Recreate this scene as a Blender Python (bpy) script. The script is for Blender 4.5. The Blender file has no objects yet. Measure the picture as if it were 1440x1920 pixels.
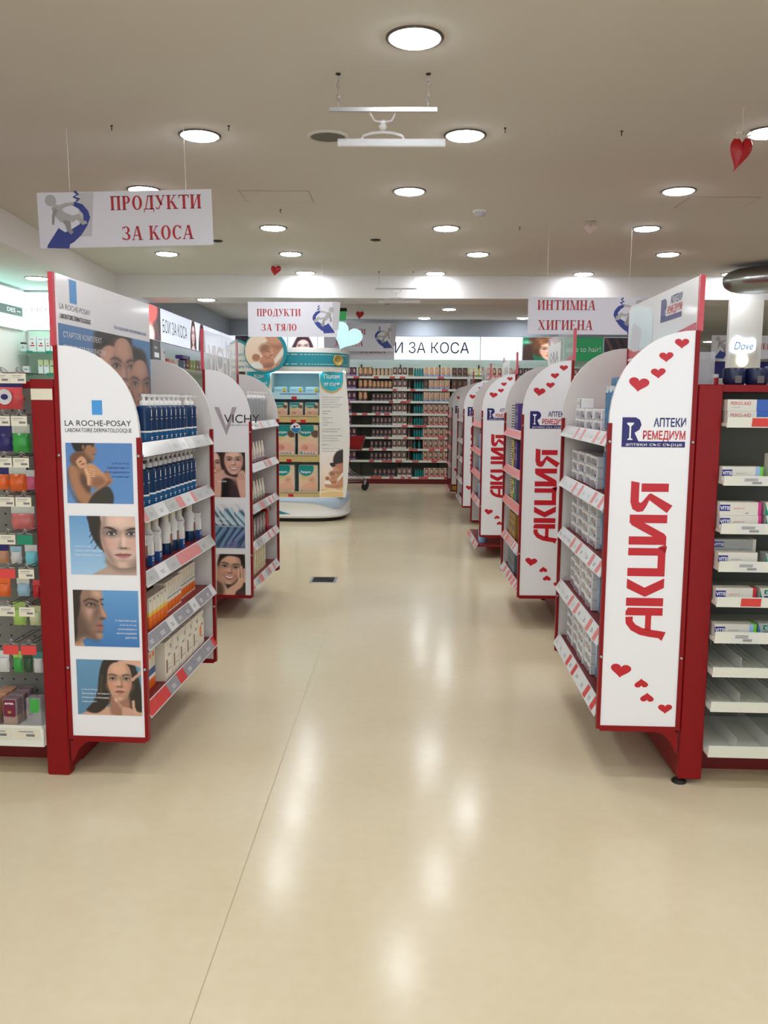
import bpy, math, random
import numpy as np
from mathutils import Matrix, Vector

random.seed(7)
SC = bpy.context.scene
COL = SC.collection

# ------------------------------------------------------------------ camera
CAM_H = 1.5
F_PX = 1600.0
PITCH, YAW, ROLL = math.radians(7.33), math.radians(0.974), math.radians(0.4)
cam_d = bpy.data.cameras.new('camera')
cam = bpy.data.objects.new('camera', cam_d)
COL.objects.link(cam)
cam_d.sensor_fit = 'VERTICAL'
cam_d.sensor_height = 36.0
cam_d.sensor_width = 27.0
cam_d.lens = 36.0 * F_PX / 1920.0
cam_d.clip_start = 0.05
cam.matrix_world = (Matrix.Translation((0, 0, CAM_H)) @ Matrix.Rotation(YAW, 4, 'Z')
                    @ Matrix.Rotation(math.pi / 2 - PITCH, 4, 'X') @ Matrix.Rotation(ROLL, 4, 'Z'))
SC.camera = cam

# ------------------------------------------------------------------ light and exposure
WORLD_STRENGTH = 1.9
LAMP_STRENGTH = 64.0
BOX_STRENGTH = 2.3
w = bpy.data.worlds.new('world')
SC.world = w
w.use_nodes = True
w.node_tree.nodes['Background'].inputs[0].default_value = (0.84, 0.93, 1.0, 1)
w.node_tree.nodes['Background'].inputs[1].default_value = WORLD_STRENGTH
SC.view_settings.view_transform = 'Standard'
SC.view_settings.look = 'None'
SC.view_settings.gamma = 1.0
SC.view_settings.use_curve_mapping = False
SC.view_settings.exposure = 0.14
SC.cycles.use_denoising = True
SC.cycles.max_bounces = 8
SC.cycles.diffuse_bounces = 6
SC.cycles.glossy_bounces = 3
SC.cycles.transmission_bounces = 6
SC.cycles.transparent_max_bounces = 8
SC.cycles.caustics_reflective = False
SC.cycles.caustics_refractive = False
SC.cycles.sample_clamp_indirect = 6.0


# ------------------------------------------------------------------ materials
def lin(c):
    a = np.asarray(c, float) / 255.0
    return np.where(a <= 0.04045, a / 12.92, ((a + 0.055) / 1.055) ** 2.4)


MATS = {}


def mat(name, rgb, rough=0.5, metal=0.0, emit=0.0, trans=0.0, alpha=1.0, spec=0.5, coat=0.0, noise=0.0, nscale=30.0,
        bump=0.0, bscale=60.0, sss=0.0):
    m = bpy.data.materials.new(name)
    m.use_nodes = True
    nt = m.node_tree
    b = nt.nodes['Principled BSDF']
    L = tuple(lin(rgb)) + (1.0,)
    b.inputs['Base Color'].default_value = L
    b.inputs['Roughness'].default_value = rough
    b.inputs['Metallic'].default_value = metal
    b.inputs['Specular IOR Level'].default_value = spec
    b.inputs['Coat Weight'].default_value = coat
    b.inputs['Coat Roughness'].default_value = 0.08
    if emit:
        b.inputs['Emission Color'].default_value = L
        b.inputs['Emission Strength'].default_value = emit
    if trans:
        b.inputs['Transmission Weight'].default_value = trans
        b.inputs['IOR'].default_value = 1.15
    b.inputs['Alpha'].default_value = alpha
    if noise:
        tc = nt.nodes.new('ShaderNodeTexCoord')
        n = nt.nodes.new('ShaderNodeTexNoise')
        n.inputs['Scale'].default_value = nscale
        n.inputs['Detail'].default_value = 5
        mx = nt.nodes.new('ShaderNodeMix')
        mx.data_type = 'RGBA'
        mx.inputs[6].default_value = tuple(x * (1 - noise) for x in L[:3]) + (1,)
        mx.inputs[7].default_value = tuple(min(1, x * (1 + noise)) for x in L[:3]) + (1,)
        nt.links.new(tc.outputs['Object'], n.inputs['Vector'])
        nt.links.new(n.outputs['Fac'], mx.inputs[0])
        nt.links.new(mx.outputs[2], b.inputs['Base Color'])
    if bump:
        tc = nt.nodes.new('ShaderNodeTexCoord')
        n = nt.nodes.new('ShaderNodeTexNoise')
        n.inputs['Scale'].default_value = bscale
        bp = nt.nodes.new('ShaderNodeBump')
        bp.inputs['Strength'].default_value = bump
        bp.inputs['Distance'].default_value = 0.01
        nt.links.new(tc.outputs['Object'], n.inputs['Vector'])
        nt.links.new(n.outputs['Fac'], bp.inputs['Height'])
        nt.links.new(bp.outputs['Normal'], b.inputs['Normal'])
    MATS[name] = m
    return m


def attr_mat(name, rough=0.3, emit=0.0, coat=0.0):
    m = bpy.data.materials.new(name)
    m.use_nodes = True
    nt = m.node_tree
    b = nt.nodes['Principled BSDF']
    a = nt.nodes.new('ShaderNodeAttribute')
    a.attribute_name = 'print'
    nt.links.new(a.outputs['Color'], b.inputs['Base Color'])
    b.inputs['Roughness'].default_value = rough
    b.inputs['Coat Weight'].default_value = coat
    if emit:
        nt.links.new(a.outputs['Color'], b.inputs['Emission Color'])
        b.inputs['Emission Strength'].default_value = emit
    MATS[name] = m
    return m


WHITE = mat('white_laminate', (235, 235, 242), 0.22, coat=0.25)
PANELIN = mat('panel_grey_white', (214, 212, 212), 0.35)
RED = mat('red_enamel', (132, 2, 12), 0.42, spec=0.3, noise=0.06, nscale=12)
REDTRAY = mat('red_tray_enamel', (120, 6, 14), 0.4)
DARKRED = mat('dark_red_enamel', (112, 4, 10), 0.5)
PALERED = mat('red_acrylic_edge', (196, 70, 84), 0.2)
PRINTRED = mat('red_print', (190, 18, 36), 0.35)
SIGNRED = mat('sign_red_print', (182, 30, 44), 0.4)
NAVY = mat('navy_print', (26, 18, 104), 0.35)
SIGNBLUE = mat('sign_blue_print', (38, 58, 142), 0.4)
SIGNWHITE = mat('sign_board_white', (222, 222, 234), 0.3)
SIGNGREY = mat('sign_grey_print', (196, 196, 204), 0.4)
FIGGREY = mat('figure_grey_print', (176, 174, 176), 0.4)
FIGDARK = mat('figure_dark_print', (150, 148, 150), 0.4)
BLACKP = mat('black_print', (28, 26, 30), 0.4)
GREYP = mat('grey_print', (150, 146, 156), 0.4)
MAUVE = mat('mauve_print', (172, 160, 170), 0.3)
TXTGREY = mat('small_text_print', (120, 120, 128), 0.5)
SKYBLUE = mat('logo_blue_print', (70, 150, 222), 0.3)
WHITEP = mat('white_print', (238, 238, 240), 0.35)
METAL = mat('steel', (180, 180, 184), 0.42, metal=1.0)
CHROME = mat('galvanised_duct', (175, 178, 178), 0.28, metal=1.0, bump=0.15, bscale=14)
DARKMETAL = mat('dark_metal', (60, 58, 56), 0.4, metal=0.8)
BLACKRUB = mat('black_rubber', (22, 22, 24), 0.6)
CEIL = mat('ceiling_paint', (213, 211, 205), 0.9, noise=0.02, nscale=3)
WALLP = mat('wall_paint', (232, 230, 226), 0.85, noise=0.03, nscale=3)
GREYWALL = mat('grey_fascia_paint', (158, 166, 176), 0.7)
BEAMP = mat('beam_paint', (224, 222, 222), 0.8)
PEG = mat('pegboard_grey', (116, 114, 108), 0.6)
SHELFBACK = mat('shelf_back_grey', (104, 104, 96), 0.6)
SHELFPALE = mat('shelf_back_pale', (214, 226, 212), 0.5)
LIP = mat('white_shelf_lip', (226, 228, 220), 0.25, coat=0.3)
CARDCREAM = mat('cream_price_card', (220, 214, 196), 0.5)
CARDRED = mat('red_price_card', (214, 66, 66), 0.35)
CARDPINK = mat('pink_price_card', (220, 128, 126), 0.35)
CARDGREY = mat('grey_price_card', (150, 150, 158), 0.3)
CARDSILVER = mat('silver_price_card', (178, 180, 178), 0.3)
CARDGREEN = mat('green_price_card', (20, 130, 100), 0.4)
CARDPALE = mat('pale_price_card', (222, 224, 226), 0.25)
RAILCLEAR = mat('clear_rail_plastic', (214, 218, 220), 0.12, coat=0.6)
ACRYL = mat('clear_acrylic', (236, 238, 240), 0.05, alpha=0.3, coat=0.5)
ACRYLTXT = mat('frosted_acrylic_text', (240, 240, 244), 0.5, alpha=0.92)
HOLDCLEAR = mat('holder_clear_plastic', (214, 216, 222), 0.08, alpha=0.2, coat=0.25)
HEADW = mat('header_white_film', (226, 227, 231), 0.16, coat=0.4)
LITDIM = mat('pale_blue_print', (206, 222, 228), 0.25)
BOXCLEAR = mat('storage_clear_plastic', (196, 194, 200), 0.12, alpha=0.3, coat=0.6)
NYLON = mat('nylon_line', (235, 232, 225), 0.3)
LAMPE = mat('lamp_diffuser', (248, 251, 255), 0.5, emit=LAMP_STRENGTH)
RIM = mat('lamp_rim', (96, 88, 82), 0.45, metal=0.4)
LBOX = mat('light_box_white', (232, 240, 255), 0.4, emit=0.62)
LBOXB = mat('light_box_bright', (226, 255, 248), 0.4, emit=BOX_STRENGTH)
LBOXC = mat('light_box_cyan', (178, 246, 232), 0.4, emit=1.6)
NEONW = mat('neon_white', (226, 242, 255), 0.4, emit=1.5)
NEONB = mat('neon_logo_blue', (50, 110, 186), 0.4, emit=0.3)
NEONY = mat('neon_bird_yellow', (255, 246, 214), 0.4, emit=1.4)
EXITG = mat('exit_green', (60, 170, 96), 0.4, emit=0.35)
TEAL = mat('teal_print', (16, 140, 156), 0.35)
TEALCY = mat('teal_lit_print', (24, 176, 196), 0.35)
ICE = mat('ice_blue_plastic', (186, 222, 236), 0.35)
ICEHEART = mat('heart_sign_face', (196, 238, 242), 0.4, emit=0.25)
STANDW = mat('stand_white', (228, 226, 222), 0.3)
STANDG = mat('stand_grey_blue', (176, 196, 216), 0.35)
GOLDSTRIP = mat('gold_shelf_strip', (196, 170, 110), 0.4)
GOLDBTN = mat('gold_button', (190, 168, 96), 0.3, metal=0.6)
TEALLED = mat('stand_led', (190, 246, 255), 0.4, emit=5.0)
DARKGAP = mat('dark_recess', (52, 54, 56), 0.7)
HEARTRED = mat('red_satin', (176, 14, 26), 0.35)
HEARTPINK = mat('pink_satin', (214, 190, 184), 0.4)
BOW = mat('cream_bow', (206, 200, 186), 0.6)
NAVYB = mat('navy_bottle', (4, 48, 92), 0.2, coat=0.3, spec=.3)
NAVYL = mat('blue_bottle_base', (18, 88, 140), 0.22, coat=0.3, spec=.3)
WCAP = mat('white_cap', (226, 226, 226), 0.35)
CREAMC = mat('cream_carton', (226, 220, 206), 0.45)
ORANGE = mat('orange_print', (236, 112, 22), 0.4)
BLUEP = mat('blue_print', (40, 84, 150), 0.4)
GLASSY = mat('clear_bottle', (170, 176, 180), 0.08, alpha=0.65, coat=0.6)


def floor_material():
    m = bpy.data.materials.new('floor_vinyl')
    m.use_nodes = True
    nt = m.node_tree
    b = nt.nodes['Principled BSDF']
    tc = nt.nodes.new('ShaderNodeTexCoord')

    def noise(scale, detail=6):
        n = nt.nodes.new('ShaderNodeTexNoise')
        n.inputs['Scale'].default_value = scale
        n.inputs['Detail'].default_value = detail
        nt.links.new(tc.outputs['Object'], n.inputs['Vector'])
        return n
    n1, n2, n3 = noise(1.3), noise(22, 8), noise(5)
    add = nt.nodes.new('ShaderNodeMath')
    add.operation = 'MULTIPLY_ADD'
    add.inputs[1].default_value = 0.45
    nt.links.new(n2.outputs['Fac'], add.inputs[0])
    nt.links.new(n1.outputs['Fac'], add.inputs[2])
    ramp = nt.nodes.new('ShaderNodeValToRGB')
    ramp.color_ramp.elements[0].position = 0.45
    ramp.color_ramp.elements[0].color = tuple(lin((210, 196, 164))) + (1,)
    ramp.color_ramp.elements[1].position = 1.05
    ramp.color_ramp.elements[1].color = tuple(lin((220, 208, 180))) + (1,)
    nt.links.new(add.outputs[0], ramp.inputs[0])
    nt.links.new(ramp.outputs[0], b.inputs['Base Color'])
    mr = nt.nodes.new('ShaderNodeMapRange')
    mr.inputs[3].default_value = 0.13
    mr.inputs[4].default_value = 0.22
    nt.links.new(n3.outputs['Fac'], mr.inputs[0])
    nt.links.new(mr.outputs[0], b.inputs['Roughness'])
    bp = nt.nodes.new('ShaderNodeBump')
    bp.inputs['Strength'].default_value = 0.03
    bp.inputs['Distance'].default_value = 0.02
    nt.links.new(n3.outputs['Fac'], bp.inputs['Height'])
    nt.links.new(bp.outputs['Normal'], b.inputs['Normal'])
    b.inputs['Specular IOR Level'].default_value = 0.26
    return m


FLOOR = floor_material()
PHOTO = attr_mat('photo_print', 0.28, coat=0.2)
PHOTOLIT = attr_mat('backlit_photo_print', 0.4, emit=0.7)
ART = attr_mat('carton_print', 0.4)

# ------------------------------------------------------------------ lettering (outlines from the built-in font)
TEXTS = ['LA ROCHE-POSAY', 'LABORATOIRE DERMATOLOGIQUE', 'VICHY', 'LABORATOIRES', 'АПТЕКИ', 'РЕМЕДИУМ', 'аптеки със сърце',
         'БОИ ЗА КОСА', 'true to hair!', 'BIO BEAUTÉ', 'by nuxe', 'DES', 'NUXE', 'Ползи', 'от съня', 'Кои', 'сме ние?', 'където се', 'грижим за',
         'вашето бебе', 'Pampers', 'PERIO-AID', 'VITIS', 'GUM', 'Dove', 'Aussie', '4', '3', 'avea', 'EXIT', 'La Roche-Posay',
         'Препоръчвано от', '90 000 дерматолози', 'по целия свят', 'Грижа, която променя', 'чувствителната кожа', 'С термална вода',
         'успокояващо и', 'антиоксидантно', 'действие', 'Доказана ефективност', 'Клинично потвърдена', 'поносимост',
         'СТАРТОВ КОМПЛЕКТ', 'ПРОТИВ НЕСЪВЪРШЕНСТВА', 'ЕФФАКЛАР', 'Нов подход към чувствителната кожа', 'НАУКА', 'за кожата', 'здраве', 'ORA', 'Прозрачни', '12,90 лв.', '9,49', 'nivea',
         'Нощем бебето расте и се учи. Спокойният сън', 'му помага да се развива. До 12 часа', 'сухота и грижа за нежната кожа.', 'Как да постигнете', 'спокоен сън', 'Създайте навик за сън', 'Топла баня', 'Тиха приспивна песен', 'Сух памперс', 'Знаете ли, че', 'sensitive', 'gingival']
GLYPH = {}


def make_glyphs():
    obs = []
    for i, t in enumerate(TEXTS):
        for bold in ((0, 1, 2) if t in ('АПТЕКИ', 'РЕМЕДИУМ') else (0, 1)):
            cu = bpy.data.curves.new('lettering', 'FONT')
            cu.body = t
            cu.size = 1.0
            cu.resolution_u = 3 if i < 30 else 1
            cu.offset = (0, 0.022, 0.042)[bold]
            o = bpy.data.objects.new('lettering', cu)
            COL.objects.link(o)
            obs.append((t, bold, o, cu))
    dg = bpy.context.evaluated_depsgraph_get()
    for t, bold, o, cu in obs:
        ev = o.evaluated_get(dg)
        me = ev.to_mesh()
        v = [(p.co.x, p.co.y) for p in me.vertices]
        f = [tuple(p.vertices) for p in me.polygons]
        GLYPH[(t, bold)] = (np.array(v) if v else np.zeros((0, 2)), f)
        ev.to_mesh_clear()
    for t, bold, o, cu in obs:
        bpy.data.objects.remove(o)
        bpy.data.curves.remove(cu)


make_glyphs()


# ------------------------------------------------------------------ mesh building
class Frame:
    """A drawing plane: origin, right axis, up axis; its normal faces the reader."""

    def __init__(s, o, u, v):
        s.o, s.u, s.v = Vector(o), Vector(u).normalized(), Vector(v).normalized()
        s.n = s.u.cross(s.v)

    def at(s, x, y, d=0.0):
        return s.o + s.u * x + s.v * y + s.n * d


def front(o):      # faces the camera side (-Y)
    return Frame(o, (1, 0, 0), (0, 0, 1))


class MB:
    def __init__(s):
        s.v, s.f, s.m, s.sm, s.mats = [], [], [], [], []

    def mi(s, m):
        if m not in s.mats:
            s.mats.append(m)
        return s.mats.index(m)

    def add(s, verts, faces, m, smooth=False, M=None):
        b = len(s.v)
        k = s.mi(m)
        for p in verts:
            p = Vector(p)
            s.v.append(tuple(M @ p if M else p))
        for f in faces:
            s.f.append(tuple(i + b for i in f))
            s.m.append(k)
            s.sm.append(smooth)
        return s

    def box(s, x0, x1, y0, y1, z0, z1, m, M=None, ch=0.0):
        if ch <= 0:
            v = [(x0, y0, z0), (x1, y0, z0), (x1, y1, z0), (x0, y1, z0), (x0, y0, z1), (x1, y0, z1), (x1, y1, z1), (x0, y1, z1)]
            f = [(0, 3, 2, 1), (4, 5, 6, 7), (0, 1, 5, 4), (1, 2, 6, 5), (2, 3, 7, 6), (3, 0, 4, 7)]
            return s.add(v, f, m, M=M)
        c = ch
        ring = lambda i, z: [(x0 + c - i, y0 - i + c * 0, z), ] and [
            (x0 + c, y0 + 0, z), (x1 - c, y0, z), (x1, y0 + c, z), (x1, y1 - c, z), (x1 - c, y1, z), (x0 + c, y1, z), (x0, y1 - c, z), (x0, y0 + c, z)]
        cap = lambda z: [(x0 + c, y0 + c, z), (x1 - c, y0 + c, z), (x1 - c, y0 + c, z), (x1 - c, y1 - c, z), (x1 - c, y1 - c, z),
                         (x0 + c, y1 - c, z), (x0 + c, y1 - c, z), (x0 + c, y0 + c, z)]
        v = ring(0, z0 + c) + ring(0, z1 - c)
        f = [(i, (i + 1) % 8, 8 + (i + 1) % 8, 8 + i) for i in range(8)]
        v += [(x0 + c, y0 + c, z0), (x1 - c, y0 + c, z0), (x1 - c, y1 - c, z0), (x0 + c, y1 - c, z0),
              (x0 + c, y0 + c, z1), (x1 - c, y0 + c, z1), (x1 - c, y1 - c, z1), (x0 + c, y1 - c, z1)]
        f += [(16, 19, 18, 17), (20, 21, 22, 23),
              (17, 1, 0, 16), (18, 3, 2, 17), (19, 5, 4, 18), (16, 7, 6, 19), (17, 2, 1), (18, 4, 3), (19, 6, 5), (16, 0, 7),
              (20, 8, 9, 21), (21, 10, 11, 22), (22, 12, 13, 23), (23, 14, 15, 20), (21, 9, 10), (22, 11, 12), (23, 13, 14), (20, 15, 8)]
        return s.add(v, f, m, M=M)

    def flat(s, fr, pts, m, d=0.0):
        return s.add([fr.at(x, y, d) for x, y in pts], [tuple(range(len(pts)))], m)

    def rect(s, fr, x0, y0, x1, y1, m, d=0.0):
        return s.flat(fr, [(x0, y0), (x1, y0), (x1, y1), (x0, y1)], m, d)

    def ell(s, fr, cx, cy, rx, ry, m, d=0.0, n=20, a0=0.0, rot=0.0):
        c, q = math.cos(rot), math.sin(rot)
        P = []
        for i in range(n):
            a = a0 + 2 * math.pi * i / n
            x, y = rx * math.cos(a), ry * math.sin(a)
            P.append((cx + x * c - y * q, cy + x * q + y * c))
        return s.flat(fr, P, m, d)

    def stroke(s, fr, pts, wd, m, d=0.0):
        """A ribbon of width wd along pts (wd may be a list)."""
        n = len(pts)
        L, R = [], []
        for i in range(n):
            a = pts[max(0, i - 1)]
            b = pts[min(n - 1, i + 1)]
            dx, dy = b[0] - a[0], b[1] - a[1]
            q = math.hypot(dx, dy) or 1
            h = (wd[i] if isinstance(wd, (list, tuple)) else wd) / 2
            L.append((pts[i][0] - dy / q * h, pts[i][1] + dx / q * h))
            R.append((pts[i][0] + dy / q * h, pts[i][1] - dx / q * h))
        v = [fr.at(x, y, d) for x, y in L] + [fr.at(x, y, d) for x, y in R]
        return s.add(v, [(n + i, n + i + 1, i + 1, i) for i in range(n - 1)], m)

    def text(s, fr, t, x, y, h, m, d=0.0, bold=0, width=None, align='c', shear=0.0, hf=None):
        """Lettering with cap height h; width squeezes it; (x, y) is the baseline point."""
        v, f = GLYPH[(t, bold)]
        if not len(v):
            return s
        sc = h / 0.729
        x0, x1 = v[:, 0].min(), v[:, 0].max()
        sx = sc if width is None else width / (x1 - x0)
        ox = {'c': (x0 + x1) / 2, 'l': x0, 'r': x1}[align]
        return s.add([fr.at(x + (a - ox) * sx + shear * b * sc, y + b * sc, d) for a, b in v], f, m)

    def slab(s, fr, pts, th, m, side=None, back=None):
        """A plate: outline pts in frame fr, front at distance 0, thickness th behind it."""
        n = len(pts)
        A = [fr.at(x, y, 0) for x, y in pts]
        B = [fr.at(x, y, -th) for x, y in pts]
        s.add(A, [tuple(range(n))], m)
        s.add(B, [tuple(reversed(range(n)))], back or m)
        s.add(A + B, [(i, n + i, n + (i + 1) % n, (i + 1) % n) for i in range(n)], side or m)
        return s

    def lathe(s, prof, m, seg=20, M=None, cap=True, sx=1.0, sy=1.0, smooth=True):
        v = []
        for r, z in prof:
            for i in range(seg):
                a = 2 * math.pi * i / seg
                v.append((r * math.cos(a) * sx, r * math.sin(a) * sy, z))
        f = []
        for j in range(len(prof) - 1):
            for i in range(seg):
                f.append((j * seg + i, j * seg + (i + 1) % seg, (j + 1) * seg + (i + 1) % seg, (j + 1) * seg + i))
        s.add(v, f, m, smooth, M)
        if cap:
            s.add(v[:seg], [tuple(reversed(range(seg)))], m, False, M)
            s.add(v[-seg:], [tuple(range(seg))], m, False, M)
        return s

    def tube(s, pts, r, m, seg=8, closed=False, cap=True):
        pts = [Vector(p) for p in pts]
        n = len(pts)
        rings = []
        up = Vector((0, 0, 1))
        for i in range(n):
            if closed:
                t = (pts[(i + 1) % n] - pts[i - 1]).normalized()
            else:
                t = (pts[min(i + 1, n - 1)] - pts[max(i - 1, 0)]).normalized()
            a = up if abs(t.dot(up)) < 0.95 else Vector((1, 0, 0))
            x = t.cross(a).normalized()
            y = t.cross(x)
            rr = r[i] if isinstance(r, (list, tuple)) else r
            rings.append([pts[i] + (x * math.cos(2 * math.pi * k / seg) + y * math.sin(2 * math.pi * k / seg)) * rr for k in range(seg)])
        v = [p for ring in rings for p in ring]
        f = []
        for j in range(n if closed else n - 1):
            q = (j + 1) % n
            for k in range(seg):
                f.append((j * seg + k, j * seg + (k + 1) % seg, q * seg + (k + 1) % seg, q * seg + k))
        s.add(v, f, m, True)
        if cap and not closed:
            s.add(rings[0], [tuple(range(seg))], m)
            s.add(rings[-1], [tuple(range(seg))], m)
        return s

    def mesh(s, name):
        me = bpy.data.meshes.new(name)
        me.from_pydata(s.v, [], s.f)
        for m in s.mats:
            me.materials.append(m)
        me.polygons.foreach_set('material_index', s.m)
        me.polygons.foreach_set('use_smooth', s.sm)
        me.update()
        return me

    def build(s, name, parent=None, loc=None, rotz=0.0, label=None):
        return put(name, s.mesh(name), parent, loc, rotz, label)


def put(name, me, parent=None, loc=None, rotz=0.0, label=None):
    o = bpy.data.objects.new(name, me)
    COL.objects.link(o)
    if parent is not None:
        o.parent = parent
    if loc is not None:
        o.location = loc
    if rotz:
        o.rotation_euler = (0, 0, rotz)
    if label:
        o['label'] = label
    return o


def tag(o, label, cat, group=None):
    o['label'] = label
    o['category'] = cat
    if group:
        o['group'] = group
    return o


def thing(name, label, cat, loc=(0, 0, 0), rotz=0.0, group=None):
    o = put(name, None, None, loc, rotz)
    return tag(o, label, cat, group)


def struct(o):
    o['kind'] = 'structure'
    return o


ORD = ['first', 'second', 'third', 'fourth', 'fifth', 'sixth', 'seventh', 'eighth', 'ninth', 'tenth', 'eleventh', 'twelfth',
       'thirteenth', 'fourteenth', 'fifteenth', 'sixteenth', 'seventeenth', 'eighteenth', 'nineteenth', 'twentieth', 'twenty-first',
       'twenty-second', 'twenty-third', 'twenty-fourth', 'twenty-fifth', 'twenty-sixth', 'twenty-seventh', 'twenty-eighth', 'twenty-ninth', 'thirtieth',
       'thirty-first', 'thirty-second', 'thirty-third', 'thirty-fourth', 'thirty-fifth', 'thirty-sixth']


def copy_tree(o, parent=None):
    c = o.copy()
    COL.objects.link(c)
    if parent is not None:
        c.parent = parent
    for ch in list(o.children):
        copy_tree(ch, c)
    return c


class Kind:
    """One model of a repeated thing: parts = [(name, mesh)] or a single mesh; place() uses it first, then copies it."""

    def __init__(s, name, cat, mesh=None, parts=None):
        s.name, s.cat, s.me, s.parts, s.root = name, cat, mesh, parts, None

    def place(s, M, label, group=None):
        if s.root is None:
            r = put(s.name, s.me)
            byname = {}
            for p in (s.parts or []):
                nm, me, par = (p + (None,))[:3]
                byname[nm] = put(nm, me, byname[par] if par else r)
            s.root = r
        else:
            r = copy_tree(s.root)
        r.matrix_world = M
        tag(r, label, s.cat, group)
        return r


def TR(x, y, z, rz=0.0):
    return Matrix.Translation((x, y, z)) @ Matrix.Rotation(rz, 4, 'Z')


# ------------------------------------------------------------------ printed pictures (colour painted per vertex of a fine grid)
class Pic:
    def __init__(s, n, aspect, top, bottom=None):
        s.h, s.w, s.a = n, max(2, int(round(n * aspect))), aspect
        yy, xx = np.mgrid[0:s.h, 0:s.w]
        s.X = (xx + 0.5) / s.w * aspect
        s.Y = (yy + 0.5) / s.h
        t, b = np.array(top, float), np.array(bottom if bottom is not None else top, float)
        s.c = t[None, None] * (1 - s.Y[..., None]) + b[None, None] * s.Y[..., None]
        s.px = 1.0 / s.h

    def mix(s, a, col):
        s.c = s.c * (1 - a[..., None]) + np.array(col, float)[None, None] * a[..., None]
        return s

    def ell(s, cx, cy, rx, ry, col, rot=0, soft=None, al=1.0):
        c, q = math.cos(rot), math.sin(rot)
        x, y = s.X - cx, s.Y - cy
        u, v = (x * c + y * q) / rx, (-x * q + y * c) / ry
        d = (np.sqrt(u * u + v * v) - 1) * min(rx, ry)
        sf = soft or s.px
        return s.mix(np.clip(0.5 - d / sf / 2, 0, 1) * al, col)

    def blob(s, pts, col, soft=None, al=1.0, smooth=True):
        if smooth:
            P = np.array(pts, float)
            n = len(P)
            out = []
            for i in range(n):
                p0, p1, p2, p3 = P[i - 1], P[i], P[(i + 1) % n], P[(i + 2) % n]
                for t in (0, 0.25, 0.5, 0.75):
                    out.append(0.5 * (2 * p1 + (p2 - p0) * t + (2 * p0 - 5 * p1 + 4 * p2 - p3) * t * t + (3 * p1 - p0 - 3 * p2 + p3) * t ** 3))
            pts = out
        dmin = np.full(s.X.shape, 1e9)
        ins = np.zeros(s.X.shape, bool)
        n = len(pts)
        for i in range(n):
            (ax, ay), (bx, by) = pts[i], pts[(i + 1) % n]
            ex, ey = bx - ax, by - ay
            L = ex * ex + ey * ey or 1e-12
            t = np.clip(((s.X - ax) * ex + (s.Y - ay) * ey) / L, 0, 1)
            dmin = np.minimum(dmin, np.hypot(s.X - ax - t * ex, s.Y - ay - t * ey))
            if ay != by:
                cr = ((ay > s.Y) != (by > s.Y)) & (s.X < (bx - ax) * (s.Y - ay) / (by - ay) + ax)
                ins ^= cr
        d = np.where(ins, -dmin, dmin)
        sf = soft or s.px
        return s.mix(np.clip(0.5 - d / sf / 2, 0, 1) * al, col)

    def poly(s, pts, col, soft=None, al=1.0):
        return s.blob(pts, col, soft, al, False)

    def line(s, pts, wd, col, soft=None, al=1.0):
        dmin = np.full(s.X.shape, 1e9)
        for (ax, ay), (bx, by) in zip(pts[:-1], pts[1:]):
            ex, ey = bx - ax, by - ay
            L = ex * ex + ey * ey or 1e-12
            t = np.clip(((s.X - ax) * ex + (s.Y - ay) * ey) / L, 0, 1)
            dmin = np.minimum(dmin, np.hypot(s.X - ax - t * ex, s.Y - ay - t * ey))
        sf = soft or s.px
        return s.mix(np.clip(0.5 - (dmin - wd / 2) / sf / 2, 0, 1) * al, col)

    def face(s, cx, cy, k, skin=(222, 178, 156), hair=(52, 36, 32), lip=(170, 92, 90), smile=0, turn=0.0, tilt=0.0, eye=(50, 42, 42), narrow=0.74, side=1):
        """A frontal face, k = half its height; turn shifts the features sideways, side is the darker side."""
        sk = np.array(skin, float)
        hr = np.array(hair, float)
        c, q = math.cos(tilt), math.sin(tilt)

        def P(x, y):
            return cx + (x * c - y * q) * k, cy + (x * q + y * c) * k

        def B(pts, *a, **kw):
            s.blob([P(*p) for p in pts], *a, **kw)
        W = narrow
        B([(0, -1), (W * .72, -.82), (W, -.25), (W * .94, .2), (W * .68, .7), (W * .3, .96), (0, 1), (-W * .3, .96), (-W * .68, .7), (-W * .94, .2), (-W, -.25), (-W * .72, -.82)], sk, soft=k * .03)
        for g in (-1, 1):
            B([(g * W * .62, -.8), (g * W, -.25), (g * W * .94, .2), (g * W * .66, .72), (g * W * .25, .98), (g * W * .5, .6), (g * W * .7, .1), (g * W * .72, -.4)], sk * (.66 if g == side else .8), soft=k * .16, al=.75)
        s.ell(*P(-.1 * side, -.62), k * .34, k * .2, np.clip(sk * 1.1, 0, 255), tilt, soft=k * .2, al=.6)
        for g in (-1, 1):
            ex = g * .34 + turn * .15
            s.ell(*P(ex - g * .02, -.17), k * .26, k * .16, sk * .66, tilt, soft=k * .12, al=.75)
            B([(ex - g * .2, -.3), (ex - g * .06, -.36), (ex + g * .1, -.37), (ex + g * .27, -.28), (ex + g * .1, -.315), (ex - g * .06, -.3), (ex - g * .2, -.24)], hr * .9 + 16, soft=k * .03, al=.92)
            s.ell(*P(ex, -.12), k * .15, k * .055, (212, 202, 198), tilt, soft=k * .03)
            s.ell(*P(ex, -.125), k * .07, k * .065, eye, tilt, soft=k * .025)
            s.line([P(ex - .17, -.11), P(ex - .08, -.175), P(ex + .08, -.175), P(ex + .17, -.12)], k * .035, (38, 28, 28), soft=k * .025)
            s.line([P(ex - .13, -.08), P(ex, -.06), P(ex + .13, -.085)], k * .02, sk * .5, soft=k * .03, al=.7)
            s.ell(*P(ex * 1.2, .24), k * .2, k * .16, np.clip(sk * np.array([1.03, .86, .84]), 0, 255), tilt, soft=k * .18, al=.6)
        nx = turn * .25
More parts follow.
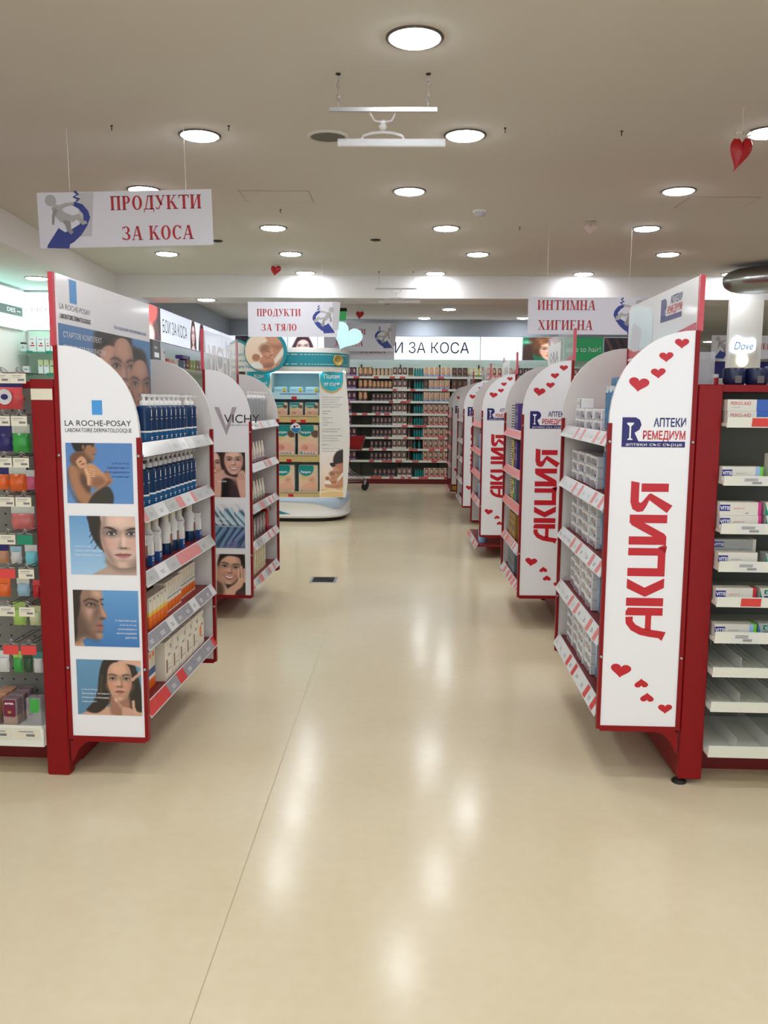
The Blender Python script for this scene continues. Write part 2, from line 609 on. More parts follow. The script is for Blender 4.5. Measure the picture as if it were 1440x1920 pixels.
        B([(nx + side * .05, -.2), (nx + side * .13, -.05), (nx + side * .17, .22), (nx + side * .06, .28), (nx + side * .02, .0)], sk * .72, soft=k * .07, al=.8)
        s.ell(*P(nx - side * .02, .12), k * .05, k * .16, np.clip(sk * 1.1, 0, 255), tilt, soft=k * .06, al=.7)
        s.ell(*P(nx, .29), k * .16, k * .05, sk * .62, tilt, soft=k * .06, al=.85)
        for g in (-1, 1):
            s.ell(*P(nx + g * .075, .275), k * .035, k * .02, sk * .38, tilt, soft=k * .03)
        lx = turn * .2
        lp = np.array(lip, float)
        if smile:
            B([(lx - .34, .42), (lx - .1, .44), (lx, .46), (lx + .1, .44), (lx + .34, .42), (lx + .2, .64), (lx, .7), (lx - .2, .64)], lp, soft=k * .03)
            B([(lx - .27, .455), (lx, .5), (lx + .27, .455), (lx + .16, .58), (lx, .615), (lx - .16, .58)], (238, 232, 226), soft=k * .03)
            for g in (-1, 1):
                s.line([P(lx + g * .24, .2), P(lx + g * .4, .36), P(lx + g * .42, .5)], k * .04, sk * .7, soft=k * .05, al=.7)
        else:
            B([(lx - .25, .535), (lx - .08, .46), (lx, .475), (lx + .08, .46), (lx + .25, .535), (lx, .555)], lp * .82, soft=k * .03)
            B([(lx - .24, .54), (lx, .55), (lx + .24, .54), (lx + .1, .64), (lx - .1, .64)], lp * 1.06, soft=k * .035)
            s.line([P(lx - .24, .54), P(lx, .555), P(lx + .24, .54)], k * .025, lp * .5, soft=k * .02)
        s.ell(*P(lx, .73), k * .17, k * .045, sk * .74, tilt, soft=k * .07, al=.7)
        return s

    def part(s, name, fr, wd, ht, m, parent=None, d=0.0, label=None):
        return put(name, s.to_mesh(name, fr, wd, ht, m, d), parent, label=label)

    def to_mesh(s, name, fr, wd, ht, m, d=0.0, extra=None):
        """Grid mesh wd x ht centred at the frame origin; extra = an MB whose faces are added first."""
        b = extra or MB()
        base = len(b.v)
        nb = len(b.f)
        xs = np.linspace(-wd / 2, wd / 2, s.w + 1)
        ys = np.linspace(ht / 2, -ht / 2, s.h + 1)
        v = [fr.at(x, y, d) for y in ys for x in xs]
        W = s.w + 1
        f = [(j * W + i, (j + 1) * W + i, (j + 1) * W + i + 1, j * W + i + 1) for j in range(s.h) for i in range(s.w)]
        b.add(v, f, m)
        me = b.mesh(name)
        at = me.attributes.new('print', 'FLOAT_COLOR', 'CORNER')
        col = lin(np.clip(s.c.reshape(-1, 3), 0, 255))
        nl = len(me.loops)
        arr = np.ones((nl, 4), np.float32)
        n4 = s.w * s.h * 4
        arr[nl - n4:, :3] = np.repeat(col, 4, axis=0)
        at.data.foreach_set('color', arr.ravel())
        return me


def pic_couple():
    p = Pic(112, 1.12, (84, 128, 190), (92, 140, 200))
    sk = np.array([158, 112, 84.])
    p.blob([(.03, .44), (.1, .36), (.3, .3), (.42, .5), (.4, .8), (.42, 1.06), (.24, 1.04), (.15, .88), (.06, .66)], sk * .9, soft=.014)
    p.blob([(.3, .06), (.48, -.02), (.495, .06), (.525, .12), (.495, .15), (.505, .18), (.48, .2), (.485, .26), (.44, .3), (.33, .3), (.26, .2)], sk, soft=.01)
    p.blob([(.28, .12), (.36, .2), (.44, .3), (.36, .36), (.28, .3)], sk * .6, soft=.04, al=.8)
    p.blob([(.11, .02), (.14, -.04), (.5, -.04), (.47, .02), (.36, .04), (.33, .1), (.27, .14), (.17, .14)], (34, 28, 28), soft=.012)
    p.ell(.3, .07, .025, .04, sk * .9, soft=.012)
    p.line([(.42, .025), (.48, .035)], .016, (40, 30, 28), soft=.01)
    p.ell(.455, .055, .016, .009, (40, 30, 28), soft=.008)
    p.line([(.46, .185), (.5, .185)], .014, (110, 66, 58), soft=.008)
    p.blob([(.05, .44), (.12, .38), (.18, .46), (.22, .66), (.32, .82), (.42, .9), (.34, 1.04), (.2, .94), (.1, .7)], sk * 1.06, soft=.03)
    p.blob([(.03, .46), (.05, .7), (.14, .9), (.26, 1.04), (.2, 1.04), (.1, .9), (.02, .66)], sk * .6, soft=.03, al=.8)
    p.blob([(.26, .5), (.34, .6), (.4, .78), (.34, .8), (.24, .64)], sk * .5, soft=.03, al=.85)
    p.blob([(.3, .4), (.38, .34), (.48, .36), (.6, .47), (.7, .58), (.66, .68), (.5, .74), (.4, .7), (.34, .56)], (194, 140, 108), soft=.012)
    p.blob([(.46, .56), (.6, .56), (.66, .66), (.5, .74), (.42, .7)], (128, 84, 62), soft=.04, al=.8)
    p.ell(.2, .26, .14, .115, (112, 74, 56), -.5, soft=.02)
    p.blob([(.17, .3), (.26, .22), (.34, .28), (.33, .38), (.26, .42), (.2, .38)], (206, 156, 122), soft=.015)
    p.ell(.285, .35, .03, .012, (110, 70, 58), -.3, soft=.01)
    p.ell(.24, .31, .025, .01, (96, 62, 50), -.5, soft=.01)
    p.line([(.33, .44), (.37, .54), (.37, .68)], .05, (214, 164, 128), soft=.014)
    for i in range(4):
        p.line([(.4, .43 + i * .04), (.47, .45 + i * .035)], .024, (214, 164, 130), soft=.008)
        p.line([(.4, .45 + i * .04), (.46, .468 + i * .035)], .008, (110, 74, 56), soft=.006)
    p.line([(.68, .5), (.74, .62), (.66, .7), (.5, .82), (.38, .94)], [.08, .08][0], sk * 1.05, soft=.014)
    p.line([(.72, .64), (.6, .76), (.46, .88)], .03, sk * .66, soft=.02, al=.8)
    p.blob([(.42, .88), (.57, .76), (.7, .72), (.78, .84), (.78, .96), (.72, 1.06), (.36, 1.06)], (54, 50, 44), soft=.016)
    return p


def pic_closeup():
    p = Pic(112, 1.13, (104, 156, 208), (160, 198, 232))
    sk = np.array([212, 180, 168.])
    p.blob([(.64, .74), (.62, .86), (.4, .98), (.34, 1.08), (1.3, 1.08), (1.3, .7)], sk * .86, soft=.012)
    p.blob([(.62, .72), (.8, .92), (1.15, .9), (1.2, .7)], sk * .56, soft=.06, al=.8)
    p.blob([(.38, -.05), (.335, .14), (.36, .26), (.41, .4), (.46, .48), (.54, .58), (.62, .6), (.7, .3), (1.2, .1), (1.2, -.05)], (46, 38, 36), soft=.012)
    for x, y in ((.36, .3), (.38, .4), (.44, .5), (.37, .2)):
        p.line([(x + .06, y - .06), (x - .02, y + .06)], .012, (46, 38, 36), soft=.01)
    p.blob([(.6, -.05), (.55, .14), (.53, .34), (.57, .56), (.66, .76), (.78, .86), (.92, .88), (1.06, .85), (1.3, .7), (1.3, -.05)], sk, soft=.014)
    p.blob([(.6, -.03), (.55, .14), (.53, .34), (.58, .58), (.68, .78), (.8, .87), (.74, .7), (.64, .52), (.61, .3), (.64, .1)], sk * .66, soft=.05, al=.85)
    p.blob([(1.0, .84), (1.12, .7), (1.3, .5), (1.3, .9)], sk * .64, soft=.06, al=.8)
    p.ell(.86, .08, .16, .1, np.clip(sk * 1.12, 0, 255), soft=.08, al=.8)
    for g, ex in ((-1, .72), (1, 1.06)):
        p.ell(ex, .275, .13, .075, sk * .5, soft=.05, al=.8)
        p.blob([(ex - g * .1 if g < 0 else ex - .1, .245), (ex - .02, .2), (ex + .06, .19), (ex + .14, .215), (ex + .06, .225), (ex - .02, .235)] if g > 0 else
               [(ex - .14, .205), (ex - .07, .175), (ex + .03, .2), (ex + .1, .25), (ex + .08, .262), (ex + .0, .23), (ex - .08, .205)], (62, 48, 46), soft=.01)
        p.ell(ex, .295, .075, .03, (206, 200, 202), soft=.01)
        p.ell(ex, .293, .036, .034, (70, 74, 84), soft=.008)
        p.ell(ex, .293, .014, .014, (20, 20, 24), soft=.006)
        p.line([(ex - .085, .305), (ex - .04, .265), (ex + .04, .262), (ex + .085, .295)], .018, (34, 28, 30), soft=.01)
        p.line([(ex - .06, .325), (ex, .33), (ex + .06, .322)], .01, (90, 66, 64), soft=.012)
    p.ell(.68, .47, .09, .09, (206, 140, 134), soft=.09, al=.5)
    p.ell(1.1, .47, .07, .09, (206, 140, 134), soft=.09, al=.5)
    p.blob([(.84, .28), (.87, .38), (.83, .5), (.87, .53), (.9, .46), (.89, .34)], sk * .74, soft=.03, al=.75)
    p.ell(.92, .42, .03, .1, np.clip(sk * 1.13, 0, 255), soft=.03, al=.8)
    p.ell(.92, .545, .075, .018, sk * .58, soft=.02, al=.9)
    for x in (.885, .95):
        p.ell(x, .538, .016, .009, (70, 46, 44), soft=.01)
    p.blob([(.765, .655), (.86, .63), (.91, .638), (.96, .63), (1.05, .65), (.91, .668)], (142, 84, 88), soft=.01)
    p.blob([(.77, .658), (.91, .664), (1.045, .655), (.98, .705), (.86, .708)], (182, 118, 118), soft=.012)
    p.line([(.765, .656), (.91, .666), (1.05, .652)], .01, (90, 50, 54), soft=.008)
    p.ell(.91, .75, .08, .018, sk * .72, soft=.03, al=.7)
    return p


def pic_profile():
    p = Pic(112, 1.14, (100, 156, 210), (58, 118, 184))
    sk = np.array([150, 116, 102.])
    p.blob([(-.05, .7), (.2, .84), (.14, .9), (.18, 1.05), (-.05, 1.05)], (196, 152, 124), soft=.014)
    p.poly([(-.05, -.05), (.5, -.05), (.502, .06), (.505, .13), (.522, .165), (.508, .2), (.505, .25), (.53, .32), (.57, .41), (.588, .455), (.575, .485), (.54, .505), (.505, .525), (.508, .57), (.515, .615), (.495, .64), (.512, .675), (.5, .715), (.482, .74), (.492, .785), (.488, .83), (.46, .868), (.4, .88), (.31, .862), (.2, .835), (.12, .84), (.06, .92), (-.05, .95)], sk, soft=.012)
    p.blob([(.34, .0), (.48, .0), (.49, .14), (.4, .13), (.34, .08)], (206, 168, 148), soft=.05, al=.9)
    p.ell(.29, .38, .1, .11, (204, 164, 150), soft=.09, al=.8)
    p.ell(.4, .4, .05, .14, sk * .66, .3, soft=.05, al=.8)
    p.blob([(.46, .22), (.52, .34), (.575, .46), (.53, .47), (.48, .36)], (196, 152, 132), soft=.025, al=.85)
    p.blob([(.1, .3), (.2, .5), (.3, .72), (.4, .88), (.2, .84), (.02, .9), (-.02, .4)], sk * .62, soft=.08, al=.85)
    p.ell(.45, .8, .05, .05, (190, 146, 126), soft=.04, al=.8)
    p.line([(.19, .2), (.27, .155), (.36, .165), (.43, .2)], .026, (58, 46, 44), soft=.014)
    p.line([(.48, .17), (.525, .155)], .02, (50, 38, 36), soft=.01)
    p.ell(.3, .255, .1, .05, sk * .55, .1, soft=.04, al=.85)
    p.ell(.3, .258, .05, .018, (196, 184, 180), .1, soft=.01)
    p.ell(.315, .258, .022, .02, (48, 40, 42), soft=.008)
    p.line([(.22, .27), (.28, .238), (.35, .24), (.39, .268)], .016, (34, 26, 28), soft=.01)
    p.line([(.5, .24), (.525, .255)], .016, (40, 30, 30), soft=.01)
    p.ell(.5, .5, .04, .02, sk * .45, soft=.02, al=.9)
    p.blob([(.36, .632), (.44, .605), (.512, .615), (.5, .645), (.42, .645)], (120, 72, 72), soft=.01)
    p.blob([(.37, .64), (.5, .648), (.51, .69), (.45, .705), (.4, .67)], (156, 100, 98), soft=.012)
    p.ell(.44, .735, .05, .018, sk * .6, soft=.02, al=.8)
    p.blob([(-.05, -.05), (.16, -.05), (.125, .12), (.12, .3), (.06, .55), (.05, .8), (-.05, .95)], (44, 36, 34), soft=.02)
    return p


def pic_longhair():
    p = Pic(112, 1.15, (98, 146, 184), (84, 132, 168))
    hair = (44, 37, 34)
    p.blob([(.1, 1.05), (.18, .93), (.45, .85), (1.0, .86), (1.2, .95), (1.2, 1.05)], (204, 158, 136), soft=.014)
    p.blob([(.5, .0), (.43, .14), (.39, .34), (.36, .58), (.27, .78), (.15, .92), (.32, .97), (.46, .9), (.6, .78), (.9, .85), (1.16, .92), (1.14, .5), (1.06, .12), (.96, -.03), (.7, -.05)], hair, soft=.014)
    p.blob([(.62, .6), (.9, .6), (.92, .98), (.6, .98)], (156, 112, 94), soft=.03)
    p.face(.765, .38, .355, (208, 162, 138), hair, (168, 98, 92), narrow=.62, side=1)
    p.blob([(.53, .4), (.545, .2), (.62, .07), (.76, .03), (.92, .08), (.985, .24), (1.0, .42), (1.06, .4), (1.04, .1), (.9, -.04), (.6, -.04), (.48, .12), (.46, .4)], hair, soft=.014)
    p.line([(.45, .3), (.42, .6)], .03, (96, 82, 74), soft=.03, al=.6)
    hs = np.array([214, 168, 146.])
    p.blob([(.74, .02), (.84, .0), (1.18, -.02), (1.18, .14), (1.08, .1), (.94, .07), (.8, .055)], hs, soft=.01)
    p.line([(1.18, .16), (1.12, .25), (1.05, .3), (1.0, .345)], .055, hs * .96, soft=.01)
    p.line([(1.14, .26), (1.04, .33)], .012, hs * .62, soft=.01)
    p.line([(.68, .71), (.76, .82), (.84, .9)], .045, hs * 1.02, soft=.01)
    p.line([(.71, .76), (.8, .87), (.9, .93)], .02, hs * .68, soft=.012)
    p.blob([(.8, .86), (.92, .86), (1.04, .92), (1.08, 1.05), (.82, 1.05)], hs * .94, soft=.014)
    p.line([(1.0, .74), (1.0, .84), (1.04, .95)], .05, hs * .98, soft=.01)
    return p


def pic_three_faces():
    p = Pic(120, 1.55, (92, 134, 186), (86, 128, 182))
    p.blob([(.55, -.02), (.5, .3), (.52, .7), (.6, 1.05), (1.0, 1.05), (1.0, -.02)], (50, 40, 40), soft=.03)
    p.blob([(.84, -.02), (.98, -.04), (1.16, .0), (1.2, .5), (1.2, 1.05), (.8, 1.05)], (56, 44, 42), soft=.03)
    p.blob([(1.14, .2), (1.3, .12), (1.46, .2), (1.52, .6), (1.5, 1.05), (1.1, 1.05)], (60, 46, 42), soft=.03)
    p.face(.76, .52, .38, (206, 158, 138), turn=-.2, narrow=.5)
    p.face(1.0, .42, .4, (196, 150, 130), turn=.1, narrow=.48)
    p.face(1.33, .62, .36, (186, 140, 120), turn=.1, narrow=.48)
    return p


def pic_two_women():
    p = Pic(100, .78, (206, 166, 156))
    p.blob([(.1, -.05), (.2, -.05), (.4, -.02), (.36, .3), (.22, .38), (.12, .1)], (56, 40, 38), soft=.02)
    p.face(.06, .27, .28, (226, 186, 172), smile=1, narrow=.7)
    p.blob([(.1, -.04), (.2, .1), (.24, .34), (.36, .3), (.34, -.05)], (56, 40, 38), soft=.02)
    p.blob([(.3, -.05), (.28, .2), (.36, .5), (.8, .5), (.84, -.05)], (62, 44, 40), soft=.02)
    p.face(.52, .2, .29, (230, 186, 170), smile=1, narrow=.72)
    p.blob([(.28, .0), (.34, -.06), (.7, -.06), (.76, .1), (.66, .0), (.4, .0)], (60, 42, 38), soft=.02)
    p.blob([(.2, 1.05), (.2, .7), (.3, .58), (.46, .6), (.6, .8), (.64, 1.05)], (34, 28, 32), soft=.02)
    p.blob([(.44, .62), (.56, .62), (.66, .85), (.62, 1.05), (.42, 1.05), (.4, .8)], (78, 58, 64), soft=.06, al=.8)
    p.blob([(.62, .46), (.74, .4), (.82, .6), (.8, 1.05), (.68, 1.05), (.6, .7)], (220, 172, 156), soft=.02)
    p.blob([(.02, .6), (.16, .46), (.26, .42), (.24, .6), (.2, 1.05), (-.02, 1.05)], (218, 170, 156), soft=.02)
    for i in range(3):
        p.line([(.62 + i * .05, .48), (.66 + i * .05, .6)], .01, (176, 128, 116), soft=.015)
    return p


def pic_tubes():
    p = Pic(100, .7, (206, 214, 228), (70, 96, 128))
    for i in range(7):
        x = -.25 + i * .16
        L = .16 + .1 * ((i * 37) % 5) / 5
        a, b = (x, .45 - L * 1.5), (x + .24, .46)
        p.line([a, b], .15, (30, 36, 56), soft=.02)
        p.line([a, b], .115, (176 - i * 4, 200, 220), soft=.02)
        p.line([(a[0] - .02, a[1]), (b[0] - .03, b[1])], .03, (226, 236, 242), soft=.03, al=.8)
        p.line([(x - .2, -.1), (a[0] - .03, a[1] - .06)], .11, (226, 226, 232), soft=.02)
    for i in range(7):
        x = -.2 + i * .16
        L = .2 + .12 * ((i * 53) % 5) / 5
        a, b = (x + .14, .56), (x - .1, .56 + L * 1.4)
        p.line([a, b], .15, (24, 30, 52), soft=.02)
        p.line([a, b], .115, (96, 140 - i * 5, 168), soft=.02)
        p.line([(a[0] - .02, a[1]), (b[0] - .02, b[1])], .03, (150, 184, 204), soft=.03, al=.7)
        p.line([(b[0] - .02, b[1] + .06), (b[0] - .3, b[1] + .6)], .11, (120, 122, 166), soft=.02)
    p.line([(-.1, .51), (.8, .51)], .02, (206, 218, 228), soft=.02)
    return p


def pic_laughing():
    p = Pic(100, .68, (206, 190, 186))
    p.blob([(.1, .0), (.2, -.06), (.6, -.06), (.7, .2), (.7, 1.05), (.4, 1.05), (.06, .4)], (50, 38, 36), soft=.03)
    p.face(.32, .35, .38, (222, 176, 154), smile=1, tilt=.12, narrow=.66)
    p.blob([(.02, .3), (.1, .0), (.3, -.06), (.6, -.04), (.66, .3), (.56, .1), (.3, .04), (.12, .14)], (44, 34, 32), soft=.02)
    p.blob([(.2, 1.05), (.26, .84), (.42, .72), (.56, .56), (.64, .6), (.6, .78), (.46, .9), (.42, 1.05)], (224, 178, 156), soft=.02)
    for x, y in ((.52, .36), (.59, .3), (.65, .36)):
        p.line([(x, y), (x + .01, y + .3)], .05, (228, 184, 162), soft=.015)
    p.blob([(-.02, 1.05), (-.02, .3), (.08, .4), (.1, .6), (.2, .8), (.18, 1.05)], (200, 150, 130), soft=.02)
    p.blob([(-.05, .66), (.1, .7), (.16, .86), (.1, 1.05), (-.05, 1.05)], (96, 72, 60), soft=.04)
    p.blob([(.42, 1.05), (.5, .9), (.7, .84), (.7, 1.05)], (70, 50, 48), soft=.03)
    return p


def draw_baby(p, ox, oy, k):
    """Mother bending over a sleeping baby, in a box of size k at (ox, oy)."""
    def P(pts):
        return [(ox + x * k, oy + y * k) for x, y in pts]

    def B(pts, c, s_=.02, al=1.0):
        p.blob(P(pts), c, soft=s_ * k, al=al)
    B([(.62, .3), (.8, .26), (1.1, .2), (1.1, 1.05), (.4, 1.05), (.3, .96), (.7, .88), (.66, .6)], (196, 140, 108))
    B([(.44, .0), (.47, .1), (.53, .2), (.5, .26), (.57, .3), (.66, .33), (.8, .4), (1.06, .3), (1.06, -.05)], (206, 152, 122))
    B([(.6, .3), (.8, .42), (1.06, .3), (1.06, .2), (.8, .3)], (150, 98, 74), .05, .7)
    B([(.4, -.1), (.44, .06), (.56, .07), (.72, .02), (.86, .06), (1.06, .0), (1.06, -.1)], (40, 32, 32), .015)
    B([(1.0, .3), (1.06, .36), (.82, .68), (.66, .82), (.6, .78), (.74, .6), (.88, .42)], (234, 226, 214))
    B([(.34, .68), (.42, .58), (.54, .56), (.68, .64), (.7, .8), (.56, .88), (.36, .84)], (204, 140, 112), .015)
    B([(.36, .82), (.56, .88), (.7, .78), (.6, .74), (.44, .78)], (150, 96, 74), .04, .7)
    p.ell(ox + .52 * k, oy + .46 * k, .16 * k, .155 * k, (206, 148, 118), .3, soft=.012 * k)
    p.ell(ox + .46 * k, oy + .38 * k, .13 * k, .1 * k, (142, 98, 76), -.4, soft=.05 * k, al=.85)
    B([(.44, .56), (.56, .62), (.66, .54), (.62, .6), (.52, .63)], (146, 94, 74), .03, .8)
    p.line(P([(.53, .46), (.6, .48)]), .014 * k, (104, 66, 54), soft=.01 * k)
    p.line(P([(.6, .56), (.65, .555)]), .018 * k, (150, 74, 66), soft=.01 * k)
    p.ell(ox + .655 * k, oy + .5 * k, .022 * k, .022 * k, (222, 168, 138), soft=.01 * k)
    p.ell(ox + .25 * k, oy + .62 * k, .1 * k, .095 * k, (186, 128, 98), soft=.015 * k)
    for i in range(4):
        p.line(P([(.19 + i * .045, .56), (.2 + i * .045, .64)]), .012 * k, (132, 86, 66), soft=.012 * k, al=.8)
    B([(.12, .78), (.28, .72), (.42, .82), (.36, .92), (.18, .94)], (240, 238, 234))
    p.line(P([(.18, .95), (.5, .97), (.8, .88), (1.02, .76)]), .13 * k, (200, 144, 112), soft=.015 * k)
    p.line(P([(.2, 1.02), (.5, 1.04), (.8, .95)]), .03 * k, (146, 96, 72), soft=.03 * k, al=.7)
    return p


def pic_baby_round():
    return draw_baby(Pic(72, 1.0, (246, 226, 206), (240, 208, 180)), .02, .04, .98)


def pic_baby_column():
    p = Pic(110, .46, (240, 236, 236), (240, 206, 176))
    draw_baby(p, .03, .34, .44)
    p.blob([(.28, .34), (.26, .2), (.32, .08), (.42, .03), (.5, .05), (.5, .3), (.4, .34)], (46, 38, 38), soft=.014)
    p.blob([(.3, .33), (.42, .3), (.5, .28), (.5, .44), (.42, .46), (.36, .42)], (186, 128, 100), soft=.014)
    p.blob([(-.02, .86), (.14, .82), (.3, .85), (.48, .8), (.48, 1.02), (-.02, 1.02)], (228, 196, 140), soft=.02)
    p.line([(0, .9), (.2, .86), (.46, .88)], .02, (248, 234, 206), soft=.012)
    return p


def pic_pack(kind):
    p = Pic(44, .72, (226, 206, 176), (226, 186, 160))
    p.ell(.27, .1, .3, .27, (16, 144, 146), soft=.01)
    p.ell(.2, .42, .12, .05, (206, 190, 110), soft=.04, al=.8)
    if kind == 0:
        p.ell(.5, .5, .14, .12, (222, 170, 140), soft=.02)
        p.blob([(.12, .9), (.2, .66), (.5, .58), (.68, .66), (.7, .9)], (226, 176, 148), soft=.02)
        p.ell(.48, .5, .05, .012, (150, 100, 84), soft=.01)
    else:
        p.ell(.62, .28, .14, .12, (110, 80, 66), soft=.02)
        p.blob([(.06, .8), (.14, .62), (.5, .58), (.7, .7), (.68, .86), (.2, .86)], (230, 178, 160), soft=.02)
        p.ell(.24, .72, .12, .1, (214, 150, 130), soft=.02)
        p.ell(.3, .74, .03, .015, (150, 80, 76), soft=.01)
    p.poly([(.06, .87), (.68, .87), (.68, .96), (.06, .96)], (240, 240, 236))
    p.ell(.11, .91, .045, .045, (16, 140, 150))
    for i in range(4):
        p.ell(.24 + i * .11, .915, .035, .026, (96, 92, 96), al=.8)
    return p


def pic_brunette(bg=(236, 238, 246), dx=0.0, hair=(58, 38, 40)):
    p = Pic(60, 1.0, bg)
    p.blob([(.2 + dx, .3), (.36 + dx, .0), (.64 + dx, -.02), (.82 + dx, .3), (.94 + dx, .8), (.86 + dx, 1.05), (.1 + dx, 1.05), (.06 + dx, .7)], hair, soft=.03)
    p.face(.5 + dx, .48, .36, (246, 208, 206), (56, 36, 38), (214, 98, 112), smile=0, narrow=.62)
    p.blob([(.24 + dx, .5), (.3 + dx, .12), (.5 + dx, .04), (.7 + dx, .12), (.78 + dx, .5), (.7 + dx, .26), (.52 + dx, .16), (.34 + dx, .26)], hair, soft=.03)
    p.blob([(.3 + dx, .95), (.5 + dx, .84), (.7 + dx, .95), (.7 + dx, 1.05), (.3 + dx, 1.05)], (240, 200, 196), soft=.02)
    return p


def pic_redhair():
    p = Pic(60, .5, (52, 34, 34))
    p.ell(.18, .18, .2, .38, (236, 92, 88), .2, soft=.04)
    p.ell(.1, .85, .16, .3, (246, 206, 196), soft=.05)
    p.line([(.3, .5), (.4, .9)], .1, (110, 76, 70), soft=.08)
    return p


def pic_curly():
    p = Pic(64, 1.2, (24, 92, 62))
    p.ell(.62, .3, .5, .55, (70, 44, 30), soft=.04)
    p.blob([(.0, .4), (.2, .3), (.3, .8), (.3, 1.05), (-.05, 1.05)], (54, 34, 28), soft=.03)
    p.face(.78, .56, .42, (232, 186, 162), (80, 50, 34), (196, 104, 98), narrow=.64)
    for i, (x, y) in enumerate([(.5, .1), (.64, .06), (.78, .06), (.92, .1), (.46, .24), (.58, .2), (1.0, .24), (.42, .4), (1.05, .4), (.7, .16)]):
        p.ell(x, y, .12, .1, ((120, 78, 48), (92, 58, 38), (146, 98, 62))[i % 3], i, soft=.05)
    p.ell(.12, .22, .1, .06, (90, 180, 150), soft=.06)
    return p


def pic_dark(seed=0):
    p = Pic(40, 1.0, (26, 24, 30))
    r = random.Random(seed)
    for i in range(14):
        x = r.random()
        p.line([(x, -.1), (x + .2, .5), (x + .1, 1.1)], .03, (70 + r.random() * 60, 52, 44), soft=.04, al=.6)
    return p


def pic_dye(kind):
    """Front of one hair colour carton: a face with hair over a coloured band."""
    bg, hair, skin, band = {
        'plum': ((84, 44, 74), (44, 24, 38), (226, 180, 170), (130, 90, 160)),
        'blonde': ((112, 66, 48), (206, 160, 96), (226, 186, 160), (70, 40, 60)),
        'gold': ((70, 74, 104), (222, 190, 130), (232, 196, 170), (206, 196, 160)),
        'navy': ((50, 42, 54), (30, 22, 28), (196, 150, 128), (110, 84, 96)),
        'taupe': ((150, 130, 120), (62, 48, 48), (236, 206, 192), (232, 224, 216)),
        'black': ((34, 30, 32), (92, 56, 34), (96, 66, 50), (150, 120, 80)),
        'light': ((250, 228, 204), (196, 146, 100), (240, 206, 186), (112, 128, 190)),
        'rose': ((244, 216, 196), (84, 52, 42), (240, 206, 188), (206, 92, 92)),
        'brown': ((112, 84, 68), (70, 44, 36), (150, 112, 92), (82, 58, 46)),
        'lime': ((226, 214, 90), (240, 240, 230), (240, 240, 230), (96, 130, 50)),
    }[kind]
    p = Pic(20, .6, bg)
    p.blob([(.1, .5), (.14, .1), (.3, .02), (.48, .1), (.54, .45), (.5, .74), (.16, .74)], hair, soft=.04)
    p.ell(.3, .38, .14, .24, skin, soft=.04)
    p.ell(.25, .33, .03, .02, np.array(skin) * .5, soft=.04)
    p.ell(.36, .33, .03, .02, np.array(skin) * .5, soft=.04)
    p.ell(.3, .47, .04, .02, (176, 80, 80), soft=.04)
    p.poly([(0, .78), (.6, .78), (.6, 1.0), (0, 1.0)], band)
    p.poly([(.08, .84), (.4, .84), (.4, .9), (.08, .9)], np.clip(np.array(band) * .4 + 150, 0, 255), soft=.03)
    return p


# ------------------------------------------------------------------ the room
CEIL_Z = 3.0
LOW_Z = 2.735
BEAM_Y0, BEAM_Y1 = 10.45, 11.07
BACK_Y = 16.3


def sbox(name, x0, x1, y0, y1, z0, z1, m):
    return struct(MB().box(x0, x1, y0, y1, z0, z1, m).build(name))


b = MB()
b.box(-4.4, 8.1, -4.2, 22.7, -0.06, 0.0, FLOOR)
for x0, x1 in ((-.503, -.43), (1.52, 1.56)):    # welded seams between the vinyl sheets
    b.add([(x0 - .0015, 1.0, .0003), (x0 + .0015, 1.0, .0003), (x1 + .0015, 9.5, .0003), (x1 - .0015, 9.5, .0003)], [(0, 1, 2, 3)], mat('floor_seam', (176, 164, 134), .5) if 'floor_seam' not in MATS else MATS['floor_seam'])
struct(b.build('floor'))
sbox('ceiling', -4.4, 8.1, -4.2, 22.7, CEIL_Z, CEIL_Z + 0.08, CEIL)
sbox('wall_back', -3.45, 5.4, BACK_Y, BACK_Y + 0.12, 0, CEIL_Z, WALLP)
sbox('wall_left', -4.4, -4.28, -4.2, 9.9, 0, CEIL_Z, WALLP)
sbox('wall_left_front', -4.4, -3.45, 9.9, 10.02, 0, CEIL_Z, WALLP)
sbox('wall_left_rear', -3.57, -3.45, 10.02, BACK_Y + 0.12, 0, CEIL_Z, WALLP)
sbox('wall_right', 8.0, 8.12, -4.2, 22.7, 0, CEIL_Z, WALLP)
# unseen front wall behind the camera; openings added so daylight brightens the room
b = MB()
b.box(-4.4, 8.1, -4.3, -4.18, 0, .25, WALLP)
b.box(-4.4, 8.1, -4.3, -4.18, 2.75, CEIL_Z, WALLP)
for x0, x1 in ((-4.4, -3.6), (-.9, -.75), (2.0, 2.15), (4.9, 8.1)):
    b.box(x0, x1, -4.3, -4.18, .25, 2.75, WALLP)
struct(b.build('wall_front'))
por = bpy.data.lights.new('added_opening_portal', 'AREA')  # sampling portal for world light through the added openings
por.shape = 'RECTANGLE'
por.size, por.size_y = 8.5, 2.5
por.energy = 1.0
por.cycles.is_portal = True
po = bpy.data.objects.new('added_opening_portal', por)
COL.objects.link(po)
po.location = (.65, -4.31, 1.5)
po.rotation_euler = (math.pi / 2, 0, 0)
sbox('wall_right_rear', 5.4, 5.52, BACK_Y, 22.7, 0, CEIL_Z, WALLP)
sbox('wall_far', 5.4, 8.1, 22.6, 22.72, 0, CEIL_Z, WALLP)
sbox('ceiling_beam', -3.42, 8.0, BEAM_Y0, BEAM_Y1, LOW_Z, CEIL_Z - 0.001, BEAMP)
sbox('trim_back', -3.15, 5.4, 16.0, BACK_Y, 2.715, CEIL_Z - 0.001, GREYWALL)
sbox('trim_left', -3.45, -3.15, 11.08, BACK_Y, 2.69, CEIL_Z - 0.001, GREYWALL)
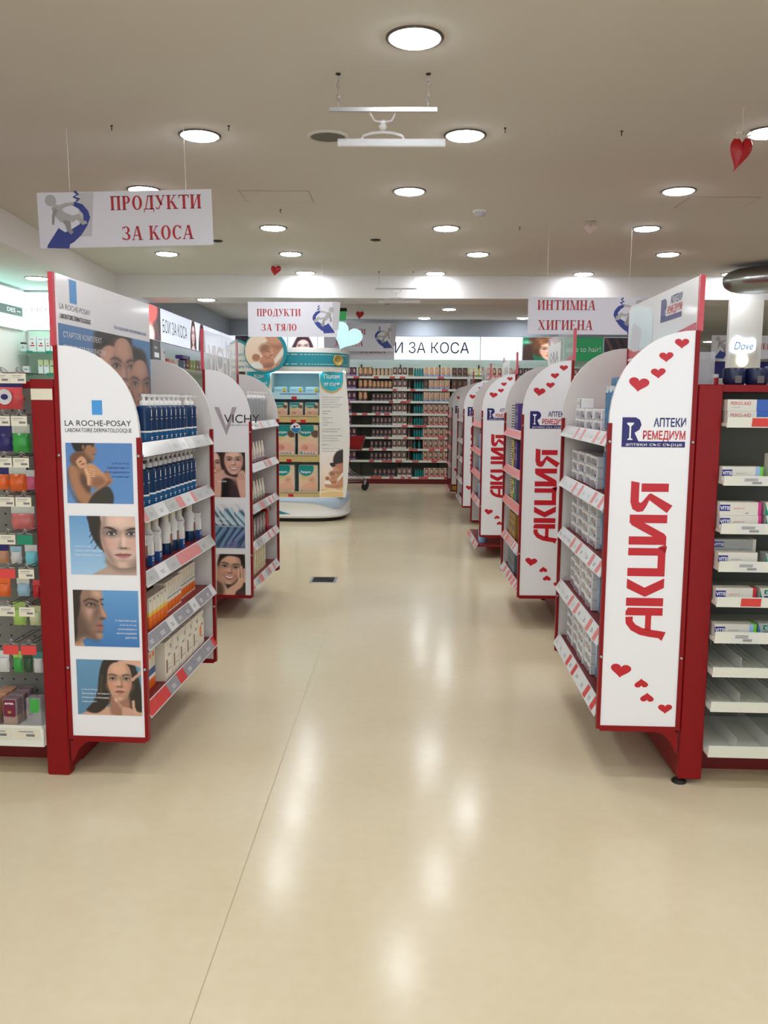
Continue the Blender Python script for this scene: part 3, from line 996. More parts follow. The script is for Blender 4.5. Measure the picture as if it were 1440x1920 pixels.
sbox('column', 3.91, 4.3, 10.4, 10.47, 0, LOW_Z - 0.001, WALLP)
# dropped ceiling along the left wall, its edge slightly curved
edge = [(-3.42, 11.07), (-3.42, 10.45), (-3.39, 9.7), (-3.33, 8.84), (-3.26, 8.1), (-3.2, 7.5), (-3.16, 7.0), (-3.12, 6.0), (-3.1, 4.0), (-3.1, -4.18), (-4.28, -4.18), (-4.28, 9.9), (-3.45, 9.9), (-3.45, 11.07)]
m_ = MB()
m_.add([(x, y, LOW_Z) for x, y in edge], [tuple(reversed(range(len(edge))))], BEAMP)
m_.add([(x, y, z) for z in (LOW_Z, CEIL_Z - 0.001) for x, y in edge], [(i, (i + 1) % len(edge), len(edge) + (i + 1) % len(edge), len(edge) + i) for i in range(len(edge))], BEAMP)
struct(m_.build('ceiling_soffit_left'))

# seams of the access hatches and small fittings on the ceiling
for (x0, x1, y0, y1, lab) in ((-1.17, -0.66, 6.35, 6.72, 'flush square access hatch in the ceiling left of the middle lamps'),
                              (2.1, 2.62, 6.5, 6.85, 'flush square access hatch in the ceiling on the right')):
    b = MB()
    z = CEIL_Z - 0.002
    b.box(x0 + .008, x1 - .008, y0 + .008, y1 - .008, z - .001, CEIL_Z - .0005, CEIL)
    g = MB()
    for q in ((x0, x1, y0, y0 + .008), (x0, x1, y1 - .008, y1), (x0, x0 + .008, y0, y1), (x1 - .008, x1, y0, y1)):
        g.box(*q, z, CEIL_Z - .0003, FIGDARK)
    t = thing('access_hatch', lab, 'access hatch', (0, 0, 0))
    b.build('panel', t)
    g.build('frame', t)


# ------------------------------------------------------------------ recessed ceiling lamps
def lamp_parts():
    d = MB()
    n = 28
    d.lathe([(0.104, -0.004), (0.1, -0.011), (0.085, -0.015), (0.0, -0.018)], LAMPE, n, cap=False, smooth=False)
    r = MB()
    r.lathe([(0.1045, -0.001), (0.1045, -0.006), (0.112, -0.008), (0.121, -0.006), (0.122, -0.0005)], RIM, 28, cap=False)
    return [('rim', r.mesh('rim')), ('diffuser', d.mesh('diffuser'))]


LAMP = Kind('ceiling_lamp', 'ceiling lamp', None, lamp_parts())
rows = [[(0.05, 3.76)],
        [(-1.15, 5.07), (0.357, 5.06), (2.03, 5.0)],
        [(-1.845, 6.33), (0.057, 6.35), (1.964, 6.32)],
        [(-1.112, 7.66), (0.391, 7.65), (2.112, 7.63)],
        [(-2.403, 8.99), (-1.126, 8.97), (0.782, 8.95), (2.693, 8.91)],
        [(-1.115, 10.25), (0.406, 10.25), (2.13, 10.25), (3.827, 10.2)]]
for i, row in enumerate(rows):
    for j, (x, y) in enumerate(row):
        where = 'alone nearest the camera' if len(row) == 1 else f'{ORD[j]} from the left'
        LAMP.place(TR(x, y, CEIL_Z), f'lit round ceiling lamp, {ORD[i]} row from the camera, {where}', 'recessed round ceiling lamps')
for x, y, z, lab in ((-3.712, 8.88, LOW_Z, 'lit round lamp in the dropped ceiling by the left wall'),
                     (-2.376, 10.66, LOW_Z, 'lit round lamp in the underside of the ceiling beam'),
                     (0.792, 14.12, CEIL_Z, 'lit round lamp beyond the beam, above the hair colour lettering'),
                     (0.432, 15.6, CEIL_Z, 'lit round lamp beyond the beam, closest to the back lettering'),
                     (2.18, 15.5, CEIL_Z, 'lit round lamp beyond the beam, left of the intimate hygiene sign'),
                     (-1.11, 14.4, CEIL_Z, 'lit round lamp just beside the green exit sign'),
                     (-1.09, 15.6, CEIL_Z, 'lit round lamp just below the green exit sign'),
                     (2.62, 14.1, CEIL_Z, 'lit round lamp hidden behind the intimate hygiene sign'),  # this and the next two lamps are added to brighten the back wall
                     (3.95, 14.1, CEIL_Z, 'lit round lamp hidden at the far end of the intimate hygiene sign'),
                     (-1.95, 14.1, CEIL_Z, 'lit round lamp hidden behind the body products sign'),
                     (7.4, 21.0, CEIL_Z, 'lit round lamp far back beyond the white column')):
    LAMP.place(TR(x, y, z), lab, 'recessed round ceiling lamps')
for y in (2.45, 1.15, -0.15, -1.6, -3.0):  # unseen lamps continuing the rows, added to light the near floor
    for x in (-1.15, 0.36, 2.0):
        LAMP.place(TR(x, y, CEIL_Z), 'round ceiling lamp over the near end of the aisle, above the photo', 'recessed lamps over the near end of the aisle')
for x, y in ((3.7, 6.3), (4.5, 8.9), (-2.6, 5.0), (-2.6, 2.45), (3.6, 3.76), (3.6, 1.2), (5.4, 3.76), (5.4, 6.3), (6.2, 8.9), (5.4, 1.2), (5.5, 11.6), (3.4, 13.0), (-2.6, 0.0), (6.3, 14.0)):  # unseen lamps added for more light bounced off walls and shelving
    LAMP.place(TR(x, y, CEIL_Z), 'round ceiling lamp over the shelf rows beside the main aisle', 'recessed lamps over the side aisles')

# unlit round opening left of the hanging clear holder
t = thing('round_vent', 'unlit grey round fitting in the ceiling beside the clear sign holder', 'ceiling fitting', (-0.42, 5.08, CEIL_Z))
MB().lathe([(0.1, -0.001), (0.1, -0.012), (0.112, -0.014), (0.12, -0.006), (0.121, -0.0005)], CEIL, 28, cap=False).build('rim', t)
MB().lathe([(0.0, -0.004), (0.1, -0.004)], SHELFBACK, 28, cap=False).build('cover', t)
# smoke detectors and small discs
for k, (x, y, lab) in enumerate(((0.619, 6.963, 'round white smoke detector on the ceiling between the lamps'),
                                 (0.35, 12.6, 'small round smoke detector beyond the ceiling beam'))):
    t = thing('smoke_detector', lab, 'smoke detector', (x, y, CEIL_Z))
    MB().lathe([(0.055, -0.0005), (0.055, -0.014), (0.05, -0.018)], WCAP, 20).build('base', t)
    MB().lathe([(0.044, -0.018), (0.044, -0.03), (0.036, -0.042), (0.018, -0.046)], SIGNGREY, 20).build('sensor_head', t)
for x, y, lab in ((-0.236, 8.2, 'small dark round fitting in the ceiling beyond the fourth lamp row'),
                  (-1.729, 8.28, 'small dark round fitting beside the end of the hair products sign'),
                  (-0.2, 13.4, 'small dark slot fitting in the ceiling beyond the beam')):
    tag(MB().lathe([(0.05, -0.0005), (0.05, -0.006), (0.03, -0.012)], DARKMETAL, 16).build('ceiling_disc', None, (x, y, CEIL_Z)), lab, 'ceiling fitting')
for i, (x, y) in enumerate([(-1.597, 4.9), (-0.951, 4.9), (0.567, 4.93), (1.218, 4.98), (1.6, 7.5), (-0.95, 6.95), (1.02, 7.6)]):
    tag(MB().lathe([(0.008, -0.0005), (0.008, -0.004), (0.003, -0.006), (0.003, -0.028)], DARKMETAL, 8).build('ceiling_hook', None, (x, y, CEIL_Z)),
        f'tiny empty hook in the ceiling, {ORD[i]} in a count from left to right by rows', 'hook', 'empty ceiling hooks')

# exit sign beyond the beam
t = thing('exit_sign', 'green lit exit sign hanging beyond the ceiling beam', 'exit sign', (-0.92, 13.2, 2.86))
b = MB()
b.box(-0.11, 0.11, -0.03, 0.03, 0.0, 0.05, DARKMETAL)
b.box(-0.012, 0.012, -0.012, 0.012, 0.05, 0.139, DARKMETAL)
b.build('housing', t)
MB().box(-0.1, 0.1, -0.012, 0.012, -0.13, 0.0, EXITG).rect(front((0, -0.0125, -0.065)), -0.06, -0.03, -0.02, 0.03, WHITEP, .0004).build('plate', t)

# silver duct hanging at the right under the ceiling, round end facing the aisle
t = thing('air_duct', 'silver round-ended air duct under the ceiling at the far right', 'air duct', (3.72, 9.6, 2.835))
P0, P1 = Vector((-0.12, 0.12, 0)), Vector((3.0, -2.6, 0))
ax = (P1 - P0).normalized()
sd = Vector((-ax.y, ax.x, 0))
b = MB()
prof = [(0.0, 0.55), (0.05, 0.75), (0.14, 0.92), (0.3, 1.0)] + [(0.3 + 0.35 * k, 1.0) for k in range(1, 11)]
n = 22
V, Fc = [], []
for s_, k in prof:
    c = P0 + ax * s_
    for i in range(n):
        a = 2 * math.pi * i / n
        V.append(c + sd * (0.25 * k * math.cos(a)) + Vector((0, 0, 0.145 * k * math.sin(a))))
for j in range(len(prof) - 1):
    for i in range(n):
        Fc.append((j * n + i, j * n + (i + 1) % n, (j + 1) * n + (i + 1) % n, (j + 1) * n + i))
b.add(V, Fc, CHROME, True)
b.add(V[:n], [tuple(range(n))], CHROME)
b.build('duct_pipe', t)
for q in (0.95, 1.9, 2.85):
    c = P0 + ax * q
    ring = [c + sd * (0.256 * math.cos(2 * math.pi * i / 22)) + Vector((0, 0, 0.15 * math.sin(2 * math.pi * i / 22))) for i in range(22)]
    MB().tube(ring, 0.009, DARKMETAL, 6, closed=True).build('joint_band', t)

# floor grate
t = thing('floor_grate', 'small dark square floor grate in the middle of the aisle', 'floor grate', (-0.63, 7.1, 0))
b = MB()
for q in ((-.11, .11, -.12, -.1), (-.11, .11, .1, .12), (-.11, -.09, -.1, .1), (.09, .11, -.1, .1)):
    b.box(*q, 0.0, 0.004, METAL)
b.build('frame', t)
b = MB()
b.box(-.09, .09, -.1, .1, 0.0, 0.0015, BLACKRUB)
for i in range(9):
    b.box(-.09, .09, -.092 + i * .0225, -.083 + i * .0225, .0015, .0035, DARKMETAL)
b.build('grille', t)


# ------------------------------------------------------------------ hanging sign holders without a sign
def chain(b, x, y, z0, z1, m):
    n = max(3, int((z1 - z0) / 0.026))
    st = (z1 - z0) / n
    for i in range(n):
        c = z0 + (i + .5) * st
        pts = []
        for k in range(8):
            a = 2 * math.pi * k / 8
            q = 0.006 * math.cos(a)
            pts.append((x + (q if i % 2 else 0), y + (0 if i % 2 else q), c + 0.62 * st * math.sin(a)))
        b.tube(pts, 0.0016, m, 5, closed=True)


def sign_holder(lab, x, y, w, top, scale=1.0):
    t = thing('sign_holder', lab, 'sign holder', (x, y, 0))
    zb = top
    for sg in (-1, 1):
        b = MB()
        b.lathe([(0.012, CEIL_Z - .0005), (0.012, CEIL_Z - .005), (0.004, CEIL_Z - .009)], DARKMETAL, 10, M=Matrix.Translation((sg * w * .415, 0, 0)))
        chain(b, sg * w * .415, 0, zb + .006, CEIL_Z - .006, METAL)
        b.build('chain', t)
    MB().box(-w / 2, w / 2, -.006, .006, zb - .012, zb + .006, METAL).build('rail', t)
    b = MB()
    for sg in (-1, 1):
        b.tube([(sg * .062, 0, zb + .004), (sg * .058, 0, zb - .02), (sg * .04, 0, zb - .052), (0, 0, zb - .058)], .0045, HOLDCLEAR, 8)
    b.lathe([(.004, zb - .095), (.016, zb - .09), (.018, zb - .078), (.012, zb - .066), (.01, zb - .05)], HOLDCLEAR, 12)
    b.tube([(.03 - .13, 0, zb - .138), (-.09, 0, zb - .118), (-.05, 0, zb - .107), (.0, 0, zb - .102), (.05, 0, zb - .107), (.09, 0, zb - .118), (.1, 0, zb - .138)], .0065, HOLDCLEAR, 8)
    b.build('clip_hanger', t)
    b = MB()
    b.box(-w / 2, w / 2, -.012, -.008, zb - .165, zb - .134, HOLDCLEAR, M=Matrix.Translation((.04, 0, 0)))
    b.box(-w / 2, w / 2, .008, .012, zb - .165, zb - .134, HOLDCLEAR, M=Matrix.Translation((.04, 0, 0)))
    b.box(-w / 2, w / 2, -.008, .008, zb - .138, zb - .134, HOLDCLEAR, M=Matrix.Translation((.04, 0, 0)))
    b.build('sign_grip', t)
    return t


sign_holder('empty clear sign holder hanging on two chains under the nearest lamp', -0.088, 4.15, 0.5, 2.845)
sign_holder('empty clear sign holder hanging on chains in front of the ceiling beam', -0.05, 10.15, 0.48, 2.81)


# ------------------------------------------------------------------ hanging cardboard signs
def serif(ch):
    """Serif capitals on a unit height: ([polygons], advance)."""
    T, t, sf = .2, .07, .055
    P = []

    def q(x0, y0, x1, y1):
        P.append([(x0, y0), (x1, y0), (x1, y1), (x0, y1)])

    def stem(x, w=T, y0=0., y1=1., s0=True, s1=True):
        q(x, y0, x + w, y1)
        if s0:
            q(x - .07, y0, x + w + .07, y0 + sf)
        if s1:
            q(x - .07, y1 - sf, x + w + .07, y1)

    def bar(x0, y0, x1, y1, wx):
        P.append([(x0, y0), (x0 + wx, y0), (x1 + wx, y1), (x1, y1)])

    def ring(cx, cy, rx, ry, a0, a1, tx, ty, n=18):
        for i in range(n):
            a, c = a0 + (a1 - a0) * i / n, a0 + (a1 - a0) * (i + 1) / n
            f = lambda g, k: (cx + (rx - k * tx) * math.cos(g), cy + (ry - k * ty) * math.sin(g))
            P.append([f(a, 0), f(c, 0), f(c, 1), f(a, 1)])
    pi = math.pi
    if ch == 'П':
        stem(.07); stem(.55); q(.07, 1 - t, .72, 1); return P, .84
    if ch == 'Р':
        stem(.07); q(.2, 1 - t, .36, 1); q(.2, .46, .36, .46 + t)
        ring(.36, .73, .27, .27, -pi / 2, pi / 2, T * .95, t); return P, .7
    if ch == 'О':
        ring(.4, .5, .38, .52, 0, 2 * pi, T, t, 32); return P, .84
    if ch == 'Д':
        bar(.1, .05, .3, .95, .08); q(.28, 1 - t, .66, 1); q(.5, 0, .5 + T, 1); q(.44, 1 - sf, .74, 1)
        q(.0, 0, .78, t); q(.0, -.2, .06, .05); q(.72, -.2, .78, .05); return P, .84
    if ch == 'У':
        bar(.36, .3, .04, 1, .19); bar(.2, .02, .62, 1, .07); q(-.03, 1 - sf, .32, 1); q(.5, 1 - sf, .78, 1)
        ring(.13, .12, .12, .12, pi * .8, 2 * pi, .07, .08, 8); return P, .78
    if ch == 'К':
        stem(.07); bar(.24, .44, .6, 1, .08); bar(.62, 0, .3, .56, .2); q(.5, 0, .9, sf); q(.5, 1 - sf, .76, 1); return P, .88
    if ch == 'Т':
        stem(.3, T, 0, 1, True, False); q(.0, 1 - t, .77, 1); P.append([(.0, .74), (.04, .74), (.1, 1), (.0, 1)]); P.append([(.73, .74), (.77, .74), (.77, 1), (.67, 1)]); return P, .8
    if ch == 'И':
        stem(.07); stem(.58); bar(.2, .1, .56, .9, .07); return P, .88
    if ch == 'З':
        ring(.24, .74, .3, .26, -pi / 2, pi * .82, T * .9, t, 14); ring(.24, .26, .34, .26, -pi * .85, pi / 2, T * .95, t, 14); q(.16, .49, .3, .55)
        q(-.04, .72, .0, .98); q(-.08, .04, -.04, .28); return P, .66
    if ch == 'А':
        bar(.03, 0, .36, 1, .07); bar(.56, 0, .34, 1, .2); q(.16, .3, .58, .3 + t); q(-.05, 0, .2, sf); q(.46, 0, .86, sf); return P, .84
    if ch == 'С':
        ring(.42, .5, .4, .52, pi * .22, pi * 1.76, T, t, 24); q(.68, .7, .73, 1.0); return P, .8
    if ch == 'Я':
        stem(.5); q(.36, 1 - t, .52, 1); q(.36, .46, .52, .46 + t); ring(.38, .73, .27, .27, pi / 2, 1.5 * pi, T * .95, t); bar(.1, 0, .34, .5, .18); q(-.03, 0, .2, sf); return P, .78
    if ch == 'Л':
        bar(.1, .05, .28, .95, .08); q(.28, 1 - t, .66, 1); stem(.53); ring(.08, .1, .1, .1, pi * .9, 2 * pi, .06, .06, 6); return P, .8
    if ch == 'Н':
        stem(.07); stem(.56); q(.2, .5 - t / 2, .58, .5 + t / 2); return P, .86
    if ch == 'М':
        stem(.07, .07); stem(.76); bar(.42, 0, .08, 1, .17); bar(.44, 0, .78, 1, .06); return P, 1.04
    if ch == 'Х':
        bar(.56, 0, .06, 1, .2); bar(.08, 0, .58, 1, .07); q(-.02, 0, .26, sf); q(.48, 0, .86, sf); q(-.02, 1 - sf, .34, 1); q(.48, 1 - sf, .78, 1); return P, .86
    if ch == 'Г':
        stem(.07, T, 0, 1, True, True); q(.1, 1 - t, .62, 1); P.append([(.58, .72), (.62, .72), (.62, 1), (.52, 1)]); return P, .68
    if ch == 'Е':
        stem(.07); q(.1, 1 - t, .64, 1); q(.1, 0, .66, t); q(.2, .5 - t / 2, .48, .5 + t / 2)
        P.append([(.6, .76), (.64, .76), (.64, 1), (.55, 1)]); P.append([(.62, .26), (.66, .26), (.66, 0), (.56, 0)]); q(.45, .38, .49, .62); return P, .74
    return P, .38


def serif_text(b, fr, t, xc, y, h, m, d, width=None):
    pos, x = [], 0.
    for ch in t:
        P, adv = serif(ch)
        pos.append((P, x))
        x += adv + .06
    sx = h * .86 if width is None else width / x
    for P, o in pos:
        for pg in P:
            b.flat(fr, [(xc + (px + o - x / 2) * sx, y + py * h) for px, py in pg], m, d)


def arrow_figure(b, fr, ox, oy, k, mir, d):
    """Grey figure surfing down a blue curved arrow; k = height, mir = -1 mirrors it."""
    def Q(pts):
        r = [(ox + mir * x * k, oy + y * k) for x, y in pts]
        return r if mir > 0 else r[::-1]
    up = [(.42, .78), (.56, .74), (.66, .66), (.7, .54), (.66, .42), (.56, .3), (.44, .2)]
    lo = [(.34, .1), (.52, .16), (.68, .28), (.82, .44), (.84, .58), (.76, .7), (.6, .8)]
    n = len(up)
    outer = [(.44, .8), (.58, .83), (.72, .78), (.82, .66), (.85, .54), (.78, .38), (.66, .22), (.52, .1)]
    inner = [(.44, .78), (.54, .76), (.64, .7), (.72, .6), (.72, .52), (.64, .42), (.5, .34), (.36, .28)]
    for i in range(len(outer) - 1):
        b.flat(fr, Q([outer[i], outer[i + 1], inner[i + 1], inner[i]][::-1]), SIGNBLUE, d)
    b.flat(fr, Q([(.36, .28), (.52, .1), (.44, .06), (.42, -.02), (.0, .0), (.02, .06), (.24, .36), (.3, .32)][::-1]), SIGNBLUE, d)
    b.stroke(fr, Q([(.6, .84), (.66, .87), (.56, .92), (.64, .96), (.58, 1.02)]), k * .05, SIGNBLUE, d)
    L = d + .0004

    def lim(pts, w, m):
        nonlocal L
        L += .0003
        b.stroke(fr, Q(pts), [q * k for q in w], m, L)
    lim([(.3, .62), (.42, .44), (.44, .32), (.5, .26)], [.14, .12, .09, .07], FIGDARK)
    lim([(.34, .58), (.52, .52), (.62, .56), (.72, .44), (.78, .46)], [.14, .12, .11, .08, .06], FIGGREY)
    lim([(.18, .76), (.24, .66), (.36, .5)], [.12, .19, .15], FIGGREY)
    lim([(.22, .7), (.16, .58), (.14, .42)], [.09, .06, .04], FIGDARK)
    lim([(.26, .72), (.4, .78), (.56, .8)], [.09, .06, .05], FIGGREY)
    b.ell(fr, ox + mir * .12 * k, oy + .86 * k, .105 * k, .105 * k, FIGGREY, L + .0003, 18)


def hanging_sign(lab, cx, cy, cz, w, h, lines, figx, mir, figk, tilt=0.0, wires=(), yaw=0.0, name='hanging_sign'):
    t = thing(name, lab, 'sign', (cx, cy, cz), yaw)
    t.rotation_euler = (0, tilt, yaw)
    b = MB()
    fr = front((0, -.002, 0))
    b.slab(fr, [(-w / 2, -h / 2), (w / 2, -h / 2), (w / 2, h / 2), (-w / 2, h / 2)], .004, SIGNWHITE if lines else NAVY)
    gx = figx + mir * .36 * figk
    if figk:
        b.flat(fr, [(gx + s * figk, y * h) for s, y in ((.28, -.3), (.5, -.3), (.58, .49), (.28, .49))], SIGNGREY, .0003)
        arrow_figure(b, fr, figx, -figk * .5, figk, mir, .0007)
    for tx, y, ch, wd, dx in lines:
        serif_text(b, fr, tx, dx, y, ch, SIGNRED, .0008, wd)
    b.build('board', t)
    for x in wires:
        MB().tube([(x - cx, .0, h / 2 - .004), (x - cx, .0, CEIL_Z - cz - .002 - abs(x - cx) * abs(math.tan(tilt)))], .0012, NYLON, 5).build('cord', t)
    return t


hanging_sign('white hanging sign for hair products nearest the camera, red serif letters', -1.537, 4.9, 2.503, .975, .3,
             [('ПРОДУКТИ', .048, .075, .515, .178), ('ЗА КОСА', -.115, .075, .40, .184)], -.448, 1, .297, tilt=-.0236, wires=(-1.838, -1.19))
hanging_sign('white hanging sign for body products above the diaper stand, red serif letters', -1.187, 9.6, 2.4, .989, .38,
             [('ПРОДУКТИ', .035, .078, .49, -.15), ('ЗА ТЯЛО', -.124, .075, .39, -.145)], .465, -1, .29, tilt=-.003, wires=(-1.51, -.86))
hanging_sign('white hanging sign behind the ice blue heart, blue arrow at its right end', -.575, 12.2, 2.403, .99, .39,
             [('ПРОДУКТИ', .035, .08, .49, -.15), ('ЗА КОСА', -.124, .08, .40, -.14)], .465, -1, .29, wires=(-.9, -.25))
hanging_sign('second hair products sign hanging just behind and below another, only its bottom showing', -.575, 12.36, 2.295, .99, .39,
             [('ПРОДУКТИ', .05, .08, .5, .19), ('ЗА КОСА', -.10, .08, .36, .19)], -.46, 1, .29, wires=(-.9, -.25))
hanging_sign('white hanging sign for intimate hygiene on the right, red serif letters', 1.635, 7.6, 2.255, 1.05, .316,
             [('ИНТИМНА', .05, .083, .508, -.19), ('ХИГИЕНА', -.12, .083, .48, -.194)], .47, -1, .3, tilt=.0, wires=(1.27, 1.98))
hanging_sign('white hanging sign half hidden by the white column at the far right', 5.16, 13.0, 2.35, 1.05, .343,
             [('ХИГИЕНА', -.03, .083, .48, .2)], -.47, 1, .33, wires=(4.95, 5.5))
hanging_sign('dark blue hanging banner below the sign by the white column', 5.14, 13.12, 2.02, .9, .25, [], 0, 1, 0, wires=(4.95, 5.5))


# ------------------------------------------------------------------ hearts
HEART2D = []
for i in range(40):
    a = 2 * math.pi * i / 40
    HEART2D.append((.5 * math.sin(a) ** 3 * 1.06, (13 * math.cos(a) - 5 * math.cos(2 * a) - 2 * math.cos(3 * a) - math.cos(4 * a)) / 32 + .04))


def heart(b, fr, cx, cy, s, m, d=0.0, rot=0.0, sy=1.0):
    c, q = math.cos(rot), math.sin(rot)
    pts = [(cx + (x * c - y * sy * q) * s, cy + (x * q + y * sy * c) * s) for x, y in HEART2D]
    b.flat(fr, pts[::-1], m, d)


def soft_heart(lab, x, y, z, wd, ht, bend, m, bow=True):
    """A stuffed heart with a curled tip, hung on a thread from the ceiling."""
    t = thing('heart_ornament', lab, 'ornament', (x, y, z))
    b = MB()
    L = 7
    V, Fc = [], []
    n = len(HEART2D)
    for j in range(-L, L + 1):
        u = j / L
        k = max(.02, (1 - abs(u) ** 2.4) ** .5)
        for px, py in HEART2D:
            zz = py * k
            low = max(0, .2 - zz)
            V.append((px * k * wd - bend * wd * low * low * .7, u * wd * .26 * (1 - .7 * low), zz * ht))
    R = 2 * L + 1
    for j in range(R - 1):
        for i in range(n):
            Fc.append((j * n + i, j * n + (i + 1) % n, (j + 1) * n + (i + 1) % n, (j + 1) * n + i))
    b.add(V, Fc, m, True)
    b.build('heart', t)
    if bow:
        q = MB()
        for sg in (-1, 1):
            q.tube([(0, -.01, ht * .42), (sg * wd * .22, -.015, ht * .56), (sg * wd * .42, -.015, ht * .54), (sg * wd * .36, -.015, ht * .44), (0, -.012, ht * .42)], wd * .045, BOW, 6)
            q.tube([(0, -.012, ht * .42), (sg * wd * .3, -.02, ht * .36), (sg * wd * .5, -.02, ht * .4)], wd * .03, BOW, 5)
        q.lathe([(.001, -wd * .09), (wd * .09, 0), (.001, wd * .09)], BOW, 8, M=Matrix.Translation((0, -.014, ht * .43)))
        q.build('bow', t)
    MB().tube([(0, 0, ht * .4), (0, 0, CEIL_Z - z - .001)], .0012, NYLON, 5).build('thread', t)
    return t


soft_heart('large red fabric heart with a cream bow hanging at the upper right', 1.737, 4.6, 2.775, .105, .19, 1.0, HEARTRED)
soft_heart('small red heart hanging over the body products sign', -1.38, 9.7, 2.94, .11, .13, .7, HEARTRED)
soft_heart('small red heart hanging above the ice blue heart sign', -.54, 11.7, 2.66, .1, .12, .5, HEARTRED)
soft_heart('pale pink heart hanging above the intimate hygiene sign', 1.57, 7.35, 2.94, .1, .11, .3, HEARTPINK)

# ------------------------------------------------------------------ shelf-end units with arched side panels
PW, PH, ARCZ = .318, 1.545, 1.2        # panel width, height, start of the arch


def arch_outline(x0=0.0, inset=0.0, zlo=0.0):
    pts = [(x0 + inset, zlo + inset), (PW - inset, zlo + inset)]
    rx, rz = PW - x0 - inset, PH - ARCZ - inset
    for i in range(15):
        a = math.pi / 2 * i / 14
        pts.append((x0 + inset * (1 - math.sin(a)) + (rx - inset * (1 - math.sin(a)) * 0) * math.cos(a) ** .95 if i < 14 else x0 + inset, ARCZ + rz * math.sin(a) ** .95))
    return pts


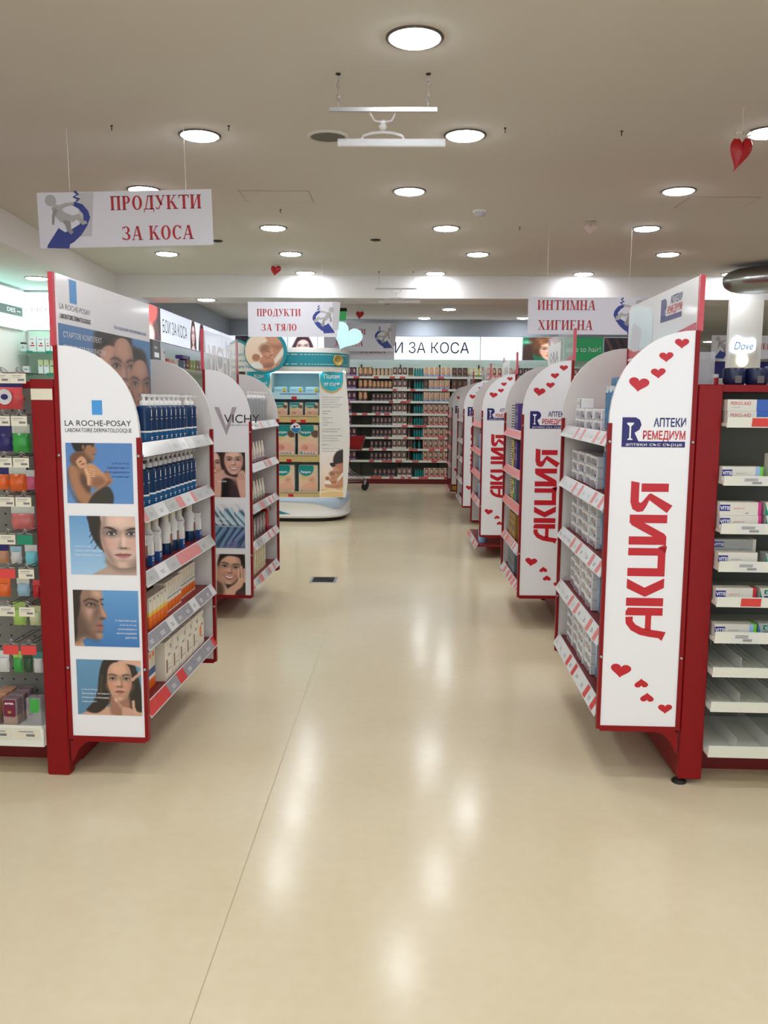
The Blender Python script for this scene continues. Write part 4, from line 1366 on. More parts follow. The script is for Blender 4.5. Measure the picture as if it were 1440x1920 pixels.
class EndUnit:
    """s = +1: stands left of the aisle (shelves face +X); s = -1: right of the aisle."""

    def __init__(u, s, x, y, rot, zb, rails, label, depth=1.07, red_rail='mix', bottom_out=0.0, draw=None):
        u.s, u.zb, u.rails, u.depth = s, zb, rails, depth
        u.t = thing('promotion_shelf', label, 'shelf unit', (x, y, 0), rot)
        u.M = Matrix.Translation((x, y, 0)) @ Matrix.Rotation(rot, 4, 'Z')
        t, S, D = u.t, s, depth
        X = lambda a, b_: (min(S * a, S * b_), max(S * a, S * b_))
        # side panels with red edging
        for y0, nm in ((0.0, 'front'), (D - .018, 'rear')):
            b = MB()
            out = arch_outline(.008)
            pts = [(S * px, zb + pz) for px, pz in out]
            if S < 0:
                pts = pts[::-1]
            fr = front((0, y0, 0))
            b.slab(fr, pts, .018, WHITE if nm == 'front' else PANELIN, PANELIN, PANELIN)
            if nm == 'front' and draw:
                draw(b, u)
            pnl = b.build('side_panel', t)
            e = MB()
            ww = .011
            xo0, xo1 = X(PW - ww, PW + .003)
            e.box(xo0, xo1, y0 - .004, y0 + .022, zb - .004, zb + ARCZ, RED)
            xi0, xi1 = X(-.004, .013)
            e.box(xi0, xi1, y0 - .004, y0 + .022, zb - .004, zb + PH, RED)
            xb0, xb1 = X(.013, PW - ww)
            e.box(xb0, xb1, y0 - .004, y0 + .022, zb - .012, zb + .010, RED)
            e.build('edge_trim', t)
            bt = MB()
            for px in (.004, PW - .004):
                for pz in (.29, 1.13):
                    bt.lathe([(.006, 0), (.006, .003), (.003, .005)], METAL, 8, M=Matrix.Translation((S * px, y0 - .004, zb + pz)) @ Matrix.Rotation(math.pi / 2, 4, 'X'))
            bt.build('bolts', t)
            if nm == 'front':
                u.panel = pnl
        # back board between the panels and the printed header above it
        bx0, bx1 = X(.0, .012)
        MB().box(bx0, bx1, .018, D - .018, zb, zb + 1.3, PANELIN).build('back_board', t)
        # header uprights: solid red up to the top of the arch, clear red acrylic edge above
        for y0 in (-.004, D - .014):
            hx0, hx1 = X(-.012, .006)
            MB().box(hx0, hx1, y0, y0 + .018, zb + PH - .002, 1.975, PALERED).build('header_edge', t)
        # shelves
        for k, zr in enumerate(rails):
            ext = bottom_out if k == len(rails) - 1 else 0.0
            sx0, sx1 = X(.012, .298 + ext)
            g = MB()
            g.box(sx0, sx1, .019, D - .019, zr + .02, zr + .042, REDTRAY)
            sh = g.build('shelf', t)
            r = MB()
            a0, a1 = .3 + ext, .33 + ext
            za, zc = zr + .052, zr
            # sloping price rail
            o = Vector((S * a1, .02, zc))
            vdir = Vector((S * (a0 - a1), 0, za - zc))
            ln = vdir.length
            fr = Frame((S * a1, .02 if S > 0 else D - .02, zc), (0, S, 0), vdir)
            W = D - .04
            r.slab(fr, [(0, 0), (W, 0), (W, ln), (0, ln)], .004, RAILCLEAR if k == 0 and S > 0 else CARDPALE)
            rg = random.Random(k * 7 + int(y * 10) + (0 if s > 0 else 50))
            q = .0
            while q < W - .02:
                if red_rail == 'mix':
                    pal = [(CARDPALE, .12), (CARDRED if k > 3 else CARDPINK, .05)] * 4 + [(CARDPALE, .1)]
                elif red_rail == 'left':
                    pal = ([(RAILCLEAR, .12), (CARDSILVER, .14), (CARDPALE, .1)] if k == 0 else
                           [(CARDSILVER, .15), (CARDPINK, .045), (CARDSILVER, .11), (CARDPALE, .14), (CARDPINK, .05)] if k < 3 else
                           [(CARDGREY, .16), (CARDPALE, .1), (CARDGREY, .12)] if k == 3 else
                           [(CARDPALE, .11), (CARDGREY, .14), (CARDRED, .1), (CARDGREY, .17), (CARDRED, .06)])
                elif red_rail == 'pale':
                    pal = [(CARDPALE, .1), (CARDPINK, .05), (CARDSILVER, .1), (CARDPALE, .12)]
                else:
                    pal = [(CARDPINK, .16), (CARDPINK, .14), (CARDPINK, .2)] if k < 3 else [(CARDPINK, .045), (CARDPALE, .03)]
                mm, ww = pal[rg.randrange(len(pal))] if red_rail != 'mix' else pal[int(q * 20) % len(pal)]
                w2 = min(ww, W - q)
                r.rect(fr, q, .004, q + w2 - .002, ln - .004, mm, .0008)
                if mm in (CARDPALE, CARDSILVER, CARDGREY) and w2 > .08:
                    for hh in (.3, .45):
                        r.rect(fr, q + w2 * .3, ln * hh, q + w2 * .62, ln * (hh + .08), CARDGREY if mm is not CARDGREY else CARDPALE, .0014)
                q += ww
            r.build('price_rail', sh)
        # gussets under the panels that carry the unit
        for y0 in (.002, D - .016):
            P = [(.0, zb - .012), (.085, zb - .012), (.06, zb - .022), (.03, zb - .05), (.006, zb - .1), (.0, zb - .1)]
            P = [(S * x_, z_) for x_, z_ in P]
            if S < 0:
                P = P[::-1]
            MB().slab(front((0, y0, 0)), P[::-1], .014, RED).build('bracket', t)

    def at(u, a, y, z, rz=0.0):
        """World matrix of a spot: a outward from the gondola, y along the aisle."""
        return u.M @ Matrix.Translation((u.s * a, y, z)) @ Matrix.Rotation(rz, 4, 'Z')

    def face(u, y=0.0, z=0.0, a=0.0):
        """Frame on the header, readable from the aisle."""
        return Frame((u.s * a, y, z), (0, u.s, 0), (0, 0, 1))


def aisle_rot(s):
    """Rotation that turns a model whose front is -Y towards the aisle (+X for s=1, -X for s=-1)."""
    return math.pi / 2 if s > 0 else -math.pi / 2


# red sale letters, lying on their left side so that they read upwards
SALE = {
    'А': ([[(.0, -.06), (.13, .04), (.17, .3), (.24, .62), (.36, .76), (.52, .8), (.52, 1.0), (.34, .98), (.16, .88), (.06, .66), (.0, .36), (-.06, .02)],
           [(.56, 0), (.78, 0), (.78, .94), (.66, 1.0), (.56, .98)], [(.2, .3), (.56, .3), (.56, .46), (.22, .46)]], .78),
    'К': ([[(0, 0), (.22, 0), (.22, 1), (0, 1)], [(.25, .5), (.5, 0), (.76, 0), (.5, .52), (.74, 1), (.48, 1)]], .76),
    'Ц': ([[(0, .0), (.22, 0), (.22, 1), (0, 1)], [(.22, 0), (.78, 0), (.78, .2), (.22, .2)], [(.56, .2), (.76, .2), (.76, 1), (.56, 1)], [(.62, -.0), (.8, -.03), (.86, .02), (.78, .2)]], .8),
    'И': ([[(0, 0), (.22, 0), (.22, 1), (0, 1)], [(.58, 0), (.8, 0), (.8, 1), (.58, 1)], [(.22, 0), (.3, .06), (.58, .6), (.58, .98), (.52, .94), (.22, .36)]], .8),
    'Я': ([[(.56, 0), (.78, 0), (.78, .72), (.56, .72)], [(.8, .78), (.84, 1.0), (.28, 1.0), (.1, .94), (.02, .8), (.04, .66), (.16, .58), (.34, .5), (.0, .02), (.2, -.12), (.52, .46), (.5, .52), (.3, .68), (.26, .74), (.3, .78)]], .84),
}


def ribbon(pts, w):
    L, R = [], []
    for i, p in enumerate(pts):
        a, c = pts[max(0, i - 1)], pts[min(len(pts) - 1, i + 1)]
        dx, dy = c[0] - a[0], c[1] - a[1]
        q = math.hypot(dx, dy)
        k = w[i] if isinstance(w, list) else w
        L.append((p[0] - dy / q * k / 2, p[1] + dx / q * k / 2))
        R.append((p[0] + dy / q * k / 2, p[1] - dx / q * k / 2))
    return L + R[::-1]


SALE['А'] = ([ribbon([(.02, -.06), (.07, .06), (.1, .3), (.15, .56), (.26, .78), (.4, .89), (.55, .9)], [.26, .2, .2, .2, .2, .2, .2]),
              [(.59, 0), (.8, 0), (.8, .94), (.7, 1.0), (.59, 1.0)], [(.18, .3), (.59, .3), (.59, .46), (.2, .46)]], .8)


def sale_panel(b, u):
    """Print of the red-and-white sale panels: logo, hearts, rotated lettering (x runs from the outer edge inwards, in metres)."""
    fr = front((-PW - .016, -.0006, u.zb))
    # logo block
    z = 1.11
    b.rect(fr, .065, z, .302, z + .022, NAVY, .0004)
    lg = [(.065, z + .02), (.128, z + .02), (.11, z + .055), (.118, z + .06), (.1355, z + .066), (.1375, z + .085), (.128, z + .105), (.112, z + .112), (.065, z + .112)]
    lg2 = [(.065, z + .02), (.09, z + .02), (.12, z + .02), (.128, z + .022), (.112, z + .054), (.13, z + .066), (.137, z + .085), (.13, z + .103), (.115, z + .112), (.065, z + .112)]
    b.flat(fr, lg2, NAVY, .0004)
    b.flat(fr, [(.082, z + .092), (.109, z + .092), (.107, z + .086), (.0985, z + .078), (.0985, z + .034), (.105, z + .03), (.105, z + .027), (.086, z + .027), (.086, z + .03), (.0925, z + .034), (.0925, z + .078), (.084, z + .086)][::-1], WHITEP, .0008)
    b.text(fr, 'АПТЕКИ', .302, z + .078, .032, NAVY, .0004, 1, .12, 'r')
    b.text(fr, 'РЕМЕДИУМ', .302, z + .03, .032, PRINTRED, .0004, 1, .158, 'r')
    b.text(fr, 'аптеки със сърце', .186, z + .005, .012, WHITEP, .0008, 0, .21)
    # sale lettering, rotated a quarter turn
    H = .142
    x = 0.0
    base_x, z0 = .25, .372
    rot = Frame(fr.at(base_x, z0, 0), (0, 0, 1), (-1, 0, 0))
    for ch in 'АКЦИЯ':
        P, adv = SALE[ch]
        for pg in P:
            b.flat(rot, [((x + a) * .145, c * H) for a, c in pg], PRINTRED, .0004)
        x += adv + .05
    for hx, hz, s_, r_ in ((.272, 1.497, .05, .0), (.217, 1.447, .05, .05), (.19, 1.387, .052, .05), (.12, 1.345, .072, -.12),
                           (.083, .235, .075, -.12), (.165, .185, .05, math.pi + .05), (.19, .128, .05, math.pi - .03), (.262, .083, .052, .02)):
        heart(b, fr, hx + (.016 if hz < .5 else 0), hz, s_, PRINTRED, .0004, r_, .82)


def skin_panel(b, u):
    fr = front((0, -.0006, u.zb))
    b.rect(fr, .138, 1.285, .178, 1.34, SKYBLUE, .0004)
    b.text(fr, 'LA ROCHE-POSAY', .159, 1.243, .022, BLACKP, .0004, 0, .258)
    b.text(fr, 'LABORATOIRE DERMATOLOGIQUE', .16, 1.219, .016, BLACKP, .0004, 0, .258)
    fr = front((0, -.0022, u.zb))
    for i, s_ in enumerate(('La Roche-Posay', 'Препоръчвано от', '90 000 дерматолози', 'по целия свят')):
        b.text(fr, s_, .276, 1.098 - i * .017, .0075, NAVY, 0, 0, None, 'r')
    for i, s_ in enumerate(('La Roche-Posay', 'Грижа, която променя', 'чувствителната кожа')):
        b.text(fr, s_, .05, .775 - i * .017, .0075, WHITEP, 0, 0, None, 'l')
    for i, s_ in enumerate(('С термална вода', 'La Roche-Posay', 'успокояващо и', 'антиоксидантно', 'действие')):
        b.text(fr, s_, .285, .482 - i * .017, .0075, WHITEP, 0, 0, None, 'r')
    for i, s_ in enumerate(('La Roche-Posay', 'Доказана ефективност', 'Клинично потвърдена', 'поносимост')):
        b.text(fr, s_, .056, .2 - i * .0165, .0075, WHITEP, 0, 0, None, 'l')


def spa_panel(b, u):
    fr = front((0, -.0006, u.zb))
    vz = 1.105
    b.flat(fr, [(.072, vz + .19), (.105, vz + .19), (.153, vz + .055), (.194, vz + .19), (.226, vz + .19), (.153, vz)][::-1], MAUVE, .0004)
    b.text(fr, 'VICHY', .259, vz + .086, .058, BLACKP, .0008, 0, .24)
    b.text(fr, 'LABORATOIRES', .262, vz + .065, .011, TXTGREY, .0008, 0, .22)
    fr = front((0, -.0022, u.zb))
    b.text(fr, 'НАУКА', .065, .53, .02, WHITEP, 0, 0, None, 'l')
    b.text(fr, 'за кожата', .065, .505, .013, WHITEP, 0, 0, None, 'l')
    b.text(fr, 'здраве', .085, .79, .014, WHITEP, 0, 0, None, 'l')


R_L, R_R = math.radians(-2.5), math.radians(-1.5)
L1 = EndUnit(1, -1.305, 3.25, R_L, .16, [1.285, 1.03, .775, .52, .245], 'white arched shelf-end unit with skin care posters, nearest on the left', red_rail='left', draw=skin_panel)
L2 = EndUnit(1, -1.315, 5.754, R_L, .165, [1.31, 1.02, .735, .475, .205], 'white arched shelf-end unit with a grey V logo, second on the left', depth=1.0, red_rail='pale', draw=spa_panel)
R1 = EndUnit(-1, 1.112, 3.25, R_R, .228, [1.34, 1.09, .83, .555, .267], 'white arched shelf-end unit with red sale lettering, nearest on the right', depth=1.09, draw=sale_panel)
R2 = EndUnit(-1, 1.112, 5.552, 0, .228, [1.265, 1.0, .77, .5, .25], 'white arched shelf-end unit with red sale lettering, second on the right', depth=.93, red_rail='red', draw=sale_panel)
R3 = EndUnit(-1, 1.1, 8.14, 0, .228, [1.265, 1.0, .77, .5, .1], 'white arched shelf-end unit with red sale lettering, third on the right', depth=1.05, red_rail='red', bottom_out=.03, draw=sale_panel)
R4 = EndUnit(-1, 1.1, 10.462, 0, .228, [1.265, 1.0, .77, .5, .25], 'white arched shelf-end unit with red sale lettering, fourth on the right', depth=1.05, red_rail='pale', draw=sale_panel)
R5 = EndUnit(-1, 1.13, 13.25, 0, .228, [1.265, 1.0, .77, .5, .1], 'white arched shelf-end unit with red hearts, farthest on the right', depth=1.05, red_rail='red', bottom_out=.03, draw=sale_panel)


def brand_header(u, k=0):
    """Glossy header board above a right-hand unit: clear white film with a red swoosh."""
    D = u.depth
    b = MB()
    b.box(-.008, .0, .014, D - .014, 1.62 if k == 0 else 1.66, 1.972, HEADW if k == 0 else ACRYL)
    fr = Frame((-.0082, D - .014, 1.62), (0, -1, 0), (0, 0, 1))
    W = D - .028
    if k == 0:
        b.flat(fr, [(0, .15), (W * .42, .13), (W * .42, .3), (W * .2, .34), (0, .34)], LITDIM, .0005)
        b.flat(fr, [(.02, .16), (.2, .13), (.26, .22), (.1, .27)], SIGNGREY, .0008)
        b.flat(fr, [(0, 0), (W, 0), (W, .185), (W * .75, .165), (W * .4, .125), (.12, .13), (0, .15)], PALERED, .001)
        b.flat(fr, [(W, .155), (W * .7, .14), (W * .4, .1), (0, .1), (0, .09), (W * .4, .085), (W * .7, .12), (W, .135)], WHITEP, .0013)
        b.rect(fr, .57, .225, .87, .245, NAVY, .0008)
        b.flat(fr, [(.57, .24), (.65, .24), (.635, .265), (.655, .285), (.65, .31), (.63, .32), (.57, .32)], NAVY, .0008)
        b.text(fr, 'АПТЕКИ', .87, .29, .03, NAVY, .0008, 1, .16, 'r')
        b.text(fr, 'РЕМЕДИУМ', .87, .252, .03, PRINTRED, .0008, 1, .2, 'r')
    else:
        b.flat(fr, [(0, .06), (W, .14), (W, .2), (W * .4, .1), (0, .1)], PALERED, .0006)
        b.flat(fr, [(0, .12), (W * .55, .14), (W * .55, .3), (0, .3)], WHITEP, .0006)
        b.text(fr, 'ORA', W * .27, .17, .08, FIGDARK, .0009, 1, .36)
    b.build('header_board', u.t)


brand_header(R1, 0)
for u in (R2, R3, R4, R5):
    brand_header(u, 1)

# --- nearest left unit: four photographs, header with three faces
for p, (cx, cz, wd, ht) in ((pic_couple(), (.159, 1.062, .26, .232)), (pic_closeup(), (.162, .782, .26, .23)),
                            (pic_profile(), (.165, .492, .26, .226)), (pic_longhair(), (.167, .212, .26, .226))):
    p.part('photograph', front((cx, -.0014, L1.zb + cz)), wd, ht, PHOTO, L1.panel)

b = MB()
D = L1.depth
b.box(-.006, .012, .014, D - .014, 1.42, 1.973, WHITE)
fr = Frame((.0125, .014, 1.42), (0, 1, 0), (0, 0, 1))
b.rect(fr, .115, .455, .18, .545, SKYBLUE, .0004)
b.text(fr, 'LA ROCHE-POSAY', .165, .425, .022, TXTGREY, .0004, 0, .29)
b.text(fr, 'LABORATOIRE DERMATOLOGIQUE', .165, .39, .018, BLACKP, .0004, 1, .29)
b.text(fr, 'Нов подход към чувствителната кожа', .99, .395, .017, SIGNBLUE, .0004, 0, .42, 'r')
fr = Frame((.014, .014, 1.42), (0, 1, 0), (0, 0, 1))
b.text(fr, 'СТАРТОВ КОМПЛЕКТ', .04, .32, .022, WHITEP, 0, 0, .38, 'l')
b.text(fr, 'ПРОТИВ НЕСЪВЪРШЕНСТВА', .04, .27, .022, WHITEP, 0, 0, .42, 'l')
b.text(fr, 'ЕФФАКЛАР', .17, .22, .022, WHITEP, 0, 0, .24, 'l')
hb = b.build('header_board', L1.t)
pic_three_faces().part('photograph', Frame((.0132, D / 2, 1.42 + .187), (0, 1, 0), (0, 0, 1)), D - .03, .365, PHOTO, hb)

# --- second left unit: three pictures, clear header
for p, (cx, cz, wd, ht) in ((pic_two_women(), (.16, .84, .235, .305)), (pic_tubes(), (.16, .49, .22, .305)), (pic_laughing(), (.168, .15, .2, .29))):
    p.part('photograph', front((cx, -.0014, L2.zb + cz)), wd, ht, PHOTO, L2.panel)
D = L2.depth
b = MB()
b.box(-.002, .004, .014, D - .014, 1.5, 1.97, ACRYL)
fr = Frame((.0045, .014, 1.5), (0, 1, 0), (0, 0, 1))
b.text(fr, 'VICHY', .46, .2, .19, ACRYLTXT, .0006, 1, .7)
b.build('header_board', L2.t)


# ------------------------------------------------------------------ gondolas (the shelf rows behind the end units)
def gondola(lab, s, x, y, rot, depth, length, top=1.575, full=False):
    """Row of shelving running away from the aisle; end wall and corner posts are red."""
    t = thing('gondola_shelving', lab, 'shelving', (x, y, 0), rot)
    X = lambda a, b_: (min(s * a, s * b_), max(s * a, s * b_))
    W = .092
    for y0, y1 in ((0.0, .05), (depth - .05, depth)):
        x0, x1 = X(-.018, -W - .018)
        MB().box(x0, x1, y0, y1, .022 if s < 0 else .0005, top, RED, ch=.004).build('corner_post', t)
        if s > 0:
            continue
        f = MB()
        f.lathe([(.028, 0.0), (.03, .006), (.024, .012), (.006, .014), (.006, .03)], BLACKRUB, 14, M=Matrix.Translation((-s * (.03 if s < 0 else .064), (y0 + y1) / 2, 0)))
        f.build('levelling_foot', t)
    x0, x1 = X(-.018, -.034)
    MB().box(x0, x1, .05, depth - .05, .022, top, RED).build('end_wall', t)
    x0, x1 = X(-.034, -length)
    MB().box(x0, x1, .16, depth - .16, 0.0, .125, DARKRED).build('plinth', t)
    x0, x1 = X(-.11, -length)
    b = MB()
    b.box(x0, x1, depth * .5 - .02, depth * .5 + .02, .125, top - .03, SHELFBACK)
    b.build('back_panel', t)
    return t, X


G1, X1 = gondola('red shelf row with peg hooks behind the nearest left end unit', 1, -1.295, 3.25, R_L, 1.07, 2.4)
G2, _ = gondola('red shelf row behind the second left end unit', 1, -1.305, 5.754, R_L, 1.0, 1.9)
G3, X3 = gondola('red shelf row with white shelves behind the nearest right end unit', -1, 1.102, 3.25, R_R, 1.09, 2.4)
G4, _ = gondola('red shelf row behind the second right end unit', -1, 1.102, 5.552, 0, .93, 2.2)
G5, _ = gondola('red shelf row behind the third right end unit', -1, 1.09, 8.14, 0, 1.05, 2.2)
G6, _ = gondola('red shelf row behind the fourth right end unit', -1, 1.09, 10.462, 0, 1.05, 2.2)
G7, _ = gondola('red shelf row behind the farthest right end unit', -1, 1.12, 13.25, 0, 1.05, 2.2)
for g, s, D, ln in ((G1, 1, 1.07, 2.4), (G2, 1, 1.0, 1.9), (G4, -1, .93, 2.2), (G5, -1, 1.05, 2.2), (G6, -1, 1.05, 2.2), (G7, -1, 1.05, 2.2)):
    x0, x1 = (min(-s * .034, -s * ln), max(-s * .034, -s * ln))
    b = MB()
    b.box(x0, x1, .05 if g is not G1 else .2, D - .05, 1.545, 1.573, RED)
    b.build('top_board', g)
    for z in (.125, .45, .78, 1.11, 1.4):
        if g is G1:
            continue
        MB().box(x0, x1, .03, D - .03, z, z + .025, LIP).build('shelf', g)

# nearest left row: pegboard, tray, price rail
x0, x1 = X1(-.11, -2.4)
b = MB()
b.box(x0, x1, .2, .215, .2, 1.545, PEG)
for i in range(22):
    for j in range(28):
        xx = -.135 - i * .05
        b.add([(xx - .004, .1995, .23 + j * .047), (xx + .004, .1995, .23 + j * .047), (xx + .004, .1995, .238 + j * .047), (xx - .004, .1995, .238 + j * .047)], [(0, 1, 2, 3)], BLACKRUB)
b.build('pegboard', G1)
MB().box(x0, x1, -.02, .2, .125, .2, LIP).build('tray', G1)
b = MB()
fr = front((-2.4, -.0215, .0))
b.slab(front((-2.4, -.0205, 0)), [(.0, .152), (2.285, .152), (2.285, .212), (0, .212)], .004, LIP)
for i in range(18):
    b.rect(fr, 2.285 - .115 * (i + 1), .158, 2.285 - .115 * i - .01, .198, CARDCREAM, .0008)
    b.rect(fr, 2.285 - .115 * (i + 1) + .02, .185, 2.285 - .115 * i - .035, .19, CARDGREY, .0014)
    b.rect(fr, 2.285 - .115 * (i + 1) + .05, .168, 2.285 - .115 * i - .03, .178, TXTGREY, .0014)
b.build('price_rail', G1)
b = MB()
b.rect(front((0, -.0012, 0)), -.108, 1.5, -.024, 1.542, CARDCREAM)
b.build('blank_label', G1)
MB().box(-.1102, -.0178, -.0005, .045, 1.553, 1.578, RED).build('post_cap', G1)

# nearest right row: white shelves with lips
LIPS = [(1.455, 1.416), (1.237, 1.2), (1.058, 1.017), (.914, .872), (.776, .736), (.641, .594), (.501, .46), (.364, .321), (.187, .137)]
x0, x1 = X3(-.112, -2.4)
MB().box(x0, x1, .05, .56, 1.548, 1.575, RED).build('top_board', G3)
MB().box(x0, x1, .36, .38, .13, 1.548, SHELFBACK).build('shelf_back', G3)
for k, (za, zc) in enumerate(LIPS):
    b = MB()
    b.box(x0, x1, -.045, .36, zc + .004, zc + .016, LIP if k < 7 else LIP)
    sh = b.build('shelf', G3)
    r = MB()
    fr = Frame((x0, -.05, zc), (1, 0, 0), (0, -.18, 1))
    H = za - zc
    r.slab(fr, [(0, 0), (x1 - x0, 0), (x1 - x0, H), (0, H)], .004, LIP)
    if k in (0, 4):
        r.rect(fr, .09, .004, .165, H - .003, CARDRED, .0008)
    elif k < 6:
        r.rect(fr, .06, .004, .16, H - .003, CARDPALE, .0008)
        for q in (.66, .5):
            r.rect(fr, .075, H * q, .125, H * (q + .08), TXTGREY, .0014)
        r.rect(fr, .105, H * .2, .14, H * .42, GREYP, .0014)
    for i in range(2, 18):
        if (i * 7 + k) % 3:
            r.rect(fr, .13 * i, .004, .13 * i + .08, H - .003, CARDPALE if (i + k) % 4 else CARDRED, .0008)
    r.build('shelf_lip', sh)
    if k >= 6:
        for i, q in enumerate((.11, .24, .37, .5)):
            MB().box(x0 + q, x0 + q + .002, -.04, .3, zc + .016, zc + .075, ACRYL).build('divider', sh)
        if k < 8:
            g = MB()
            for i in range(48):
                xx = x0 + .01 + i * .025
                g.tube([(xx, .33, zc + .07), (xx + .012, .33, zc + .02), (xx + .012, -.035, zc + .019)], .0022, LIP, 4, cap=False)
            g.build('wire_insert', sh)


# ------------------------------------------------------------------ goods on the shelf-end units
def cbox_mesh(name, w, d, h, layers, prints=()):
    """Carton standing on z=0, front towards -Y: layers = [(z0, z1, material)], prints = [(x0, z0, x1, z1, material)] on the front."""
    b = MB()
    for z0, z1, m in layers:
        b.box(-w / 2, w / 2, 0, d, z0, z1, m)
    fr = front((0, -.0003, 0))
    for i, (x0, z0, x1, z1, m) in enumerate(prints):
        b.rect(fr, x0, z0, x1, z1, m, .0003 * i)
    return b.mesh(name)


NEARFAR = 'from near'


def pump_kind(name, rad, h, bodyparts, cap):
    b = MB()
    z = 0
    for z0, z1, m in bodyparts:
        prof = [(rad, z0), (rad, z1)]
        if z1 >= h - 1e-6:
            prof = [(rad, z0), (rad, h - .012), (rad * .93, h - .004), (rad * .6, h)]
        b.lathe(prof, m, 20)
    fr = front((0, -rad - .0006, 0))
    if cap is WCAP and bodyparts[0][2] is NAVYL:
        b.rect(fr, -.004, h - .045, .004, h - .016, WHITEP)
        b.rect(fr, -.014, h - .058, .014, h - .053, CARDGREY)
        b.rect(fr, -.012, .02, .012, .024, WHITEP)
        b.rect(fr, -.008, .012, .008, .016, WHITEP)
    p = MB()
    p.lathe([(rad * .56, h - .002), (rad * .56, h + .018), (rad * .3, h + .021), (rad * .22, h + .024), (rad * .22, h + .034)], cap, 16)
    p.lathe([(rad * .34, h + .034), (rad * .36, h + .044), (rad * .3, h + .047)], cap, 16)
    p.box(-rad * .2, rad * .2, -rad * .95, 0, h + .036, h + .045, cap)
    return Kind(name, 'bottle', None, [('bottle_body', b.mesh('bottle_body')), ('pump', p.mesh('pump'))])


def lotion_kind():
    r = .029
    b = MB()
    b.lathe([(r, 0), (r, .05)], NAVYB, 20)
    b.lathe([(r, .05), (r, .118), (r * .94, .13), (r * .62, .145), (r * .55, .15)], WCAP, 20)
    fr = front((0, -r - .0006, 0))
    b.rect(fr, -.012, .04, .012, .092, MATS['lotion_picture'])
    b.rect(fr, -.012, .0, .012, .04, BLACKP)
    b.rect(fr, .0, .1, .005, .118, BLUEP)
    c = MB()
    c.lathe([(r * .6, .15), (r * .6, .182), (r * .55, .185)], CREAMC, 16)
    return Kind('lotion_bottle', 'bottle', None, [('bottle_body', b.mesh('bottle_body')), ('cap', c.mesh('cap'))])


mat('lotion_picture', (130, 84, 70), .4)
ROT = aisle_rot(1)
PUMP = pump_kind('pump_bottle', .031, .152, [(0, .042, NAVYL), (.042, .049, WHITEP), (.049, .152, NAVYB)], WCAP)
ys = [.27 + i * .066 for i in range(8)] + [.86, .93]
for i, y in enumerate(ys):
    PUMP.place(L1.at(.245, y, L1.rails[0] + .0428, ROT), f'dark blue pump bottle on the top left shelf, {ORD[i]} {NEARFAR}', 'blue pump bottles on the top shelf')
ys = [.13, .2] + [.285 + i * .066 for i in range(10)]
for i, y in enumerate(ys):
    PUMP.place(L1.at(.25, y, L1.rails[1] + .0428, ROT), f'dark blue pump bottle on the second left shelf, {ORD[i]} {NEARFAR}', 'blue pump bottles on the second shelf')
LOT = lotion_kind()
for i, y in enumerate([.2, .29, .39, .53, .63, .73, .9]):
    LOT.place(L1.at(.235, y, L1.rails[2] + .0428, ROT), f'white lotion bottle with blue base on the third left shelf, {ORD[i]} {NEARFAR}', 'white lotion bottles on the third shelf')
LCAR = Kind('lotion_carton', 'carton', cbox_mesh('lotion_carton', .032, .04, .13, [(0, .045, BLUEP), (.045, .13, WCAP)], [(-.01, .03, .01, .034, WHITEP), (-.01, .02, .01, .024, WHITEP), (.002, .1, .007, .12, BLUEP)]))
for i, y in enumerate([.245, .345, .68, .965]):
    LCAR.place(L1.at(.275, y, L1.rails[2] + .0428, ROT), f'slim white and blue carton between the lotion bottles, {ORD[i]} {NEARFAR}', 'slim cartons among the lotion bottles')
SUN = Kind('sunscreen_carton', 'carton', cbox_mesh('sunscreen_carton', .043, .05, .14, [(0, .006, WHITEP), (.006, .046, ORANGE), (.046, .14, CREAMC)],
                                                   [(-.0215, .062, .0215, .067, BLUEP), (-.012, .118, -.006, .134, ORANGE), (-.006, .08, .014, .083, CARDGREY), (-.006, .09, .01, .093, CARDGREY)]))
SUNY = Kind('sunscreen_carton', 'carton', cbox_mesh('sunscreen_carton', .043, .05, .13, [(0, .05, ORANGE), (.05, .066, MATS['lime'] if 'lime' in MATS else mat('yellow_print', (226, 196, 60), .4)), (.066, .13, CREAMC)],
                                                    [(-.012, .11, .006, .122, CARDGREY)]))
for i in range(16):
    y = .2 + i * .049
    a = .262 - (.0 if i < 5 else .012 if i < 10 else .03)
    (SUNY if i < 5 else SUN).place(L1.at(a + .012, y, L1.rails[3] + .0428, ROT), f'cream and orange sunscreen carton on the fourth left shelf, {ORD[i]} {NEARFAR}', 'orange sunscreen cartons')
KIT = Kind('sunscreen_kit', 'carton', cbox_mesh('sunscreen_kit', .04, .05, .16, [(0, .04, ORANGE), (.04, .055, WHITEP), (.055, .085, BLUEP), (.085, .16, CREAMC)], [(-.012, .13, .01, .15, ORANGE)]))
for i in range(3):
    KIT.place(L1.at(.25, .2 + i * .043, L1.rails[4] + .0428, ROT), f'orange and blue boxed kit on the bottom left shelf, {ORD[i]} {NEARFAR}', 'orange and blue kits on the bottom shelf')
MASK = []
for k in range(2):
    MASK.append(Kind('mask_carton', 'carton', cbox_mesh('mask_carton', .094, .045, .172, [(0, .172, CREAMC)],
                     [(-.03, .03, -.012, .09, MATS['lotion_picture']) if k == 0 else (-.03, .05, .0, .1, ORANGE), (-.008, .1, .03, .112, CARDGREY), (-.01, .06, .035, .066, SIGNGREY), (-.01, .04, .035, .046, CARDGREY), (.028, .13, .036, .15, BLUEP)])))
for i in range(6):
    MASK[i == 5].place(L1.at(.285, .38 + i * .105, L1.rails[4] + .0428, ROT), f'tall white face care carton on the bottom left shelf, {ORD[i]} {NEARFAR}', 'tall white cartons on the bottom shelf')

